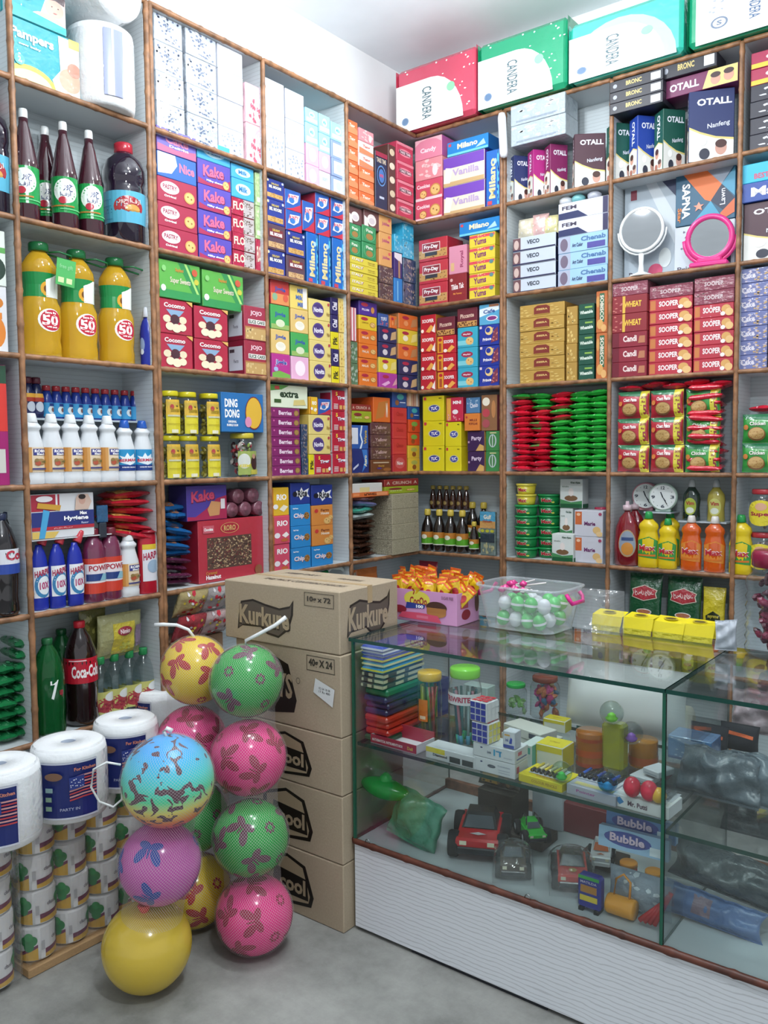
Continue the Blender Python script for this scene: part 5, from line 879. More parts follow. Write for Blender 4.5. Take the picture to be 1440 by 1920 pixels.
# squash bottles
SQ = [(.13, 0), (.15, .02), (.15, .5), (.13, .62), (.06, .8), (.05, .86)]
def squash(h, lab=True):
    return bottle('squash_bottle', [(r * 1.02, z) for r, z in SQ], ('#1c120e', 'liquid'), [(.075, .85), (.08, .87), (.078, .97), (.06, 1)], ('#c8b048', 'plastic'), [(.16, .46, 200, '#58a02c', [Rr(0, .55, 1, 1, '#b87830'), E_(.5, .62, .14, .18, '#e0dcc8'), Rr(0, 0, 1, .08, '#d8dcc8')])] if lab else [], h=h, n=16)
ps = squash(.2); pq = squash(.15)
for i, px in enumerate([802, 824, 845, 867]):
    o = ps if i == 0 else copy_tree(ps); put(o, R, 5, px, 1000, .04, 'tall dark squash bottle, ' + ['nearest the vermicelli blocks', 'second from the blocks', 'third from the blocks', 'beside the shorter bottle'][i], 'bottle', 'dark squash bottles with yellow caps')
put(pq, R, 5, 889, 1000, .035, 'short dark squash bottle beside the hanging sachet pack', 'bottle')
zq = ledge(R, 5, 806, 875, 955, .085, 'pale inner ledge carrying two tiers of amber bottles')
po = bottle('small_syrup_bottle', [(r * .9, z) for r, z in SQ], ('#3c1c10', 'liquid'), [(.1, .85), (.105, .87), (.1, .98), (.08, 1)], ('#c8b058', 'plastic'), [(.15, .4, 180, '#4c3020', [E_(.5, .5, .2, .3, '#a08850')])], h=.115, n=12)
first = True
for i in range(6):
    px = 812 + i * 12.5; o = po if first else copy_tree(po); first = False
    put(o, R, 5, px, 940, .13, 'small amber bottle on the inner ledge, ' + ['first', 'second', 'third', 'fourth', 'fifth', 'sixth'][i] + ' from the left', 'bottle', 'small amber bottles on the ledge', base=zq)
for i, px in enumerate([886, 907]):
    put(copy_tree(ps), R, 5, px, 960, .125, ['squash bottle behind the short dark bottle', 'squash bottle behind the hanging sachet pack'][i], 'bottle', base=ZB(5) + .035)
blk = MB().box((-.07, -.03, 0), (.07, .03, .034), ('#584838', 'card'), .002).obj('carton'); blk.location = (wu(R, 896, 1000, .125)[0], .13, ZB(5)); tag(blk, 'low brown carton under the two rear squash bottles', 'box')
mb = MB().box((-.04, .0, .0), (.04, .02, .2), ('#6c7c78', 'foil'), .004).art([Rr(0, .62, 1, 1, '#4c9cc0'), Rr(.0, .62, 1, .78, '#c89858'), T('Gulf', .5, .88, .5, .1, '#e8e4d0'), T('Hakeem', .5, .78, .6, .06, '#a04830'), ('s', .05, .05, .95, .28, 12, .06, '#b8b488'), Rr(.04, .3, .96, .5, '#2c3840'), E_(.18, .56, .13, .035, '#b8b838'), E_(.5, .56, .13, .035, '#b8b838'), E_(.82, .56, .13, .035, '#b8b838')], planar(-.04, 0, 0, .08, .2), kind='foil')
o = mb.obj('sachet_pack'); u, _ = wu(R, 914, 1000, .012); o.location = (u, .0125, ZB(5)); tag(o, 'blue topped sachet pack beside the post, right of the squash bottles', 'packet')

# bay with hair colour, creams, gold biscuits
def angled(key, px, py, H, W, Dp, rz, k, label, d=.05, base=None):
    o = bpy.data.objects.new(DS[key]['n'], box_mesh(key, W, Dp, H)); COL.objects.link(o)
    u = wu(R, px, py, d)[0]; o.location = (u, d, ZB(k) if base is None else base); o.rotation_euler = (0, 0, math.radians(rz)); return tag(o, label, 'box', 'hair colour boxes')
DSN = {'otn': 'navy', 'otm': 'magenta', 'otp': 'plum', 'otb': 'brown', 'otg': 'dark green', 'otr': 'royal blue'}
for px, key, H, lb in [(980, 'otn', .2, 'navy hair colour box at left, below the silver foil boxes'), (1016, 'otm', .205, 'magenta hair colour box between navy and plum ones'), (1048, 'otp', .21, 'plum hair colour box right of the magenta one')]: angled(key, px, 310, H, .08, .056, 52, 1, lb, .05)
angled('otb', 1106, 300, .215, .125, .055, 32, 1, 'brown hair colour box nearest the middle post', .03)
for px, key, H, lb in [(1172, 'otg', .23, 'first dark green hair colour box right of the post'), (1216, 'otr', .235, 'royal blue hair colour box between two green ones'), (1264, 'otg', .235, 'second dark green hair colour box beside the navy one')]: angled(key, px, 260, H, .095, .065, 50, 1, lb, .055)
angled('otn', 1334, 230, .26, .16, .065, 22, 1, 'largest navy hair colour box, front fully visible', .025)
z = topof_ = wu(R, 1005, 254, .0)[1]
stack(R, 1, 957, 1060, 185, ['silv'] * 2, 'lying on the hair colour boxes', base=ZB(1) + .222, inset=-.02, D=.12)
mb = MB().lathe([(.001, 0), (.014, .004), (.018, .02), (.018, .17), (.014, .188), (.001, .19)], ('#e4e8ec', 'plastic'), 16)
o = mb.obj('white_tube'); p = at(945, 296, 1, -.03); o.location = (p.x, -.03, p.z); o.rotation_euler = (0, -.06, 0); tag(o, 'white rounded plastic tube propped before the double post', 'tube')
stack(R, 1, 1142, 1243, 140, ['bronc'] * 3, 'left pile on hair colour boxes', base=ZB(1) + .246, inset=-.02, D=.11)
ds('otlie', 'hair_colour_box', 'lying plum hair colour box with faces', BX, '#6c2050', [T('OTALL', .26, .5, .42, .44, '#e0d8e4'), ('p', [(.52, 0), (1, 0), (1, 1), (.6, 1)], '#d8c87c'), E_(.7, .4, .07, .3, '#c89480'), E_(.88, .45, .07, .3, '#c89480'), E_(.7, .66, .07, .16, '#3c2428'), E_(.88, .7, .07, .16, '#3c2428')], [full('#4c1c3c')])
u0, u1, z = stack(R, 1, 1248, 1384, 134, ['otlie'], 'on the upright boxes', base=ZB(1) + .265, D=.12)
stack(R, 1, 1238, 1345, 108, ['bronc'], 'single one on the plum box', base=z + .001, D=.11, inset=.0)
u0, u1, z = stack(R, 2, 961, 1042, 441, ['veco'] * 4, 'beside the double post')
for i, (px, c, sh, nm) in enumerate([(985, '#d8d0b8', 1, 'cream'), (1010, '#e0b8b4', 2, 'pink'), (1030, '#e0d8a0', 3, 'yellow')]):
    me = pillow('soft_bag', .075, .085 + .012 * (i % 2), .06, c, [('s', .1, .1, .9, .9, 7, .08, '#f0ece4')], 40 + i); lay('soft_bag', me, (wu(R, px, 420, .05)[0], .055 + .01 * i, z + .004), (-.1, 0, .1 * i), nm + ' plastic bag of puffs on the white cream boxes', 'bag')
u0, u1, z = stack(R, 2, 1046, 1140, 374, ['chanab'] * 3 + ['fem'] * 2, 'left of the mirrors')
for i, (px, c, nm) in enumerate([(1062, '#e0e4e8', 'white'), (1085, '#88ccd0', 'turquoise'), (1115, '#c8ccd8', 'grey')]):
    mb = MB().lathe([(.012, 0), (.028, .006), (.03, .02), (.012, .036), (.006, .05), (.001, .055)], (c, 'plastic'), 16); o = mb.obj('bottle_nipple' if 0 else 'plastic_dome'); o.location = (wu(R, px, 372, .05)[0], .05, z + .001); tag(o, nm + ' plastic cap shape on the cream boxes under the brown box', 'cap')
stack(R, 3, 974, 1058, 569, ['gold'] * 6, 'beside the double post'); stack(R, 3, 1061, 1082, 574, ['goldn'] * 4, 'beside the gold boxes')
stack(R, 3, 1084, 1114, 569, ['wheat'] * 5, 'beside the narrow gold packets'); stack(R, 3, 1117, 1139, 545, [('sobis', 1), ('sobis', .9)], 'against the middle post')
# noodle packets, edge on
nred = pillow('noodle_packet', .094, .13, .033, '#d02038', [('s', .05, .05, .95, .95, 8, .06, '#d06070')], 11, flat=True, wr=.1)
ngrn = pillow('noodle_packet', .094, .13, .033, '#30b044', [('s', .05, .05, .95, .95, 8, .06, '#70c070')], 12, flat=True, wr=.1)
nmix = pillow('noodle_packet', .094, .13, .033, '#d02840', [('p', [(0, 0), (.5, 0), (.4, 1), (0, 1)], '#3ca050')], 13, flat=True, wr=.1)
cols = ['rrrrrrrrrrrrrg', 'rrrrmrrmmrrggg', 'gggggggggrgrrr', 'gggggggggggggg', 'gggggggggggggg']
un = [wu(R, x, 800, .03)[0] for x in (977, 1013, 1050, 1086, 1120)]
pn = ['leftmost', 'second', 'middle', 'fourth', 'rightmost']
for c, s in enumerate(cols):
    for i, ch in enumerate(s):
        me = {'r': nred, 'g': ngrn, 'm': nmix}[ch]
        lay('noodle_packet', me, (un[c] + RG.uniform(-.004, .004), .022 + RG.uniform(-.006, .01), ZB(4) + .013 + i * .0243), (RG.uniform(-.08, .08), RG.uniform(-.09, .09), RG.uniform(-.12, .12)), {'r': 'red', 'g': 'green', 'm': 'red and green'}[ch] + ' noodle packet' + posword(i, 14) + ' of the ' + pn[c] + ' pile', 'packet', 'noodle packets piled edge on')
# tubs of dishwash paste
def tub(c, cl, r=.05, h=.046):
    t = empty('dishwash_tub', (0, 0, 0)); P = [(r * .84, 0), (r * .9, h * .1), (r, h * .82)]
    MB().lathe(P, (c, 'plastic'), 20).obj('tub_body', t); MB().lathe([(r * 1.04, h * .8), (r * 1.07, h * .84), (r * 1.07, h * .97), (r, h)], (cl, 'plastic'), 20).obj('lid', t)
    def sf(u, v, o):
        z = h * (.12 + .64 * v); rr = prof_r(P, z) + o; a = math.radians(-150 + 120 * u); return (rr * math.cos(a), rr * math.sin(a), z)
    MB().art([T('Max', .5, .5, .52, .62, '#f0e8e8'), T('Max', .5, .48, .48, .54, '#b82c38'), E_(.8, .2, .07, .12, '#c8d858')], sf, off=.0012, nx=8, ny=2, kind='plastic').obj('label', t); return t
tg = tub('#187c40', '#209050'); ty = tub('#c8b838', '#d0c44c', .043, .046)
first = True
for i in range(5):
    o = tg if first else copy_tree(tg); first = False; put(o, R, 5, 987, 990, .056, 'green dishwash tub' + posword(i, 6) + ' in the left pile under yellow tubs', 'tub', 'green dishwash tubs', base=ZB(5) + i * .0472)
for i in range(2): put(ty if i == 0 else copy_tree(ty), R, 5, 987, 920, .056, 'yellow dishwash tub, ' + ['lower', 'upper'][i] + ' one on the left green pile', 'tub', base=ZB(5) + (5 + i) * .0472)
for i in range(6): put(copy_tree(tg), R, 5, 1030, 980, .115, 'green dishwash tub' + posword(i, 6) + ' in the right pile beside white boxes', 'tub', 'green dishwash tubs', base=ZB(5) + i * .0472, rz=10)
stack(R, 5, 1034, 1075, 1001, ['teabx'], 'front one beside lower white box', D=.06, inset=-.004)
stack(R, 5, 1076, 1130, 957, ['marie'] * 2, 'beside the middle post', D=.09)
u0, u1, z = stack(R, 5, 1049, 1074, 953, [('teabx', .75), ('teabx', 1)], 'behind the front tea box', D=.06, inset=.075)
stack(R, 5, 1049, 1092, 898, ['teabx'], 'topmost above the white boxes', base=z + .001, D=.06, inset=.07)
pj = jar('sweet_jar', .034, .13, '#b83c58', fill=None); put(pj, R, 5, 1128, 920, .125, 'clear jar with pink lid behind the white biscuit boxes', 'jar', base=ZB(5) + .1)
sb_ = MB().box((-.04, -.03, 0), (.04, .03, .099), ('#b8bcc8', 'card'), .002).obj('biscuit_box'); sb_.location = (wu(R, 1128, 920, .125)[0] - .012, .135, ZB(5)); tag(sb_, 'plain grey white box under the pink lidded jar', 'box')

# mirror bay
stack(R, 2, 1170, 1268, 340, ['brid'], 'left of the teal box', D=.03, inset=.1)
u0, u1, z = stack(R, 2, 1264, 1378, 418, ['bric'], 'under the teal box', D=.03, inset=.085); stack(R, 2, 1266, 1379, 315, ['sapna'], 'behind the pink mirror', base=z + .001, D=.03, inset=.08)
def mirror(c, px, py, r, d, base, label, stand=True):
    t = empty('table_mirror', (0, 0, 0)); M = Matrix.Rotation(PI / 2, 4, 'X'); zc = wu(R, px, py, d)[1] - base
    n = 40; rim = MB(); rim.tube([(r * math.cos(2 * PI * i / n), 0, zc + r * math.sin(2 * PI * i / n)) for i in range(n)], .0065 if stand else .011, (c, 'plastic'), 10, closed=True); rim.obj('rim', t)
    MB().lathe([(r - .002, -.002), (r - .002, .002)], ('#e8ecf0', 'mirror'), 40, M=Matrix.Translation((0, 0, zc)) @ M, smooth=False).obj('mirror_glass', t)
    b = MB()
    if stand:
        b.tube([((r + .012) * math.cos(a * PI / 12 + PI), .008, zc + (r + .012) * math.sin(a * PI / 12 + PI)) for a in range(13)], .004, (c, 'plastic'), 8)
        b.lathe([(.045, 0), (.046, .006), (.03, .012), (.012, .02), (.009, .05), (.011, zc - r - .01)], (c, 'plastic'), 28)
    else:
        b.tube([((r + .016) * math.cos(a * PI / 12 + PI), .008, zc + (r + .016) * math.sin(a * PI / 12 + PI)) for a in range(13)], .008, (c, 'plastic'), 8)
        b.box((-.07, -.028, 0), (.07, .03, .02), (c, 'plastic'), .006); b.box((-.045, -.012, .018), (.045, .014, .04), (c, 'plastic'), .006)
    b.obj('stand', t); t.location = (wu(R, px, py, d)[0], d, base); t.rotation_euler = (0, 0, .12); tag(t, label, 'mirror')
mirror('#e8ecec', 1203, 431, .083, .03, ZB(2), 'round white table mirror on a thin stand')
mirror('#e0408c', 1331, 446, .079, .03, ZB(2), 'round pink framed table mirror before the teal box', False)
stack(R, 3, 1147, 1213, 528, ['candi'] * 3 + [('wheatr', 1.25), ('wheatr', 1.2), ('soopt', .9)], 'beside the middle post', inset=.0)
stack(R, 3, 1216, 1298, 533, ['soopw'] * 6 + ['soopt'], 'in middle of its shelf'); stack(R, 3, 1300, 1376, 518, ['soopw'] * 5 + ['soopt'] * 2, 'beside the right post')
# noodle multipacks
def multi(c, word, key):
    return pillow('noodle_multipack', .132, .107, .05, c, [('p', [(0, .86), (.74, .8), (.74, 1), (0, 1)], '#2c7850'), ('r', .74, 0, 1, 1, '#d8cc38'), T('15', .86, .3, .17, .36, '#8c2430'), T('SAVE', .86, .76, .18, .1, '#8c2430'), T('Rs', .86, .6, .1, .07, '#8c2430'), T(word, .44, .68, .44, .13, '#ece4e0'), E_(.42, .32, .25, .24, '#8c5c34'), E_(.42, .34, .22, .2, '#c8a468'), ('s', .24, .18, .6, .48, 30, .018, '#a87840'), E_(.12, .55, .07, .09, '#c87838')], key, kind='film', wr=.06)
mr_, mg_ = multi('#b02034', 'Chatt Patta', 51), multi('#2c9438', 'Chicken', 52)
for r_ in range(3):
    for c_ in range(3):
        px = [1186, 1249, 1316][c_]; u = wu(R, px, 860, .02)[0]
        lay('noodle_multipack', mr_ if c_ < 2 else mg_, (u, .028, ZB(4) + .002 + r_ * .1075), (RG.uniform(-.03, .03), RG.uniform(-.03, .03), 0), ['red', 'red', 'green'][c_] + ' noodle multipack with yellow strip, ' + ['bottom', 'middle', 'top'][r_] + ' row, ' + ['left', 'middle', 'right'][c_] + ' column', 'packet', 'noodle multipacks with yellow strips')
for i in range(5):
    lay('noodle_packet', nred, (wu(R, 1180 + i * 42, 735, .02)[0], .015, ZB(4) + .338 + (i % 2) * .01), (0, RG.uniform(-.1, .1), RG.uniform(-.3, .3)), 'loose red noodle packet lying above multipacks, ' + ['first', 'second', 'third', 'fourth', 'last'][i] + ' from left', 'packet', 'loose red packets above the multipacks')
for i in range(11):
    lay('noodle_packet', nred, (wu(R, 1362, 800, .04)[0] - .012, .055, ZB(4) + .02 + i * .0305), (RG.uniform(-.1, .1), RG.uniform(-.2, .2), RG.uniform(1.3, 1.8)), 'red noodle packet' + posword(i, 11) + ' of the pile against the right post', 'packet', 'red packets piled at the right post')
# dishwash bottles and clocks
RBT = [(.17, 0), (.2, .015), (.205, .3), (.18, .6), (.12, .74), (.05, .82), (.045, .86)]
rb = bottle('dishwash_bottle', RBT, ('#7c1020', 'liquid'), [(.055, .85), (.07, .87), (.07, .93), (.03, .94), (.025, .995)], ('#c8b0b8', 'plastic'), [(.14, .56, 90, None, [E_(.5, .5, .46, .5, '#b89868'), E_(.5, .5, .42, .46, '#8c98a8'), E_(.5, .3, .3, .24, '#c88840'), Rr(.2, .6, .8, .72, '#384c78')], 14, 1)], h=.265, sy=.6)
put(rb, R, 5, 1176, 1000, .04, 'large red dishwash bottle nearest the middle post', 'bottle', 'large red dishwash bottles'); put(copy_tree(rb), R, 5, 1190, 1000, .115, 'large red dishwash bottle behind the front one', 'bottle', 'large red dishwash bottles')
MX = [(.17, 0), (.19, .015), (.185, .1), (.19, .3), (.19, .5), (.165, .6), (.155, .66), (.18, .72), (.165, .78), (.08, .86), (.06, .88)]
def maxb(h, c, cc, lc, kind='plastic'):
    return bottle('dishwash_bottle', MX, (c, kind), [(.07, .87), (.08, .88), (.065, .97), (.05, 1)], (cc, 'plastic'), [(.16, .56, 150, None, [('p', [(.06, .1), (.94, .0), (.98, .8), (.6, 1), (.1, .8)], lc), T('Max', .52, .5, .66, .3, '#f0e4e4'), T('Max', .52, .48, .62, .26, '#b82c38'), Rr(.15, .12, .85, .2, '#d87830')])], h=h, sy=.65)
my = maxb(.225, '#dcc020', '#2c9850', '#3c9444'); mo = maxb(.215, '#d05818', '#e0dcd8', '#d88838', 'liquid')
put(my, R, 5, 1216, 1020, .03, 'taller yellow dishwash bottle beside the red bottles', 'bottle', 'yellow dishwash bottles'); o = maxb(.2, '#dcc020', '#2c9850', '#3c9444'); put(o, R, 5, 1252, 1020, .03, 'shorter yellow dishwash bottle beside the orange bottles', 'bottle', 'yellow dishwash bottles')
put(copy_tree(my), R, 5, 1256, 1000, .12, 'yellow dishwash bottle hidden behind the two front ones', 'bottle', 'yellow dishwash bottles')
put(mo, R, 5, 1296, 1030, .035, 'orange dishwash bottle beside the yellow bottles', 'bottle', 'orange dishwash bottles'); put(copy_tree(mo), R, 5, 1340, 1030, .035, 'orange dishwash bottle nearest the right post', 'bottle', 'orange dishwash bottles')
zc_ = ledge(R, 5, 1207, 1258, 959, .06, 'small white ledge under the two clocks'); zv = ledge(R, 5, 1272, 1362, 976, .06, 'white ledge carrying two upright dishwash bottles')
def clock(px, rim, d, label):
    r = .052; t = empty('alarm_clock', (0, 0, 0)); M = Matrix.Rotation(PI / 2, 4, 'X'); zc = r + .008
    MB().lathe([(r, -.02), (r * 1.08, -.012), (r * 1.08, .012), (r, .018)], (rim, 'plastic'), 32, M=Matrix.Translation((0, 0, zc)) @ M).obj('case', t)
    f = MB().lathe([(r * .96, .0205), (.001, .0205)], '#dfe6e6', 32, M=Matrix.Translation((0, 0, zc)) @ M, smooth=False, cap=False)
    it = [T(str(n if n else 12), .5 + .37 * math.sin(n * PI / 6), .5 + .37 * math.cos(n * PI / 6), .15 if n % 3 == 0 else .05, .13 if n % 3 == 0 else .05, '#48505c') for n in (0, 3, 6, 9)] + [E_(.5 + .4 * math.sin(n * PI / 6), .5 + .4 * math.cos(n * PI / 6), .014, .014, '#48505c') for n in (1, 2, 4, 5, 7, 8, 10, 11)]
    f.art(it, lambda u, v, o: ((u - .5) * 2 * r * .96, -.0206 - o, zc + (v - .5) * 2 * r * .96)); f.obj('clock_face', t)
    h = MB()
    for ang, ln, wd in ((150, .034, .0016), (-22, .022, .0022), (143, .02, .0012)):
        a = math.radians(ang); h.tube([(0, -.0225, zc), (ln * math.sin(a), -.0225, zc + ln * math.cos(a))], wd, ('#28303c', 'plastic'), 6)
    h.obj('hand', t); MB().box((-.03, -.012, 0), (.03, .014, .012), (rim, 'plastic'), .003).obj('foot', t)
    u = wu(R, px, 930, d)[0]; t.location = (u, d, zc_ + .0005); t.rotation_euler = (0, 0, .2); tag(t, label, 'clock')
clock(1244, '#b8d0c4', .082, 'front round clock with pale green rim'); clock(1212, '#d89ca8', .135, 'rear clock with pink rim, half hidden by front one')
VM = [(.2, 0), (.22, .02), (.2, .3), (.22, .5), (.2, .64), (.1, .78), (.08, .82)]
for px, c, lc, lb in [(1297, '#20342c', '#a8b848', 'dark green dishwash bottle on the white ledge'), (1343, '#b0a448', '#c8c870', 'olive yellow dishwash bottle on the white ledge')]:
    put(bottle('dishwash_bottle', [(r * .95, z) for r, z in VM], (c, 'liquid'), [(.085, .81), (.09, .83), (.07, .95), (.04, 1)], ('#b8c0c4', 'plastic'), [(.14, .6, 110, None, [E_(.5, .45, .4, .45, lc), T('Vim', .5, .62, .5, .2, '#b03040'), E_(.5, .25, .25, .16, '#d8e0d0')], 0, 1)], h=.165, sy=.7), R, 5, px, 940, .09, lb, 'bottle', base=zv)
# tea packs on the lower shelf
def tea(px, wd, label):
    me = pillow('tea_pack', wd, .235, .05, '#104c2c', [('p', [(.1, .72), (.5, .8), (.9, .72), (.86, .66), (.9, .58), (.5, .52), (.1, .58), (.14, .65)], '#c8c0b0'), ('p', [(.13, .71), (.5, .785), (.87, .71), (.83, .66), (.87, .59), (.5, .535), (.13, .59), (.17, .65)], '#a02430'), ('t', '\u0627\u062d\u0633\u0627\u0646 \u0686\u0627\u0626\u06d2', .5, .66, .6, .1, 0, '#e8dcd8'), E_(.5, .14, .44, .07, '#d4d8d8'), E_(.52, .26, .24, .12, '#c0c4c4'), E_(.52, .34, .24, .05, '#e0e0dc'), E_(.52, .34, .21, .038, '#b07050'), ('t', 'Tea', .52, .24, .2, .05, 8, '#a84048')], 61, kind='foil', wr=.03)
    lay('tea_pack', me, (wu(R, px, 1130, .02)[0], .02, ZB(6) + .127), (-.12, 0, .05), label, 'tea pack')
tea(1208, .135, 'green tea pack with cup print, left one above yellow sachets'); tea(1281, .135, 'green tea pack with cup print, right one above yellow sachets')
me = pillow('tea_pack', .085, .2, .04, '#c8b828', [('p', [(.2, .3), (.85, .34), (.8, .46), (.5, .54), (.15, .44)], '#28301c'), T('supreme', .5, .42, .5, .07, '#c8b848')], 66); lay('tea_pack', me, (wu(R, 1336, 1150, .02)[0], .03, ZB(6) + .127), (-.1, 0, .05), 'yellow tea pack with dark emblem right of the green packs', 'tea pack')
for px, c, lb in ((1195, '#6c5848', 'brown carton under the left green tea pack'), (1262, '#7c6450', 'brown carton under the right green tea pack'), (1328, '#746050', 'brown carton under the yellow tea pack')):
    o = MB().box((-.07, -.05, 0), (.07, .07, .124), (c, 'carton'), .002).obj('carton'); o.location = (wu(R, px, 1200, .02)[0], .07, ZB(6)); tag(o, lb, 'box')
# right edge bay
ds('darkp', 'packet_box', 'black and white printed box', BX, '#30303c', [('s', .1, .1, .9, .9, 12, .09, '#d8dce4')]); ds('redyp', 'packet_box', 'red and yellow printed box', BX, '#a82c50', [Rr(0, 0, 1, .3, '#d8c040'), E_(.5, .6, .2, .2, '#e0c8c8')])
stack(R, 1, 1406, 1500, 88, ['darkp'] * 4 + ['redyp'] * 2, 'cut off at the top right edge')
u0, u1, z = stack(R, 2, 1393, 1500, 374, ['otb'], 'at right edge under blue boxes'); stack(R, 2, 1390, 1510, 298, ['maic', 'bestc'], 'at the right edge', base=z + .001, inset=.005)
stack(R, 3, 1386, 1440, 502, ['bluefl'] * 7, 'at the right edge'); stack(R, 3, 1443, 1500, 502, ['bluefl'] * 7, 'beyond first pile at right edge')
for i in range(3):
    lay('noodle_multipack', [mg_, mg_, nred][i], (wu(R, 1425, 850, .02)[0], .03, ZB(4) + .002 + i * .108 + (.02 if i == 2 else 0)), (0, 0, 0), ['green noodle multipack at the right edge, lower one', 'green noodle multipack at the right edge, upper one', 'red noodle packet lying on the green multipacks at right edge'][i], 'packet')
put(copy_tree(my), R, 5, 1389, 1030, .03, 'yellow dishwash bottle beyond the right post', 'bottle', 'yellow dishwash bottles')
nj = jar('sweet_jar', .052, .16, '#a83038', fill=filler(['#c8b8b8', '#a0988c'], 30, .014), labels=[(.15, .75, 150, None, [E_(.5, .5, .45, .5, '#d8c838'), T('Super', .5, .45, .6, .2, '#a03040'), E_(.5, .75, .15, .15, '#d8a888')])])
for i in range(2): put(nj if i == 0 else copy_tree(nj), R, 5, 1432, 1000, .06, 'clear sweet jar with red lid at right edge, ' + ['lower', 'upper'][i] + ' one', 'jar', base=ZB(5) + i * .162)
# ---------------- cartons in front of the corner ----------------
def G(px, py, z): return at(px, py, 2, z)
CT = '#b4a48c'
KURK = [('p', [(.04, .1), (.06, .45), (.1, .78), (.3, .86), (.5, .78), (.72, .72), (.88, .8), (.94, .95), (.93, .6), (.86, .25), (.7, .03), (.52, .08), (.42, .22), (.12, .2)], '#2c2622'), ('p', [(.06, .14), (.08, .45), (.12, .74), (.3, .81), (.5, .73), (.72, .67), (.88, .75), (.91, .86), (.9, .6), (.83, .28), (.7, .08), (.53, .13), (.43, .26), (.13, .24)], '#5c534a')]
def carton(name, W, D, H, loc, rz, label, front=(), side=(), top=(), lift=0):
    t = empty(name, loc, rz); mb = MB().box((-W, 0, 0), (0, D, H), (CT, 'carton'), .003)
    mb.art(front, lambda u, v, o: (-W + u * W, -o, v * H), off=.0006); mb.art(side, lambda u, v, o: (o, u * D, v * H), off=.0006); mb.art(top, lambda u, v, o: (-W + u * W, v * D, H + o), off=.0006)
    mb.obj('carton_body', t)
    MB().box((-W + .001, D * .46, H), (-.001, D * .54, H + .0008), ('#b09a76', 'card')).box((-.0, D * .46, H * .72), (.0008, D * .54, H), ('#b09a76', 'card')).obj('sealing_tape', t)
    tag(t, label, 'carton', 'cardboard cartons stacked beside the counter'); return t
def inbox(x0, y0, x1, y1, it):   # re-map art into a sub-rectangle
    out = []
    sx, sy = x1 - x0, y1 - y0
    for a in it:
        if a[0] == 'p': out.append(('p', [(x0 + x * sx, y0 + y * sy) for x, y in a[1]], a[2]))
        elif a[0] == 'r': out.append(('r', x0 + a[1] * sx, y0 + a[2] * sy, x0 + a[3] * sx, y0 + a[4] * sy, a[5]))
        elif a[0] == 'e': out.append(('e', x0 + a[1] * sx, y0 + a[2] * sy, a[3] * sx, a[4] * sy, a[5]))
        elif a[0] in 'tT': out.append((a[0], a[1], x0 + a[2] * sx, y0 + a[3] * sy, a[4] * sx, a[5] * sy, a[6], a[7]))
    return out
frame = lambda x0, y0, x1, y1, w=.004, c='#3c3630': [Rr(x0, y0, x1, y0 + w * 2, c), Rr(x0, y1 - w * 2, x1, y1, c), Rr(x0, y0, x0 + w, y1, c), Rr(x1 - w, y0, x1, y1, c)]
f1 = inbox(.1, .1, .66, .82, KURK + [T('Kurkure', .48, .46, .82, .5, '#2c2622', -4), T('Kurkure', .475, .475, .8, .46, '#a8977c', -4)]) + frame(.72, .72, .96, .94) + [T('10g x 72', .84, .83, .19, .11, '#3c3630')]
s1 = inbox(.08, .16, .9, .92, KURK + [T('Kurkure', .48, .46, .82, .5, '#a8977c', -4)])
tp = [('t', 'THIS PACK CONTAINS SNACKS', .55, .3, .7, .1, 0, '#5c5448'), ('t', 'KEEP DRY', .3, .75, .3, .08, 0, '#5c5448'), ('t', 'FRAGILE', .75, .7, .2, .08, 0, '#5c5448')]
wedge = [('p', [(.0, .1), (.05, .8), (.5, .98), (.85, .85), (1, .3), (.95, .1), (.5, .02)], '#1c1814')]
f2 = inbox(.1, .1, .6, .9, wedge + [T('LAYS', .62, .5, .6, .4, '#a8977c')]) + frame(.7, .76, .95, .95) + [T('40g X 24', .825, .855, .21, .12, '#3c3630'), ('o', .62, .6, .018, .04, .003, '#3c3630'), ('p', [(.76, .5), (.78, .68), (.95, .58), (.93, .36)], '#d8dcdc'), ('t', '02 04 18 08', .86, .56, .1, .03, -12, '#6c6c6c'), ('t', '17 Rs 480', .86, .52, .1, .03, -12, '#6c6c6c')]
f3 = inbox(.2, .1, .72, .9, wedge + [('p', [(.1, .14), (.12, .76), (.5, .92), (.8, .8), (.93, .3), (.9, .16), (.5, .08)], '#a8977c'), ('p', [(.2, .2), (.25, .68), (.88, .6), (.9, .2)], '#1c1814'), T('cool', .6, .42, .5, .3, '#a8977c')])
cz = [0, .206, .411, .584, .826, 1.012]
C0 = (.795, -1.5)
for i, (W, D, dx, dy, rz, f, s, tpp, lb) in enumerate([
        (.42, .3, .0, 0, .004, f3, (), (), 'bottom carton of the stack beside the balls'), (.42, .3, .0, .0, -.0, f3, (), (), 'second carton from the floor in the tall stack'),
        (.42, .3, .0, .0, .002, f3, (), (), 'middle carton of the tall stack, darker logo'), (.44, .3, .0, -.0, -.002, f2, (), (), 'second carton from the top with a white paper sticker'),
        (.47, .29, -.004, .002, .03, f1, s1, tp, 'topmost carton of the stack with flag shaped snack logo')]):
    carton('cardboard_carton', W, D, cz[i + 1] - cz[i] - .002, (C0[0] + dx - .003, C0[1] + dy, cz[i]), rz, lb, f, s, tpp)
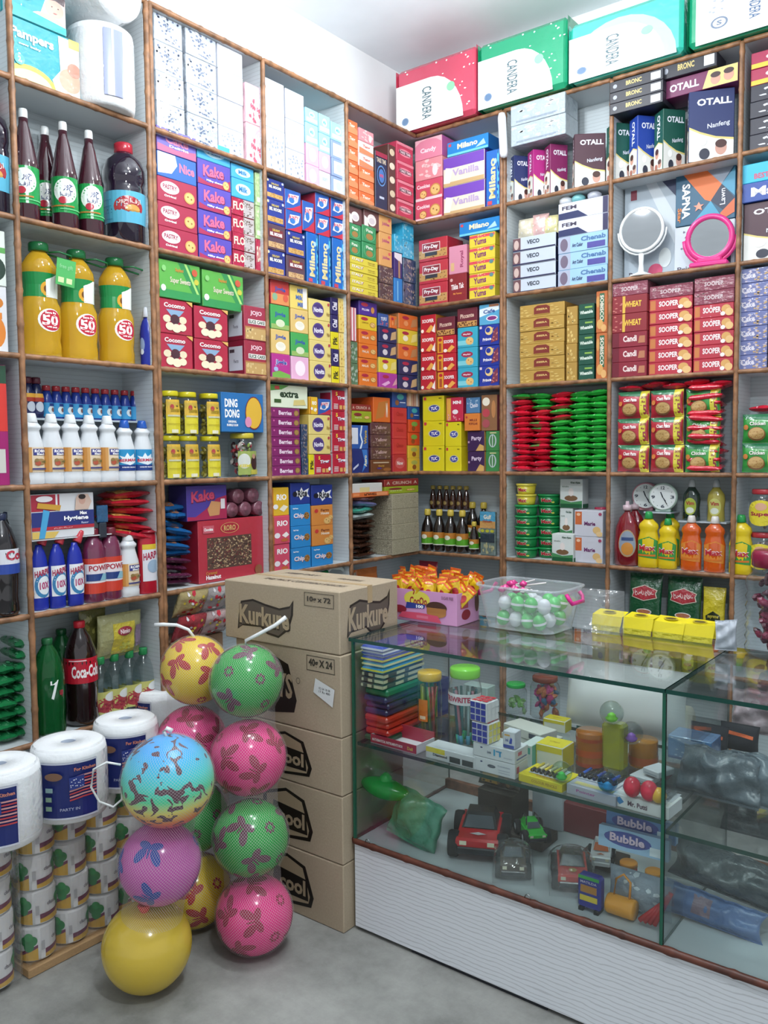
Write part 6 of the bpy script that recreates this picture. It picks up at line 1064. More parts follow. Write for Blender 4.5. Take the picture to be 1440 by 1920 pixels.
# ---------------- balls in nets ----------------
def sph(r, az, el, size):
    n = Vector((math.cos(el) * math.cos(az), math.cos(el) * math.sin(az), math.sin(el))); e = Vector((-math.sin(az), math.cos(az), 0)); u_ = n.cross(e)
    def f(x, y, o):
        p = n + e * ((x - .5) * size) + u_ * ((y - .5) * size); return p.normalized() * (r + o)
    return f
def wings(mb, sf, rot, c):
    def rs(cx, cy, a):
        ca, sa = math.cos(a), math.sin(a)
        def g(u, v, o):
            x, y = u - .5, v - .5; x, y = cx + x * ca - y * sa, cy + x * sa + y * ca; cr, sr = math.cos(rot), math.sin(rot)
            return sf(.5 + x * cr - y * sr, .5 + x * sr + y * cr, o)
        return g
    for cx, cy, a, rx, ry in [(-.24, .14, .6, .13, .26), (.24, .14, -.6, .13, .26), (-.17, -.17, 1.9, .11, .2), (.17, -.17, -1.9, .11, .2), (0, 0, 0, .035, .2)]:
        mb.art([('e', .5, .5, rx, ry, c)], rs(cx, cy, a), off=.0007, nx=3, ny=3, kind='ball')
def toy_ball(name, c, c2, r, seed, motif=9):
    rg = random.Random(seed); t = MB(); n = 40
    t.lathe([(max(r * math.cos(-PI / 2 + PI * i / 28), .0001), r * math.sin(-PI / 2 + PI * i / 28)) for i in range(29)], (c, 'ball') if c[0] == '#' else ('#ffffff', c), n, cap=False)
    for i in range(motif * 2 if motif else 0):
        k = i + .5; el = math.asin(1 - 2 * k / (motif * 2)) * .92; az = 2.4 * i + seed
        if i % 3 != 2: wings(t, sph(r, az, el, .86), rg.random() * 6, c2)
        else:
            sf = sph(r, az, el, .5)
            for q in range(8):
                a = q * PI / 4; t.art([('e', .5 + .22 * math.cos(a), .5 + .22 * math.sin(a), .06 + .04 * abs(math.cos(a)), .06 + .04 * abs(math.sin(a)), c2)], sf, off=.0007, nx=3, ny=3, kind='ball')
    o = t.obj(name); return o
balls = {}
def ball(px, py, z, r, c, c2, seed, label, motif=9):
    o = toy_ball('toy_ball', c, c2, r, seed, motif); o.location = G(px, py, z); o.rotation_euler = (seed * .3, seed * .2, seed); tag(o, label, 'ball', 'printed toy balls in nets'); return (Vector(o.location), r)
YL, PK, GR = ('#e0c010', '#b02818'), ('#e42c84', '#980440'), ('#1c9c3c', '#5c3444')
colB = [ball(365, 1668, .108, .108, *YL, 3, 'lowest yellow ball with red butterflies, half hidden at the back'), ball(362, 1530, .322, .107, *GR, 5, 'green ball hidden behind the rainbow ball in the rear net'), ball(360, 1388, .535, .106, *PK, 2, 'pink ball under the yellow one in the rear net'), ball(366, 1256, .75, .104, *YL, 8, 'topmost yellow ball with red butterflies and flowers')]
colC = [ball(477, 1713, .108, .108, *PK, 6, 'lowest pink ball touching the floor beside cartons'), ball(470, 1570, .322, .107, *GR, 11, 'lower green ball with maroon butterflies between pink balls'), ball(466, 1420, .536, .108, *PK, 9, 'upper pink ball with crimson butterflies below the top green ball'), ball(462, 1276, .752, .105, *GR, 13, 'topmost green ball with maroon butterflies in the right net')]
g1 = (G(276, 1776, .112), .112)
colA = [g1, ball(300, 1618, .342, .105, '#c058a8', '#3048a0', 4, 'violet pink ball with blue butterflies above the gold balloon', 5), ball(315, 1463, .568, .117, 'rainbow', '#000000', 0, 'rainbow ball with dark camouflage marks, top of the front net', 0)]
bl = bpy.data.objects[[o.name for o in bpy.data.objects if o.name.startswith('toy_ball')][-1]]; bl.rotation_euler = (.12, .1, 0)
t = empty('balloon', g1[0] - Vector((0, 0, .112))); tag(t, 'gold yellow balloon resting on the floor at the net bottom', 'balloon')
MB().lathe([(max(.116 * math.cos(a) * (1 + .04 * math.sin(a)), .0001), .115 + .115 * math.sin(a)) for a in [-PI / 2 + PI * i / 28 for i in range(29)]], ('#d0b440', 'ball'), 40, cap=False).obj('balloon_skin', t)
MB().lathe([(.004, .222), (.012, .232), (.018, .246), (.014, .25), (.003, .236)], ('#d83c28', 'ball'), 14, M=Matrix.Translation((.02, -.02, -.004))).obj('knot', t)
def net(col, label, top, tail, loop=False, z0=.02):
    t = empty('ball_net', (col[0][0].x, col[0][0].y, 0)); off = Vector((col[0][0].x, col[0][0].y, 0)); zt = col[-1][0].z + col[-1][1]
    def c(z):
        if z <= col[0][0].z: return col[0][0]
        for (a, _), (b, _) in zip(col, col[1:]):
            if a.z <= z <= b.z: return a.lerp(b, (z - a.z) / (b.z - a.z))
        return col[-1][0]
    def rad(z):
        q = 0
        for p, r in col: q = max(q, (r + .008) ** 2 - (z - p.z) ** 2)
        rr = math.sqrt(max(q, 0)); nk = .082
        if col[0][0].z < z < col[-1][0].z: rr = max(rr, nk)
        return max(rr, .006)
    nz, na = 110, 48; mb = MB(); mb.uv = []
    zs = [z0 + (zt + .004 - z0) * i / nz for i in range(nz + 1)]; v = []; f = []
    for i, z in enumerate(zs):
        cc = c(z); r0 = .08 if col[0][0].z < z < col[-1][0].z else .006
        for k in range(na + 1):
            a = 2 * PI * k / na; r = r0; dx, dy = math.cos(a), math.sin(a)
            for p_, rr_ in col:
                h2 = (rr_ + .004) ** 2 - (z - p_.z) ** 2
                if h2 <= 0: continue
                ex, ey = cc.x - p_.x, cc.y - p_.y; b_ = ex * dx + ey * dy; ds_ = b_ * b_ - (ex * ex + ey * ey - h2)
                if ds_ > 0: r = max(r, -b_ + math.sqrt(ds_))
            v.append((cc.x + r * math.cos(a) - off.x, cc.y + r * math.sin(a) - off.y, z)); mb.uv.append((k / na * 84, i / nz * (zt - z0) / .008))
    for i in range(nz):
        for k in range(na): b = i * (na + 1) + k; f.append((b, b + 1, b + na + 2, b + na + 1))
    mb.add(v, f, ('#d4cfd0', 'net'), True); mb.obj('mesh_net', t)
    ptop = Vector((col[-1][0].x, col[-1][0].y, zt)) - off
    mb = MB(); pts = [ptop + Vector(q) for q in tail]; mb.tube(pts, .006, ('#dfe3e4', 'plastic'), 8, rf=lambda i: .7 + .35 * i / max(1, len(pts) - 1)); mb.obj('net_tail', t)
    if loop:
        q = Vector((-.02, -.11, zt - .1)); d_ = Vector((-.6, -.75, 0)).normalized()
        cc = Vector((col[-1][0].x, col[-1][0].y, 0)) - off
        w_ = [cc + Vector((-.06, -.098, zt - .06)), cc + Vector((-.08, -.125, zt - .05)), cc + Vector((-.1, -.15, zt - .065)), cc + Vector((-.105, -.155, zt - .11)), cc + Vector((-.095, -.14, zt - .15)), cc + Vector((-.08, -.11, zt - .17)), cc + Vector((-.06, -.098, zt - .15)), cc + Vector((-.05, -.1, zt - .1))]
        MB().tube(w_, .003, ('#dfe3e4', 'plastic'), 6).obj('drawstring', t)
    tag(t, label, 'net')
net(colB, 'white net around the rear column of balls, tail bent left', None, [(0, 0, -.004), (-.015, -.01, .02), (-.045, -.03, .034), (-.08, -.055, .036), (-.1, -.07, .034)])
net(colC, 'white net around the right column of balls, tail leaning right', None, [(0, 0, -.004), (.0, .0, .012), (.03, .02, .03), (.07, .05, .056), (.095, .07, .08)])
net(colA, 'white net around rainbow and violet balls with string loop', None, [(0, 0, -.004), (-.005, -.005, .012), (.0, .0, .02), (.01, .01, .012)], True, z0=.15)
# ---------------- tissue packs ----------------
XF = .25; ROLL_H = .098; RR_ = .051
clover = [full('#dcdcde'), Rr(0, .0, 1, .2, '#e4e4e4'), ('p', [(.12, .02), (1, .0), (1, .4), (.7, .26), (.12, .14)], '#d0a434'), ('p', [(.12, .3), (.6, .32), (1, .5), (1, .4), (.6, .2), (.12, .14)], '#6c2448'), E_(.68, .64, .13, .16, '#1c8040'), E_(.86, .64, .13, .16, '#1c8040'), E_(.77, .46, .13, .16, '#1c8040'), E_(.77, .78, .11, .13, '#249048'), ('t', 'classic', .46, .6, .3, .12, 0, '#605868'), Rr(.02, .3, .1, .6, '#b0b0b4')]
mb = MB(); mb.lathe([(.018, ROLL_H - .004), (RR_ * .9, ROLL_H - .002), (RR_, ROLL_H - .01), (RR_, .008), (RR_ * .9, .001), (.018, .001)], ('#dedfe0', 'tissue'), 24, cap=True)
for a0 in (-170, -50, 70):
    mb.art(clover, lambda u, v, o, a0=a0: ((RR_ + o) * math.cos(math.radians(a0 + 112 * u)), (RR_ + o) * math.sin(math.radians(a0 + 112 * u)), .006 + v * (ROLL_H - .012)), off=.0006, nx=8)
roll_me = mb.mesh('roll')
def pack(y0, ny, nx_, nz, zb, label, rz=0, xf=XF, base=True, seed=1):
    rg = random.Random(seed); t = empty('tissue_pack', (xf, y0, 0), rz); wy = ny * 2.02 * RR_; wx = nx_ * 2.02 * RR_
    for k in range(nz):
        for j in range(ny):
            for i in range(nx_):
                if i > 0 and k < nz - 1: continue
                o = bpy.data.objects.new('roll', roll_me); COL.objects.link(o); o.parent = t; o.location = (-RR_ - i * 2.02 * RR_ - .002 - rg.random() * .004, RR_ + j * 2.02 * RR_ + (.006 if k % 2 else 0), zb + k * (ROLL_H + .001)); o.rotation_euler = (0, 0, rg.choice([0, 0, 2.09, -2.09]) + rg.uniform(-.25, .25) + .5)
    h = zb + nz * (ROLL_H + .001)
    mb = MB(); mb.box((-wx - .004, -.004, zb), (.002, wy + .008, h + .003), ('#ffffff', 'wrap'), .012); mb.obj('film_wrap', t)
    if base: MB().box((-wx, -.005, 0), (.006, wy + .01, zb - .002), ('#b8966c', 'carton'), .003).obj('cardboard_base', t)
    tag(t, label, 'tissue pack'); return h
hp = pack(-2.17, 7, 2, 4, .028, 'wrapped pack of small tissue rolls on a cardboard base beside the balls', seed=4)
pack(-2.815, 6, 2, 4, .012, 'wrapped pack of small tissue rolls cut off at left edge', base=False, xf=.262, seed=9)
# big rolls standing on the pack
usa = [full('#202c6c'), Rr(0, 0, 1, .03, '#c8ccd8'), Rr(0, .97, 1, 1, '#c8ccd8'), Rr(0, 0, .02, 1, '#c8ccd8'), Rr(.98, 0, 1, 1, '#c8ccd8')] + [('p', [(.5, .32 + i * .055), (.72, .36 + i * .055), (.97, .36 + i * .055), (.97, .388 + i * .055), (.72, .388 + i * .055), (.5, .348 + i * .055)], '#c89090' if i % 2 else '#b04048') for i in range(8)] + [('p', [(.5, .52), (.74, .56), (.74, .77), (.5, .74)], '#2c3c84'), ('s', .52, .55, .72, .74, 16, .012, '#d8dce8'), T('For Kitchen', .76, .88, .36, .06, '#c88068'), Rr(.12, .5, .24, .58, '#88a8a8'), Rr(.12, .34, .22, .42, '#88a890'), Rr(.12, .18, .22, .26, '#88a890'), E_(.26, .78, .14, .07, '#7c5c48'), ('t', 'PARTY IN', .5, .2, .3, .05, 0, '#a0a8c0')]
def bigroll(px, py, label, a0=-74, sp=84, r=.1, h=.2, rz=0):
    t = paper_roll(r, h, label, (a0, sp, .1, .86, usa)); p = G(px, py, hp + h + .004); t.location = (p.x, p.y, hp + .0045); t.rotation_euler = (0, 0, rz)
bigroll(128, 1388, 'large tissue roll with blue flag label, second from left'); bigroll(-3, 1430, 'large tissue roll with flag label cut off at the left edge', rz=-.25)
bigroll(235, 1345, 'large tissue roll with blue label behind the rainbow ball', r=.094, a0=-84); bigroll(300, 1289, 'farthest large tissue roll beside the clear juice bottles', r=.098, h=.17, a0=-110, rz=-.5)
# ---------------- glass counter ----------------
X0, X1, YF, YB, ZT, ZM, ZP = .803, 2.75, -1.46, -.96, .875, .566, .275
XD = 1.712
t = empty('glass_counter', (X0, YF, 0)); tag(t, 'long glass display counter with white wood grain base panel', 'counter')
def local(a, b): return tuple(p - q for p, q in zip(a, (X0, YF, 0))), tuple(p - q for p, q in zip(b, (X0, YF, 0)))
def cp(name, a, b, m, c=0):
    a, b = local(a, b); o = MB().box(a, b, m, c).obj(name, t); return o
cp('base_panel', (X0, YF, .012), (X1, YF + .018, ZP - .012), ('#dde2e8', 'panel'))
cp('base_panel', (X0, YF + .018, .012), (X0 + .018, YB, ZP - .012), ('#dde2e8', 'panel')); cp('base_back', (X0 + .018, YB - .018, .012), (X1, YB, ZP - .012), ('#a8b0b4', 'laminate'))
cp('base_floor', (X0 + .002, YF + .002, ZP - .022), (X1, YB - .002, ZP), ('#b4bcc0', 'laminate'))
mb = MB(); bead(mb, (0, -.003, ZP - .004), (X1 - X0, -.003, ZP - .004), ('#5a2e20', 'wood'), 5); bead(mb, (-.003, 0, ZP - .004), (-.003, YB - YF, ZP - .004), ('#5a2e20', 'wood'), 6); mb.obj('edge_moulding', t)
cp('plinth_and_gap_shade', (X0 + .2, YF + .006, 0), (X0 + .62, YF + .03, .014), '#20242c'); cp('plinth_and_gap_shade', (X0 + .02, YF + .03, 0), (X1, YB - .03, .012), '#50545c')  # dark front strip stands in for shade in the gap below the panel
GE = ('#0c4038', 'plastic')
def pane(name, a, b, ax, vis=(0, 1, 2), m=('#f8fcfb', 'glass')):
    """sheet of glass: clear faces, green polished edges"""
    a, b = local(a, b); mb = MB(); (x0, y0, z0), (x1, y1, z1) = a, b
    v = [(x, y, z) for x in (x0, x1) for y in (y0, y1) for z in (z0, z1)]
    F = {0: [(0, 1, 3, 2), (4, 6, 7, 5)], 1: [(0, 4, 5, 1), (2, 3, 7, 6)], 2: [(0, 2, 6, 4), (1, 5, 7, 3)]}
    for k in range(3): mb.add(v, F[k], m if k == ax else GE)
    return mb.obj(name, t)
g = .01
pane('glass_top', (X0 - .005, YF - .012, ZT - g), (XD + .004, YB, ZT), 2); pane('glass_top', (XD + .007, YF - .012, ZT - g), (X1, YB, ZT), 2)
pane('front_glass', (X0 + .004, YF - .002, ZP + .001), (XD - .004, YF + .004, ZT - g - .001), 1); pane('front_glass', (XD + .004, YF - .002, ZP + .001), (X1, YF + .004, ZT - g - .001), 1)
pane('side_glass', (X0, YF + .004, ZP + .001), (X0 + .006, YB, ZT - g - .001), 0); pane('divider_glass', (XD - .003, YF, ZP + .001), (XD + .003, YB, ZT - g - .001), 0)
pane('glass_shelf', (X0 + .008, YF + .008, ZM - g), (XD - .004, YB + .0, ZM), 2); pane('glass_shelf', (XD + .004, YF + .008, ZM - g - .02), (X1, YB, ZM - .02), 2)
for xk in (X0 + .002, XD): cp('glass_corner_bead', (xk - .003, YF - .004, ZP), (xk + .004, YF + .005, ZT - g), ('#1c5844', 'plastic'))
cp('back_rail', (X0, YB - .02, ZT - .045), (X1, YB - .002, ZT - g - .001), ('#b08a68', 'wood')); cp('back_rail', (X0, YB - .02, ZP), (X1, YB - .002, ZP + .03), ('#8a5a40', 'wood'))
for px in (690, 990): 
    p = at(px, 1580 + (px - 690) * .31, 1, YF - .004); MB().tube([(p.x - X0 + .008 * math.cos(a), -.006, ZP + .006 + .01 * math.sin(a)) for a in [PI * i / 8 for i in range(9)]], .0015, ('#a0a8a8', 'metal'), 6).obj('glass_clip', t)

def P(px, py, z=ZM):
    p = G(px, py, z)
    if p.y < YF + .02: p = at(px, py, 1, YF + .02); p.z = z     # keep everything behind the front glass
    return p
def bx(key, px, py, W, D, H, label, z=ZM, rz=0, cat='box', group=None, corner=0, name=None):
    """box whose front lower left (corner 0) or centre of the front edge (1) stands at the pixel"""
    p = P(px, py, z); me = box_mesh(key, W, D, H); o = bpy.data.objects.new(name or DS[key]['n'], me); COL.objects.link(o)
    dx = W / 2 if corner == 0 else 0; c, s = math.cos(math.radians(rz)), math.sin(math.radians(rz)); o.location = (p.x + dx * c, p.y + dx * s, z + .0008); o.rotation_euler = (0, 0, math.radians(rz)); return tag(o, label, cat, group)
# pile of geometry boxes against the left glass
X_ = X0 + .012
def flat(nm, W, D, H, x, y, z, c, edge, label, art=(), kind='plastic', cat='box', rz=0):
    mb = MB().box((0, 0, 0), (W, D, H), (c, kind), min(.006, H * .3))
    if edge: mb.box((-.001, -.001, H * .42), (W + .001, D + .001, H * .58), (edge, kind), .001)
    if art: mb.art(art, planar(0, 0, 0, W, H)); mb.art(art, lambda u, v, o: (W + o, u * D, v * H))
    o = mb.obj(nm); o.location = (x, y, z); o.rotation_euler = (0, 0, rz); return tag(o, label, cat)
z = ZM + .001
for i, (c, h, nm) in enumerate([('#185c38', .02, 'lowest dark green'), ('#c0301c', .02, 'lower red'), ('#c83820', .02, 'middle red'), ('#c03420', .02, 'upper red'), ('#28305c', .019, 'lower navy'), ('#242c58', .019, 'middle navy'), ('#2c3464', .019, 'upper navy'), ('#147048', .024, 'dark green')]):
    flat('pencil_case', .085, .21, h - .001, X_ + .003 * (i % 2), -1.43 + .004 * (i % 3), z, c, None, nm + ' flat plastic case in the pile at counter left end'); z += h
for i in range(3):
    flat('stationery_box', .08, .2, .0145, X_ + .002, -1.44 + .003 * i, z, '#3c4440', None, 'black and beige striped box, ' + ['lowest', 'middle', 'top'][i] + ' of three on the cases', [Rr(0, .2, 1, .8, '#c8c4a0'), Rr(.1, .2, .3, .8, '#484840'), Rr(.5, .2, .6, .8, '#484840')], 'card'); z += .0155
for i, (c, a) in enumerate([('#2888b8', '#d8d038'), ('#48b0c8', '#e8e0a0'), ('#2040a8', '#e0d048'), ('#c8ccd8', '#2848b0'), ('#2444ac', '#d8d8e8')]):
    flat('stationery_box', .08, .2, .0145, X_ + .003, -1.44 + .004 * (i % 2), z, c, None, ['blue and yellow', 'cyan and cream', 'royal blue and yellow', 'white and blue', 'blue and white'][i] + ' flat stationery box near the counter top left', [Rr(0, .3, 1, .7, a)], 'card'); z += .0155
# display trays and pen jars
def tray(px, py, W, D, H, c, art, label, inner='#dcdce0', rz=0, z=ZM):
    p = P(px, py, z); mb = MB().box((0, 0, 0), (W, D, .003), inner).box((0, 0, .0), (W, .003, H), c).box((0, D - .003, 0), (W, D, H * 1.6), c).box((0, .003, 0), (.003, D, H), inner).box((W - .003, .003, 0), (W, D, H), inner)
    mb.art(art, planar(0, 0, 0, W, H)); o = mb.obj('display_tray'); o.location = (p.x, p.y, z + .001); o.rotation_euler = (0, 0, math.radians(rz)); return tag(o, label, 'tray')
tray(695, 1393, .165, .09, .026, '#a82c3c', [T('MATHEMATICAL INSTRUMENTS BOX', .38, .5, .68, .3, '#f0e0e0'), T('Deli', .88, .5, .12, .36, '#d8b850')], 'low red and white display tray with white lettering', rz=-2)
me = pillow('crystal_bag', .09, .08, .05, '#2c8c70', [('s', .1, .1, .9, .9, 14, .08, '#b8e0d0')], 71); p = P(740, 1374); lay('crystal_bag', me, (p.x, p.y + .02, ZM + .012), (-.5, 0, .2), 'green shiny bag lying in the red tray', 'bag')
def pens(cols, n, h, spread=.5, tip=None):
    def f(t, r, H):
        rg = random.Random(n); mb = MB(); 
        for i in range(n):
            a = rg.random() * 6.28; q = r * .62 * math.sqrt(rg.random()); b = a + rg.uniform(-spread, spread) * 2
            p0 = Vector((q * math.cos(a), q * math.sin(a), .008)); p1 = Vector((r * .66 * math.cos(b), r * .66 * math.sin(b), h * H)); c = rg.choice(cols); mb = MB()
            mb.tube([p0, p1], .0042, (c, 'plastic'), 6)
            if tip: mb.tube([p0, p0.lerp(p1, .16)], .0062, (rg.choice(tip), 'plastic'), 6)
            mb.obj('pen', t)
    return f
j = jar('pen_jar', .036, .2, '#d8a818', capr=.034, fill=pens(['#a8a030', '#b04040', '#588040', '#c0b040'], 15, .8, .3), labels=[(.3, .62, 50, '#d87028', [Rr(.2, .1, .8, .25, '#e8d0b0')])]); p = P(795, 1390); j.location = (p.x, p.y + .03, ZM + .001); tag(j, 'tall pen jar with mustard yellow lid', 'jar')
j = jar('pen_jar', .048, .225, '#78cc30', capr=.042, fill=pens(['#58a8b0', '#2c6c78', '#a8c0c4', '#b07080'], 18, .72, .3, ['#58d878', '#58a8c8', '#48c8a0']), labels=[(.56, .7, 200, '#d8d8dc', [T('TRIWRITE', .5, .5, .5, .5, '#b02c50')])]); p = P(860, 1402); j.location = (p.x, p.y + .035, ZM + .001); tag(j, 'tall pen jar with lime green lid and white band', 'jar')
ds('calc', 'stationery_box', 'white box', BX, '#c8ccd0', [Rr(0, .55, .4, 1, '#d8c838'), T('Diamond', .3, .4, .3, .24, '#404850'), Rr(.5, .1, .72, .6, '#30383c'), Rr(.76, .1, .98, .6, '#30383c')])
bx('calc', 798, 1428, .16, .06, .034, 'low white box with yellow corner before the pen jars', rz=-1)
ds('wink', 'stationery_box', 'white stationery box', BX, '#d4d8dc', [E_(.2, .75, .03, .06, '#28386c'), E_(.45, .55, .1, .12, '#58606c'), ('t', 'Correction', .75, .7, .3, .12, 0, '#8088a0'), Rr(.62, .2, .9, .24, '#a0a8b8'), Rr(.62, .4, .9, .44, '#a0a8b8')], [full('#c8ccd4'), Rr(.1, .3, .3, .8, '#c06070'), Rr(.4, .2, .9, .3, '#4858a0')])
ds('wink2', 'stationery_box', 'white stationery box with blue figure', BX, '#d4d8dc', [E_(.2, .75, .03, .06, '#28386c'), Rr(.5, .3, .54, .8, '#38a0c8'), Rr(.56, .64, .7, .74, '#2890c0'), Rr(.64, .3, .68, .7, '#2890c0'), ('t', 'Ink', .4, .5, .1, .2, 0, '#38506c'), Rr(.75, .3, .95, .34, '#a0a8b8')], [full('#c8ccd4'), Rr(.1, .2, .9, .3, '#4858a0'), Rr(.2, .5, .5, .8, '#c06070')])
bx('wink', 887, 1453, .125, .07, .038, 'lower white stationery box near the front glass'); bx('wink2', 887, 1453, .125, .07, .036, 'upper white stationery box under the puzzle cubes', z=ZM + .039)
o = bpy.data.objects['stationery_box'] if 0 else None
def cube(px, py, z, label, tops, sides, s=.054, rz=-4, dy=0):
    mb = MB().box((0, 0, 0), (s, s, s), ('#e4e4e8', 'plastic'), .002)
    g9 = lambda c: [Rr(.05 + i * .32, .05 + j * .32, .31 + i * .32, .31 + j * .32, c if isinstance(c, str) else c[(i + j) % len(c)]) for i in range(3) for j in range(3)]
    mb.art(g9('#1c30a0'), planar(0, 0, 0, s, s), kind='plastic'); mb.art(g9(sides), lambda u, v, o: (s + o, u * s, v * s), kind='plastic'); mb.art(g9(tops), lambda u, v, o: (u * s, v * s, s + o), kind='plastic')
    o = mb.obj('puzzle_cube'); p = P(px, py, z); o.location = (p.x, p.y + dy, z + .001); o.rotation_euler = (0, 0, math.radians(rz)); tag(o, label, 'puzzle cube')
pz = ZM + .076
cube(884, 1395, pz, 'lower puzzle cube with blue front and yellow side', '#d84050', '#d8cc60'); cube(881, 1352, pz + .056, 'upper puzzle cube with blue front, white side and red top', '#d83848', '#e8e8ec')
ds('inkb', 'ink_box', 'small white and blue box', BX, '#d0d4dc', [Rr(0, 0, 1, .2, '#3c50a8'), Rr(.1, .75, .6, .85, '#d8a850'), ('t', 'Ink', .35, .5, .3, .2, 0, '#4050a0'), ('p', [(.55, .3), (.8, .3), (.85, .6), (.7, .7), (.6, .5)], '#2c48b0')], [full('#b8bcd0')])
bx('inkb', 943, 1402, .034, .034, .045, 'small white and blue ink box beside the puzzle cubes', z=ZM + .076)
j = jar('sweet_jar', .036, .095, '#28c858', fill=filler(['#98d878', '#b8e0a0'], 22, .012, .5)); p = P(950, 1344); j.location = (p.x, p.y + .06, ZM + .001); tag(j, 'small jar with bright green lid', 'jar')
j = jar('sweet_jar', .047, .13, '#984838', fill=filler(['#e05098', '#3878a8', '#d87848', '#c8a050', '#e04888'], 40, .02, .75)); p = P(1005, 1352); j.location = (p.x, p.y + .06, ZM + .001); tag(j, 'round jar with brown lid and pink and blue pieces', 'jar')
ds('plainw', 'stationery_box', 'white carton', BX, '#d0d0c8', [Rr(0, .3, .3, .7, '#c8c0a0'), Rr(.7, .2, .95, .8, '#404858')], [full('#c0c0bc')])
bx('plainw', 940, 1392, .15, .09, .03, 'flat white carton behind the white stationery boxes', rz=-8); bx('plainw', 944, 1372, .14, .07, .026, 'upper flat white carton below the two small jars', z=ZM + .031, rz=-14)
ds('teals', 'stationery_box', 'teal and white box', BX, '#c8d4d0', [full('#c4d0cc'), Rr(.1, .6, .9, .9, '#48a898')], [full('#58a898')])
bx('teals', 978, 1436, .03, .08, .06, 'small teal and white box right of the white stationery boxes')
ds('yelw', 'stationery_box', 'yellow topped white box', BX, '#d8d8c8', [Rr(0, .72, 1, 1, '#d8c828'), Rr(0, 0, .04, 1, '#c8b828')], [full('#d0c030')], tp=[full('#d8c82c'), ('t', 'Clips', .5, .5, .4, .2, 0, '#a08820')])
bx('yelw', 1004, 1436, .078, .07, .062, 'yellow topped white box beside the orange tub'); bx('yelw', 1018, 1368, .07, .045, .035, 'smaller yellow topped box behind the first one', z=ZM + .02)
# pencil colour box with loose items
ds('pencilb', 'colour_pencil_box', 'yellow box', BX, '#d8c820', [T('COLOUR PENCILS', .6, .5, .6, .4, '#b09018')], [full('#c0b01c')], tp=[Rr(.2, .3, .4, .75, '#2c50b0'), Rr(.4, .3, .55, .75, '#b03040'), Rr(.55, .3, .7, .75, '#4c9048'), T('COLOUR', .6, .14, .5, .14, '#c89020')])
bx('pencilb', 972, 1475, .125, .09, .022, 'flat yellow colour pencil box at the shelf front', rz=-4)
def sticks(cols, px, py, n, ln, label, z, step=.011, rz=0, name='pen_set', dx=0, dy=.02):
    t = empty(name, (0, 0, 0)); p = P(px, py, z)
    for i in range(n): MB().tube([(i * step, 0, .004), (i * step, ln, .004)], .0038, (cols[i % len(cols)], 'plastic'), 6).tube([(i * step, ln * .0, .004), (i * step, ln * .28, .004)], .0046, ('#20242c', 'plastic'), 6).obj('pen', t)
    MB().box((-.006, -.004, -.001), (n * step, ln + .004, .0), ('#b8bcc4', 'card')).obj('card_tray', t)
    t.location = (p.x + dx, p.y + dy, z + .001); t.rotation_euler = (0, 0, math.radians(rz)); tag(t, label, 'pens')
sticks(['#d8c040', '#d8d0b0'], 990, 1462, 6, .06, 'yellow pens laid on the colour pencil box', ZM + .024, .013, -4)
ds('greyb', 'stationery_box', 'grey lilac box', BX, '#a8acb8', [('t', 'Pointer', .4, .55, .4, .3, 0, '#a84890')], [full('#8c909c')], tp=[Rr(.1, .1, .9, .3, '#c8c080')])
bx('greyb', 1062, 1490, .13, .09, .026, 'flat grey box at the shelf front beside the yellow one', rz=-4)
sticks(['#3860c0', '#20242c', '#2c3038'], 1080, 1462, 8, .06, 'blue and black pens laid on the grey box', ZM + .028, .013, -4)
ds('mrp', 'stationery_box', 'white front box', BX, '#d4d8d8', [('p', [(.03, .6), (.12, .9), (.2, .5), (.12, .2)], '#3880b8'), T('Mr. Putti', .45, .5, .36, .44, '#604858')], [full('#c0c4c8')])
bx('mrp', 1149, 1521, .135, .08, .03, 'white box with dark script near the divider', rz=-3)
sticks(['#60686c', '#383c40'], 1160, 1490, 9, .05, 'grey pens laid on the white script box', ZM + .031, .013, -3, dy=.035)
def orb(px, py, r, z, shell, core, label, cat='bouncy ball', kind='clear'):
    t = empty('bouncy_ball', (0, 0, 0)); pf = lambda r: [(max(r * math.cos(-PI / 2 + PI * i / 16), .0001), r + r * math.sin(-PI / 2 + PI * i / 16)) for i in range(17)]
    MB().lathe(pf(r), (shell, kind), 24, cap=False).obj('shell', t)
    if core: MB().lathe([(max(a * r * .55, .0001), r * .55 + b * r * .5) for a, b in [(0, -.8), (.7, -.5), (1, 0), (.6, .3), (.7, .5), (.2, .9), (0, .9)]], (core, 'plastic'), 10).obj('core', t)
    p = P(px, py, z + r); t.location = (p.x, p.y, z); tag(t, label, cat)
orb(1053, 1447, .026, ZM + .024, '#e0f0e8', '#48d858', 'clear ball with green inside on the pencil box'); orb(1139, 1466, .024, ZM + .03, '#88c8e8', '#c8e8f4', 'pale blue clear ball on the grey box')
for px, c, lb in ((1185, '#c02840', 'left red egg shaped toy on the white script box'), (1217, '#c42844', 'right red egg shaped toy on the white script box')):
    o = MB().lathe([(max(.02 * math.cos(-PI / 2 + PI * i / 14), .0001), .024 + .024 * math.sin(-PI / 2 + PI * i / 14)) for i in range(15)], (c, 'plastic'), 20, cap=False).obj('toy_egg'); p = P(px, 1484, ZM + .056); o.location = (p.x, p.y, ZM + .032); tag(o, lb, 'toy egg')
o = MB().lathe([(max(.018 * math.cos(-PI / 2 + PI * i / 14), .0001), .018 + .018 * math.sin(-PI / 2 + PI * i / 14)) for i in range(15)], ('#d8a828', 'plastic'), 20, cap=False).obj('toy_egg'); p = P(1238, 1492, ZM + .05); o.location = (p.x - .004, p.y, ZM + .032); tag(o, 'yellow round toy beside the red eggs', 'toy egg')
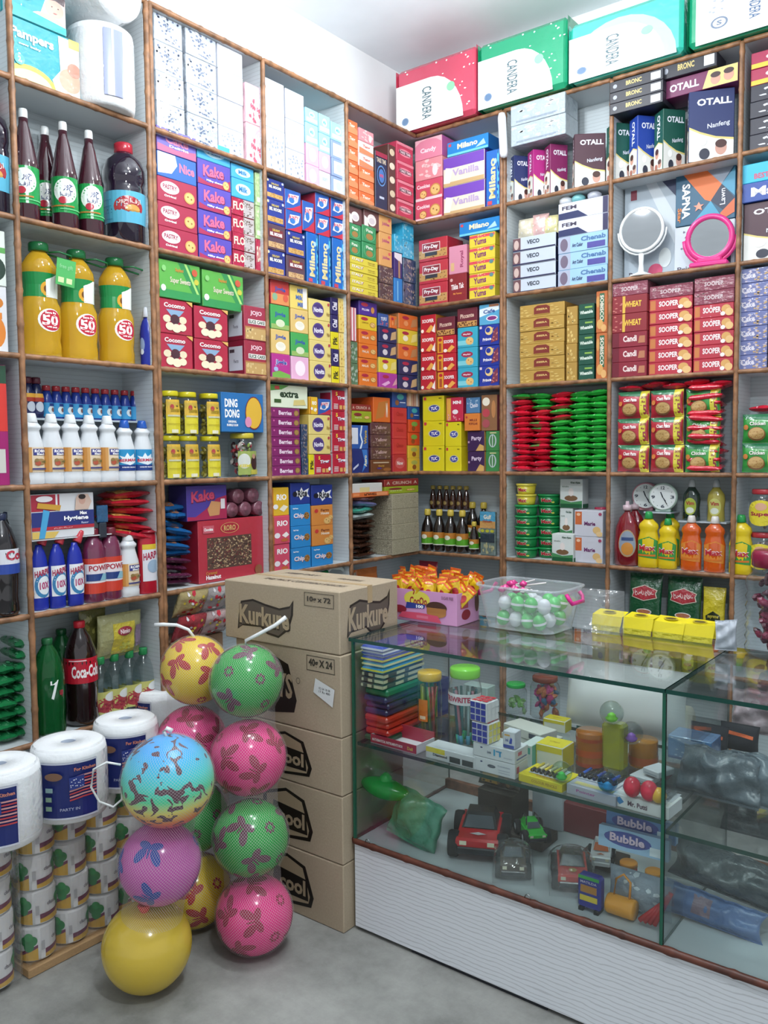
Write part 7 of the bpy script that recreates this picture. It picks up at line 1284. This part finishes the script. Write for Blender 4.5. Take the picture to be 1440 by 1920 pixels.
# tubs, bottle block, bands of sweets
def cyl(name, px, py, r, h, c, kind, label, cat, z=ZM, bands=(), lid=None, top=None):
    t = empty(name, (0, 0, 0)); MB().lathe([(r * .97, 0), (r, .003), (r, h - .003), (r * .97, h)], (c, kind), 24).obj('tub_body', t)
    for i, (z0, z1, cc) in enumerate(bands): MB().lathe([(r + .0006, z0 * h), (r + .0006, z1 * h)], (cc, 'plastic'), 24, cap=False).obj('band', t)
    if lid: MB().lathe([(r * 1.03, h), (r * 1.03, h + .008), (r * .95, h + .01)], (lid, 'plastic'), 24).obj('lid', t)
    p = P(px, py, z); t.location = (p.x, p.y + r, z + .001); return tag(t, label, cat)
cyl('sweet_tub', 1096, 1440, .04, .09, '#c87820', 'amber', 'amber tub with dark red bands beside the tall clear block', 'tub', bands=[(.3, .5, '#a84818'), (.75, .85, '#984020'), (0, .12, '#983c18')])
cyl('sweet_tub', 1196, 1442, .038, .07, '#c88828', 'amber', 'amber tub half hidden right of the tall clear block', 'tub', bands=[(.1, .4, '#a05020')])
orb(1184, 1374, .03, ZM + .074, '#e8eef0', '#9858c0', 'clear ball with purple inside on the amber tub')
mb = MB().box((-.03, 0, 0), (.03, .045, .125), ('#b8b83c', 'amber'), .008); o = mb.obj('gel_block'); p = P(1146, 1446); o.location = (p.x, p.y, ZM + .001); tag(o, 'tall yellow green clear block beside the amber tubs', 'gel container')
orb(1147, 1336, .031, ZM + .127, '#e8f0ec', '#88d838', 'clear ball with lime green inside on the tall block')
ds('glit', 'glitter_pack', 'blue grey glitter pack', BX, '#708890', [('s', .03, .4, .97, .97, 40, .04, '#a8c8d0'), Rr(0, 0, .45, .35, '#2c6c64'), Rr(.45, 0, 1, .35, '#48404c')], None, 'foil')
p = P(1100, 1385, ZM); o = bpy.data.objects.new('glitter_pack', box_mesh('glit', .085, .05, .075)); COL.objects.link(o); o.location = (p.x, p.y + .02, ZM + .001); tag(o, 'blue grey glitter pack before the cream roll', 'pack')
M = Matrix.Rotation(PI / 2, 4, 'Y'); mb = MB(); mb.lathe([(.001, -.17), (.046, -.17), (.05, -.166), (.05, .186), (.046, .19), (.001, .19)], ('#d4d0b8', 'plastic'), 28, M=M)
o = mb.obj('plastic_sheet_roll'); p = P(1130, 1385, ZM); o.location = (p.x + .02, p.y + .14, ZM + .051); o.rotation_euler = (0, 0, -.06); tag(o, 'cream coloured plastic roll lying behind the glitter pack', 'roll')
me = pillow('white_sack', .36, .2, .12, '#dcdcdc', (), 81, kind='matte', wr=.05); lay('white_sack', me, (1.44, -1.02, ZM + .03), (-.12, 0, .02), 'bulging white sack at the back of the counter', 'sack')
ds('eras', 'stationery_box', 'silver flat box', BX, '#b4b8bc', [Rr(.1, .2, .9, .4, '#889098')], None)
bx('eras', 1180, 1462, .06, .07, .014, 'flat silver box near the divider', rz=-10); bx('eras', 1205, 1450, .05, .06, .016, 'upper silver box beside the dark red one', z=ZM + .02, rz=-20)
ds('dred', 'stationery_box', 'dark red box', BX, '#8c3844', [Rr(.1, .3, .9, .6, '#c8a8ac')]); bx('dred', 1226, 1462, .03, .05, .024, 'small dark red box touching the divider')
ds('backb', 'stationery_box', 'dark blue carton', BX, '#28387c', [Rr(0, 0, 1, .5, '#c0a858'), T('Dollar', .4, .25, .5, .24, '#5c4c28')], None)
bx('backb', 758, 1330, .14, .06, .12, 'dark blue and yellow carton behind the pen jars', rz=-4); ds('backg', 'stationery_box', 'teal grey carton', BX, '#b8ccc8', [Rr(.2, .2, .8, .8, '#5c8c88')]); bx('backg', 868, 1340, .09, .05, .1, 'pale teal carton behind the lime lidded jar')
# right compartment, upper shelf
zr = ZM - .02
ds('bluep', 'nappy_box', 'blue patterned pack', BX, '#4c7cb0', [('s', .05, .05, .95, .95, 24, .05, '#a8c0dc'), Rr(0, 0, 1, .1, '#30508c')], [full('#3c6498')], 'film')
bx('bluep', 1252, 1420, .11, .08, .06, 'lower blue patterned pack right of the divider', z=zr); bx('bluep', 1252, 1420, .11, .08, .06, 'upper blue patterned pack right of the divider', z=zr + .061)
def bag(px, py, W, H, T_, c, label, z, rot=(0, 0, 0), seed=1, kind='crinkle', art=(), cat='bag', nm='plastic_bag', dy=.05):
    me = pillow(nm, W, H, T_, c, art, seed, kind=kind, wr=.16); p = P(px, py, z); return lay(nm, me, (p.x, p.y + dy, z + T_ * .1), rot, label, cat)
bag(1330, 1520, .2, .12, .09, '#46525c', 'dark bundle in a shiny clear bag on the right shelf', zr, (-.35, 0, -.06), 91)
bag(1436, 1540, .14, .12, .08, '#586670', 'second dark bundle in clear bag at the right edge', zr, (-.35, 0, .1), 92)
for i, px in enumerate((1295, 1355)):
    bag(px, 1440, .1, .07, .05, '#20222c', 'black gloves pack with orange stripe, ' + ['left', 'right'][i] + ' one', zr + .06, (-.2, 0, 0), 93 + i, 'matte', [('p', [(.15, .6), (.9, .5), (.9, .62), (.15, .74)], '#e06838')], dy=.14)
bag(1400, 1420, .2, .13, .08, '#a09098', 'silvery pink wrapped bundle at the right back', zr, (-.3, 0, 0), 95, dy=.2)
# lower level toys
zb = ZP + .001
t = empty('toy_boat', (0, 0, 0)); tag(t, 'glossy green plastic toy boat over a green bag', 'toy boat')
MB().sheet(lambda u, v: ((u - .5) * .17, .04 * math.sin(PI * u) ** .7 * math.cos(2 * PI * v), .03 * math.sin(PI * u) ** .6 * math.sin(2 * PI * v)), 20, 16, ('#108c34', 'plastic'), wv=True).obj('hull', t); MB().lathe([(.02, 0), (.018, .02), (.006, .032)], ('#14983c', 'plastic'), 14, M=Matrix.Translation((0, 0, .016))).obj('cabin', t)
p = at(722, 1478, 1, YF + .07); t.location = p; t.rotation_euler = (0, .1, .15)
bag(760, 1590, .17, .14, .07, '#38886c', 'green toy wrapped in a cloudy plastic bag below the boat', zb, (-.25, .2, 0), 96, dy=.02)
mb = MB(); p = P(780, 1560, zb); mb.tube([(0, 0, .1), (.015, 0, .0), (.045, .01, .003), (.0, 0, .1)], .0035, ('#181c20', 'plastic'), 6).tube([(0, 0, .1), (.07, 0, -.02)], .004, ('#181c20', 'plastic'), 6); o = mb.obj('carry_strap'); o.location = (p.x - .02, p.y + .0, zb + .025); tag(o, 'black strap of a toy hanging before the green bag', 'strap')
def wheel(par, x, y, r, w_, hub='#c8ccd0', tyre='#181a1e'):
    e = MB(); M = Matrix.Translation((x, y, r)) @ Matrix.Rotation(PI / 2, 4, 'X')
    e.lathe([(r * .55, -w_ / 2), (r * .92, -w_ / 2), (r, -w_ * .3), (r, w_ * .3), (r * .92, w_ / 2), (r * .55, w_ / 2)], (tyre, 'matte'), 18, M=M, cap=False); o = e.obj('wheel', par)
    MB().lathe([(r * .2, -w_ * .55), (r * .56, -w_ * .42), (r * .56, w_ * .42), (r * .2, w_ * .55)], (hub, 'plastic'), 12, M=M).obj('hub', o)
def car(px, py, z, L_, W_, H_, c, label, rz, wr, style='truck', roof='#202428', hub='#c8ccd0', art=(), name='toy_car', wraps=False, dy=.08):
    t = empty(name, (0, 0, 0)); b = MB(); g0 = wr * .8
    def prof(x0, x1, zs, w0, w1, m):   # body section swept across the width; zs = roof line points
        n = len(zs); v = []; 
        for s_ in (-1, 1):
            for x, zz, k in zs: v.append((x0 + (x1 - x0) * x, s_ * (w0 + (w1 - w0) * k) / 2, zz))
        f = [tuple(range(n)), tuple(reversed(range(n, 2 * n)))] + [((i + 1) % n, i, n + i, n + (i + 1) % n) for i in range(n)]
        b.add(v, f, m)
    h1 = g0 + (H_ - g0) * .5
    prof(-L_ / 2, L_ / 2, [(0, g0, 0), (1, g0, 0), (1.0, h1 * .92, .1), (.96, h1, .3), (.6, h1 * 1.04, .3), (.1, h1 * 1.04, .3), (0, h1, .2)], W_, W_ * .86, (c, 'plastic')); b.obj('car_body', t)
    b = MB(); prof(-L_ / 2, L_ / 2, [(.12, h1 * 1.03, 0), (.66, h1 * 1.03, 0), (.52, H_ * .98, 1), (.46, H_, 1), (.22, H_, 1)], W_ * .84, W_ * .62, (roof if style != 'white' else c, 'plastic')); b.obj('cabin', t)
    wb = MB(); hx = L_ * .155; wb.add([(L_ * .155, -W_ * .36, h1 * 1.06), (L_ * .155, W_ * .36, h1 * 1.06), (L_ * .035, W_ * .29, H_ * .95), (L_ * .035, -W_ * .29, H_ * .95)], [(0, 1, 2, 3)], ('#c86838' if style == 'white' else '#485058', 'plastic'), M=Matrix.Translation((.0035, 0, .002))); wb.obj('windscreen', t)
    MB().box((L_ * .47, -W_ * .46, g0 * .8), (L_ * .53, W_ * .46, g0 + (h1 - g0) * .4), ('#20242a' if style != 'white' else '#d8dcdc', 'plastic'), .003).box((L_ * .5, -W_ * .4, g0 + (h1 - g0) * .55), (L_ * .512, -W_ * .24, g0 + (h1 - g0) * .85), ('#e8e4c8', 'plastic')).box((L_ * .5, W_ * .24, g0 + (h1 - g0) * .55), (L_ * .512, W_ * .4, g0 + (h1 - g0) * .85), ('#e8e4c8', 'plastic')).obj('bumper', t)
    if art: MB().art(art, lambda u, v, o: (L_ * .44 - (1 - 0) * v * L_ * .26 + 0, (u - .5) * W_ * .66, h1 * 1.035 + o), off=.0012, kind='plastic').obj('bonnet_print', t)
    for sx_ in (-1, 1):
        for sy_ in (-1, 1): wheel(t, sx_ * L_ * .34, sy_ * (W_ / 2 + wr * .22), wr, wr * .8, hub)
    if style == 'buggy':
        cg = MB(); 
        for s_ in (-1, 1): cg.tube([(L_ * .1, s_ * W_ * .36, h1), (0, s_ * W_ * .3, H_ * 1.25), (-L_ * .28, s_ * W_ * .3, H_ * 1.2), (-L_ * .42, s_ * W_ * .36, h1)], .002, ('#20242a', 'plastic'), 6)
        cg.obj('roll_cage', t)
    if wraps: MB().sheet(lambda u, v: (L_ * .66 * (2 * u - 1), W_ * .78 * math.cos(PI * v), max(.001, (H_ * 1.15) * math.sin(PI * v) ** .5 * (math.sin(PI * min(1, max(0, u * 1.0))) ** .3))), 14, 14, ('#ffffff', 'wrap')).obj('plastic_wrap', t)
    p = P(px, py, z); t.location = (p.x, p.y + dy, z); t.rotation_euler = (0, 0, math.radians(rz)); return tag(t, label, 'toy car')
car(855, 1620, zb, .2, .12, .1, '#c01420', 'large red toy truck with black wheels on counter bottom', -65, .036, 'truck', '#1c1e22', '#404448', [T('Dakar', .5, .5, .8, .3, '#e8e0e0', 90) if 0 else ('p', [(.2, .4), (.5, .25), (.8, .4), (.5, .6)], '#d8ccd0')], dy=.13)
car(972, 1590, zb + .03, .11, .055, .05, '#28c038', 'small green toy buggy with grey hubs', -45, .02, 'buggy', '#28b838', '#c8ccd0', dy=.08)
car(930, 1660, zb, .12, .07, .07, '#4c3c30', 'wrapped brown and black toy car near the bottom glass', -60, .02, 'truck', '#282420', wraps=True, dy=.09)
car(1040, 1680, zb, .14, .078, .075, '#d03428', 'bright red toy truck in clear wrap', -62, .024, 'truck', '#2c2820', wraps=True, art=[E_(.5, .5, .2, .3, '#b89038')], dy=.1)
car(1104, 1636, zb + .02, .1, .055, .055, '#c8ccd0', 'white toy rally car with orange windscreen', -70, .014, 'white', '#c8ccd0', art=[('p', [(.2, .2), (.5, .6), (.8, .2), (.6, .3), (.4, .3)], '#c06840')], dy=.08)
for px, py, lb in ((968, 1598, 'dark carton raising the green toy buggy'), (1104, 1640, 'dark carton under the white toy rally car')):
    o = MB().box((-.06, -.05, 0), (.06, .05, .028 if px < 1000 else .018), ('#4c4038', 'carton'), .002).obj('carton'); p = P(px, py, zb); o.location = (p.x, p.y + .09, zb); tag(o, lb, 'box')
b = MB().box((-.03, 0, .006), (.03, .03, .09), ('#28308c', 'plastic'), .006).art([Rr(.15, .5, .85, .72, '#b07830'), Rr(.12, .25, .88, .42, '#d8c038'), Rr(.05, .9, .95, 1, '#38a048'), ('t', 'MATILDA', .5, .82, .7, .07, 0, '#c8c0d8')], planar(-.03, 0, .006, .06, .084), kind='plastic'); o = b.obj('toy_bus'); p = P(1102, 1712, zb); o.location = (p.x, p.y + .004, zb); MB().box((-.026, -.002, 0), (-.014, .032, .008), '#181a1e').box((.014, -.002, 0), (.026, .032, .008), '#181a1e').obj('wheel', o); tag(o, 'blue and yellow toy bus standing on end at the glass', 'toy bus')
t = empty('toy_roller', (0, 0, 0)); MB().lathe([(.001, -.035), (.022, -.035), (.024, -.03), (.024, .03), (.022, .035), (.001, .035)], ('#e09828', 'plastic'), 20, M=Matrix.Translation((0, 0, .025)) @ Matrix.Rotation(PI / 2, 4, 'Y')).obj('drum', t); MB().tube([(-.02, 0, .045), (-.018, .01, .085), (0, .012, .1), (.018, .01, .085), (.02, 0, .045)], .003, ('#d88c28', 'plastic'), 6).obj('handle', t); p = P(1156, 1728, zb); t.location = (p.x, p.y + .03, zb); tag(t, 'orange yellow toy roller with handle at the glass', 'toy roller')
for px, py, c, cc, lb in ((1172, 1672, '#c8402c', '#e0902c', 'red toy tub with orange lid, left one'), (1220, 1690, '#9c3c64', '#e09428', 'purple toy tub with orange lid near the divider')): cyl('toy_tub', px, py, .022, .06, c, 'plastic', lb, 'tub', z=zb, lid=cc, bands=[(.2, .4, '#3880b8')])
mb = MB(); 
for i in range(4): mb.tube([(i * .012, 0, .01), (.05 + i * .006, .02, .06 + .01 * i)], .006, ('#b81c28', 'plastic'), 7)
o = mb.obj('toy_plane'); p = P(1190, 1745, zb); o.location = (p.x, p.y + .03, zb + .002); tag(o, 'red plastic toy parts lying at the bottom glass', 'toy')
for i, (px, py, c) in enumerate([(1186, 1600, '#9cc0e0'), (1200, 1570, '#5884c0')]):
    mb = MB().box((-.085, 0, 0), (.085, .02, .05), ('#a0b8d8', 'card'), .002).art([full(c), E_(.42, .55, .34, .36, '#404c9c'), T('Bubble', .42, .55, .52, .44, '#30387c'), T('Bubble', .415, .57, .5, .4, '#e0c8dc'), Rr(.74, .1, .9, .5, '#d8e4ec')], planar(-.085, 0, 0, .17, .05)); o = mb.obj('bubble_packet'); p = at(px, py, 1, YF + .06 + .03 * i); o.location = (p.x, p.y, p.z); o.rotation_euler = (-.1, 0, .05); tag(o, ['lower pale blue bubble toy card behind the small tubs', 'upper darker blue bubble toy card near the divider'][i], 'toy pack')
me = pillow('toy_pack', .16, .1, .05, '#8896a4', [('s', .05, .05, .95, .95, 12, .06, '#c0ccd4')], 98); p = at(1200, 1620, 1, YF + .1); lay('toy_pack', me, (p.x, p.y, zb + .002), (-.1, 0, 0), 'cloudy clear toy bag under the bubble cards', 'bag')
bag(895, 1505, .14, .08, .06, '#3c3428', 'black and brown bag of toys above the red truck', zb + .12, (-.4, 0, 0), 99, art=[('r', .1, .1, .5, .5, '#a88030'), ('s', .5, .1, .95, .9, 10, .06, '#705838')], dy=.12)
o = MB().box((-.06, -.05, 0), (.06, .05, .118), ('#40382f', 'carton'), .002).obj('carton'); p = P(895, 1505, zb + .12); o.location = (p.x, p.y + .15, zb); tag(o, 'dark carton behind the red toy truck', 'box')
o = MB().box((-.05, 0, 0), (.05, .03, .12), ('#b8c0c8', 'card'), .002).obj('white_box'); p = P(1000, 1560, zb); o.location = (p.x + .02, -1.06, zb); tag(o, 'white box standing behind the green buggy', 'box')
o = MB().box((-.1, 0, 0), (.1, .03, .09), ('#7c2028', 'card'), .002).obj('toy_box'); p = P(1090, 1560, zb); o.location = (p.x, -1.05, zb); tag(o, 'dark red toy box at the counter bottom back', 'box')
bag(1340, 1700, .26, .1, .1, '#3a444a', 'dark clothing bundle in clear bag, middle of the right compartment', zb + .06, (-.4, .12, .0), 101, dy=.05)
bag(1330, 1740, .24, .07, .05, '#4c6898', 'blue and grey clothing bag at the bottom of the right compartment', zb, (-.5, .06, .0), 102, art=[('r', .3, .2, .5, .8, '#7c6878')], dy=.0)
bag(1400, 1640, .26, .11, .07, '#1e2a30', 'black plastic wrapped bundle at the back of the right compartment', zb + .05, (-.2, 0, 0), 103, dy=.22)

# ---------------- on the counter top ----------------
zt = ZT + .0008
# open pink carton full of yellow packets
pL, pR = G(722, 1158, ZT), G(857, 1176, ZT); pl = [Rr(.03, .7, .16, .9, '#b83c50'), E_(.46, .72, .18, .26, '#d8cc50'), T('CocOo', .48, .66, .24, .26, '#a02c34', 6), ('p', [(.3, .4), (.56, .44), (.58, .56), (.32, .6)], '#2c3c8c'), T('100', .5, .49, .1, .1), E_(.73, .52, .14, .18, '#4a2c24'), E_(.73, .34, .13, .14, '#b07840'), ('r', .6, .34, .86, .5, '#a8703c'), E_(.22, .36, .1, .12, '#8c2434'), ('p', [(.2, .1), (.8, .05), (.75, .26), (.5, .3), (.26, .28)], '#d04c68'), Rr(.46, .13, .62, .22, '#d87088'), ('t', 'SUGAR FREE', .88, .84, .16, .1, 0, '#704858'), ('t', 'Rs 1 /-', .07, .2, .07, .07, 0, '#a05070')]
d_ = (pR - pL); W = d_.length; rz = math.atan2(d_.y, d_.x); t = empty('cake_carton', (pL.x, pL.y, zt), rz); tag(t, 'open pink cake carton full of small yellow packets', 'box')
D = .13; H = .1; PKc = '#cc94c0'; mb = MB().box((0, 0, 0), (W, .002, H), PKc).box((0, D - .002, 0), (W, D, H), PKc).box((0, .002, 0), (.002, D - .002, H), PKc).box((W - .002, .002, 0), (W, D - .002, H), PKc).box((0, 0, 0), (W, D, .002), PKc)
mb.art(pl, planar(0, 0, 0, W, H)); mb.art([Rr(.15, .5, .5, .8, '#c05068'), E_(.4, .3, .2, .16, '#8c2434'), E_(.9, .6, .1, .3, '#5c3c34')], lambda u, v, o: (W + o, u * D, v * H)); mb.obj('carton_body', t)
Mp = t.matrix_basis.copy()
tm = Matrix.Translation((pL.x, pL.y, zt)) @ Matrix.Rotation(rz, 4, 'Z'); rg = random.Random(5)
cpk = pillow('cake_packet', .036, .085, .018, '#e0b820', [Rr(0, .8, 1, 1, '#d85c20'), E_(.5, .45, .3, .16, '#b83038'), Rr(.2, .1, .8, .25, '#e8e0c0')], 7, crimp=.1)
ordw = ['front', 'second', 'third', 'fourth', 'back']
for r_ in range(5):
    for c_ in range(8):
        l = tm @ Vector((.02 + c_ * (W - .04) / 7, .016 + r_ * .024, .05 + .005 * r_ + rg.uniform(0, .012)))
        lay('cake_packet', cpk, l, (rg.uniform(-.35, .1), rg.uniform(-.2, .75), rz + rg.uniform(-.5, .5)), 'small yellow cake packet in the pink carton, ' + ordw[r_] + ' row, ' + ['leftmost', 'second', 'third', 'fourth', 'fifth', 'sixth', 'seventh', 'rightmost'][c_], 'packet', 'yellow cake packets in the pink carton')
# clear plastic box of toy egg sweets with pink handles
pL, pR = G(905, 1178, ZT), G(1030, 1188, ZT); cx = (pL + pR) / 2; t = empty('storage_box', (cx.x + .01, cx.y + .07, zt), -.03); tag(t, 'clear plastic storage box with pink handles full of sweets', 'storage box')
def sq(a, e=.35): c, s = math.cos(a), math.sin(a); return (math.copysign(abs(c) ** e, c), math.copysign(abs(s) ** e, s))
def wall_(u, v, k=1.0): x, y = sq(2 * PI * u); q = (.112 + .028 * v) * k; r2 = (.082 + .02 * v) * k; return (x * q, y * r2, .002 + .128 * v)
mb = MB().sheet(wall_, 48, 6, ('#f4f7f9', 'haze'), wu=True); mb.add([wall_(i / 48, 0) for i in range(48)], [tuple(range(48))], ('#f4f7f9', 'haze')); mb.obj('box_body', t)
MB().tube([wall_(i / 48, 1, 1.02) for i in range(48)], .004, ('#f4f7f9', 'haze'), 6, closed=True).obj('rim', t)
for s_ in (-1, 1): MB().tube([(s_ * .142, -.04, .118), (s_ * .152, -.042, .105), (s_ * .158, -.034, .092), (s_ * .158, .034, .092), (s_ * .152, .042, .105), (s_ * .142, .04, .118)], .006, ('#e02c90', 'plastic'), 8).obj('handle', t)
tb = Matrix.Translation(t.location) @ Matrix.Rotation(-.03, 4, 'Z'); rg = random.Random(8)
eggs = []
for c in ('#48b858', '#d8dce0', '#58c868'):
    m = MB().lathe([(max(.02 * math.cos(a), .0001), .024 + .024 * math.sin(a)) for a in [-PI / 2 + PI * i / 12 for i in range(13)]], (c, 'plastic'), 16, cap=False); m.lathe([(.0204, .02), (.0204, .027)], ('#e8ecec', 'plastic'), 16, cap=False); eggs.append(m.mesh('sweet_egg'))
k = 0
for lz in range(2):
    for r_ in range(3):
        for c_ in range(4 if lz == 0 else 4):
            l = tb @ Vector((-.068 + c_ * .045 + (lz * .008), -.05 + r_ * .05, .006 + lz * .047)); k += 1
            lay('sweet_egg', eggs[(c_ + r_ + lz) % 3], l, (rg.uniform(-.2, .2), rg.uniform(-.2, .2), 0), ['green', 'white', 'light green'][(c_ + r_ + lz) % 3] + ' egg sweet in the storage box, ' + ['bottom', 'top'][lz] + ' layer, ' + ['front', 'middle', 'rear'][r_] + ' row, ' + ['first', 'second', 'third', 'fourth'][c_], 'sweet', 'egg sweets in the clear storage box')
lol = MB().tube([(0, 0, 0), (.07, .0, .006)], .0025, ('#e8e0e0', 'plastic'), 6).lathe([(.001, 0), (.012, .006), (.013, .014), (.001, .022)], ('#d02880', 'foil'), 8, M=Matrix.Translation((-.008, 0, -.006))).mesh('lollipop')
for i in range(9):
    l = tb @ Vector((rg.uniform(-.09, .05), rg.uniform(-.055, .06), .108 + rg.uniform(0, .012))); lay('lollipop', lol, l, (0, rg.uniform(-.2, .3), rg.uniform(-1, 1.5)), 'pink wrapped lollipop on the egg sweets, ' + ['first', 'second', 'third', 'fourth', 'fifth', 'sixth', 'seventh', 'eighth', 'last'][i] + ' of a loose heap', 'lollipop', 'pink lollipops in the storage box')
# yellow sachet strips hanging at the back edge
ss = pillow('coffee_sachet', .088, .13, .016, '#c8c034', [E_(.5, .62, .36, .14, '#28301c'), ('t', 'supreme', .5, .62, .5, .09, 0, '#b8b070'), ('s', .1, .1, .9, .4, 8, .04, '#a8a028'), E_(.35, .3, .1, .08, '#6c5438')], 31, crimp=.08, wr=.05)
un_ = [wu(R, 1, 1, 0)[0]]; xs = [at(px, 1215, 1, YB + .02).x for px in (1135, 1193, 1250, 1305)]
for i, x in enumerate(xs):
    t = empty('sachet_strip', (x, YB + .022, ZT - .118)); o = bpy.data.objects.new('sachet', ss); COL.objects.link(o); o.parent = t
    mb = MB(); mb.add([(-.045, 0, .128), (.045, 0, .128), (.048, .008, .158 + .006 * (i % 2)), (-.045, .006, .16)], [(0, 1, 2, 3)], ('#dccc28', 'plastic')); mb.add([(-.045, .006, .16), (.048, .008, .158 + .006 * (i % 2)), (.05, .05, .168), (-.04, .05, .17)], [(0, 1, 2, 3)], ('#e0d020', 'plastic')); mb.art([E_(.5, .5, .26, .34, '#b8a828'), E_(.5, .5, .2, .2, '#5c5420')], lambda u, v, o: (-.04 + .08 * u, .01 + .034 * v, .161 + .008 * v + o), off=.002, kind='plastic'); m2 = mb.obj('header_card', t)
    tag(t, 'yellow coffee sachet strip behind the counter, ' + ['leftmost', 'second from left', 'third from left', 'nearest the seam'][i], 'sachets', 'yellow sachet strips at the counter back'); t.rotation_euler = (0, 0, RG.uniform(-.1, .1))
# ribbed jar of dark red sweets at the right edge
t = empty('sweet_jar', (0, 0, 0)); Pj = [(.07, 0), (.078, .008)] + [q for i in range(6) for q in [(.08, .02 + i * .026), (.074, .033 + i * .026)]] + [(.08, .18), (.078, .2), (.062, .215), (.06, .235)]
MB().lathe(Pj, ('#f6f9fa', 'clear'), 32).obj('jar_body', t); filler(['#5c1830', '#7c2040', '#48142c'], 90, .02, .8)(t, .078, .24)
MB().lathe([(.061, .228), (.066, .232), (.066, .262), (.06, .27)], ('#7c1838', 'plastic'), 28).obj('lid', t); p = G(1436, 1238, ZT); t.location = (p.x + .01, p.y + .075, zt); tag(t, 'large ribbed clear jar of dark red sweets at the counter right end', 'jar')
bagm = pillow('clear_bag', .12, .12, .06, '#b8c4cc', [('s', .05, .05, .95, .95, 12, .06, '#d8e4ea')], 120); 
me = MB().sheet(lambda u, v: ((u - .5) * .14, -.04 * math.sin(PI * u) * math.sin(PI * v), v * .13), 12, 12, ('#ffffff', 'wrap')).sheet(lambda u, v: ((u - .5) * .14, .04 * math.sin(PI * u) * math.sin(PI * v), v * .13), 12, 12, ('#ffffff', 'wrap')).mesh('clear_bag')
p = at(1112, 1176, 1, YB + .06); lay('clear_bag', me, (p.x + .07, YB - .05, ZT + .001), (0, 0, .1), 'crumpled clear plastic bag beside the storage box', 'bag'); 
p = at(1362, 1200, 2, ZT); lay('tissue_wad', pillow('tissue_wad', .055, .08, .04, '#a4acb6', (), 121, 'crinkle', wr=.3), (p.x + .04, -1.03, zt + .003), (-.1, 0, .3), 'crumpled white plastic bag beside the ribbed jar', 'bag')
# goods just visible on the low corner shelf behind the cartons
def shelfbag(wall, px, py, W, H, T_, c, label, seed, art=(), d=.07, k=6):
    me = pillow('snack_bag', W, H, T_, c, art, seed); u = wu(wall, px, py, d)[0]; lay('snack_bag', me, wplace(wall, u, d, ZB(k)), (-.05, 0, wrot(wall)), label, 'snack bag')
shelfbag(L, 690, 1080, .17, .33, .07, '#b8a890', 'orange topped snack bag standing behind the top carton', 130, [Rr(0, .8, 1, 1, '#d87838'), ('s', .1, .5, .9, .8, 10, .05, '#c8c840')])
shelfbag(R, 800, 1080, .11, .33, .05, '#a02840', 'dark red bag standing on the low shelf at the corner', 131, d=.06)
shelfbag(R, 842, 1085, .1, .29, .04, '#b8c0cc', 'grey white bag standing behind the yellow packets', 132, d=.06)
t = MB().tube([(0, 0, 0), (.04, 0, .02), (.1, 0, .012), (.16, 0, -.03)], .008, ('#d8e0e0', 'plastic'), 8).tube([(-.03, 0, -.002), (.01, 0, .004)], .011, ('#1c8c4c', 'plastic'), 8).obj('floor_brush'); p = at(610, 1075, 0, -.04); t.location = (-.04, p.y, p.z); t.rotation_euler = (0, 0, PI / 2); tag(t, 'white brush handle with green end behind the top carton', 'brush'); 
# ---------------- end of the stock ----------------
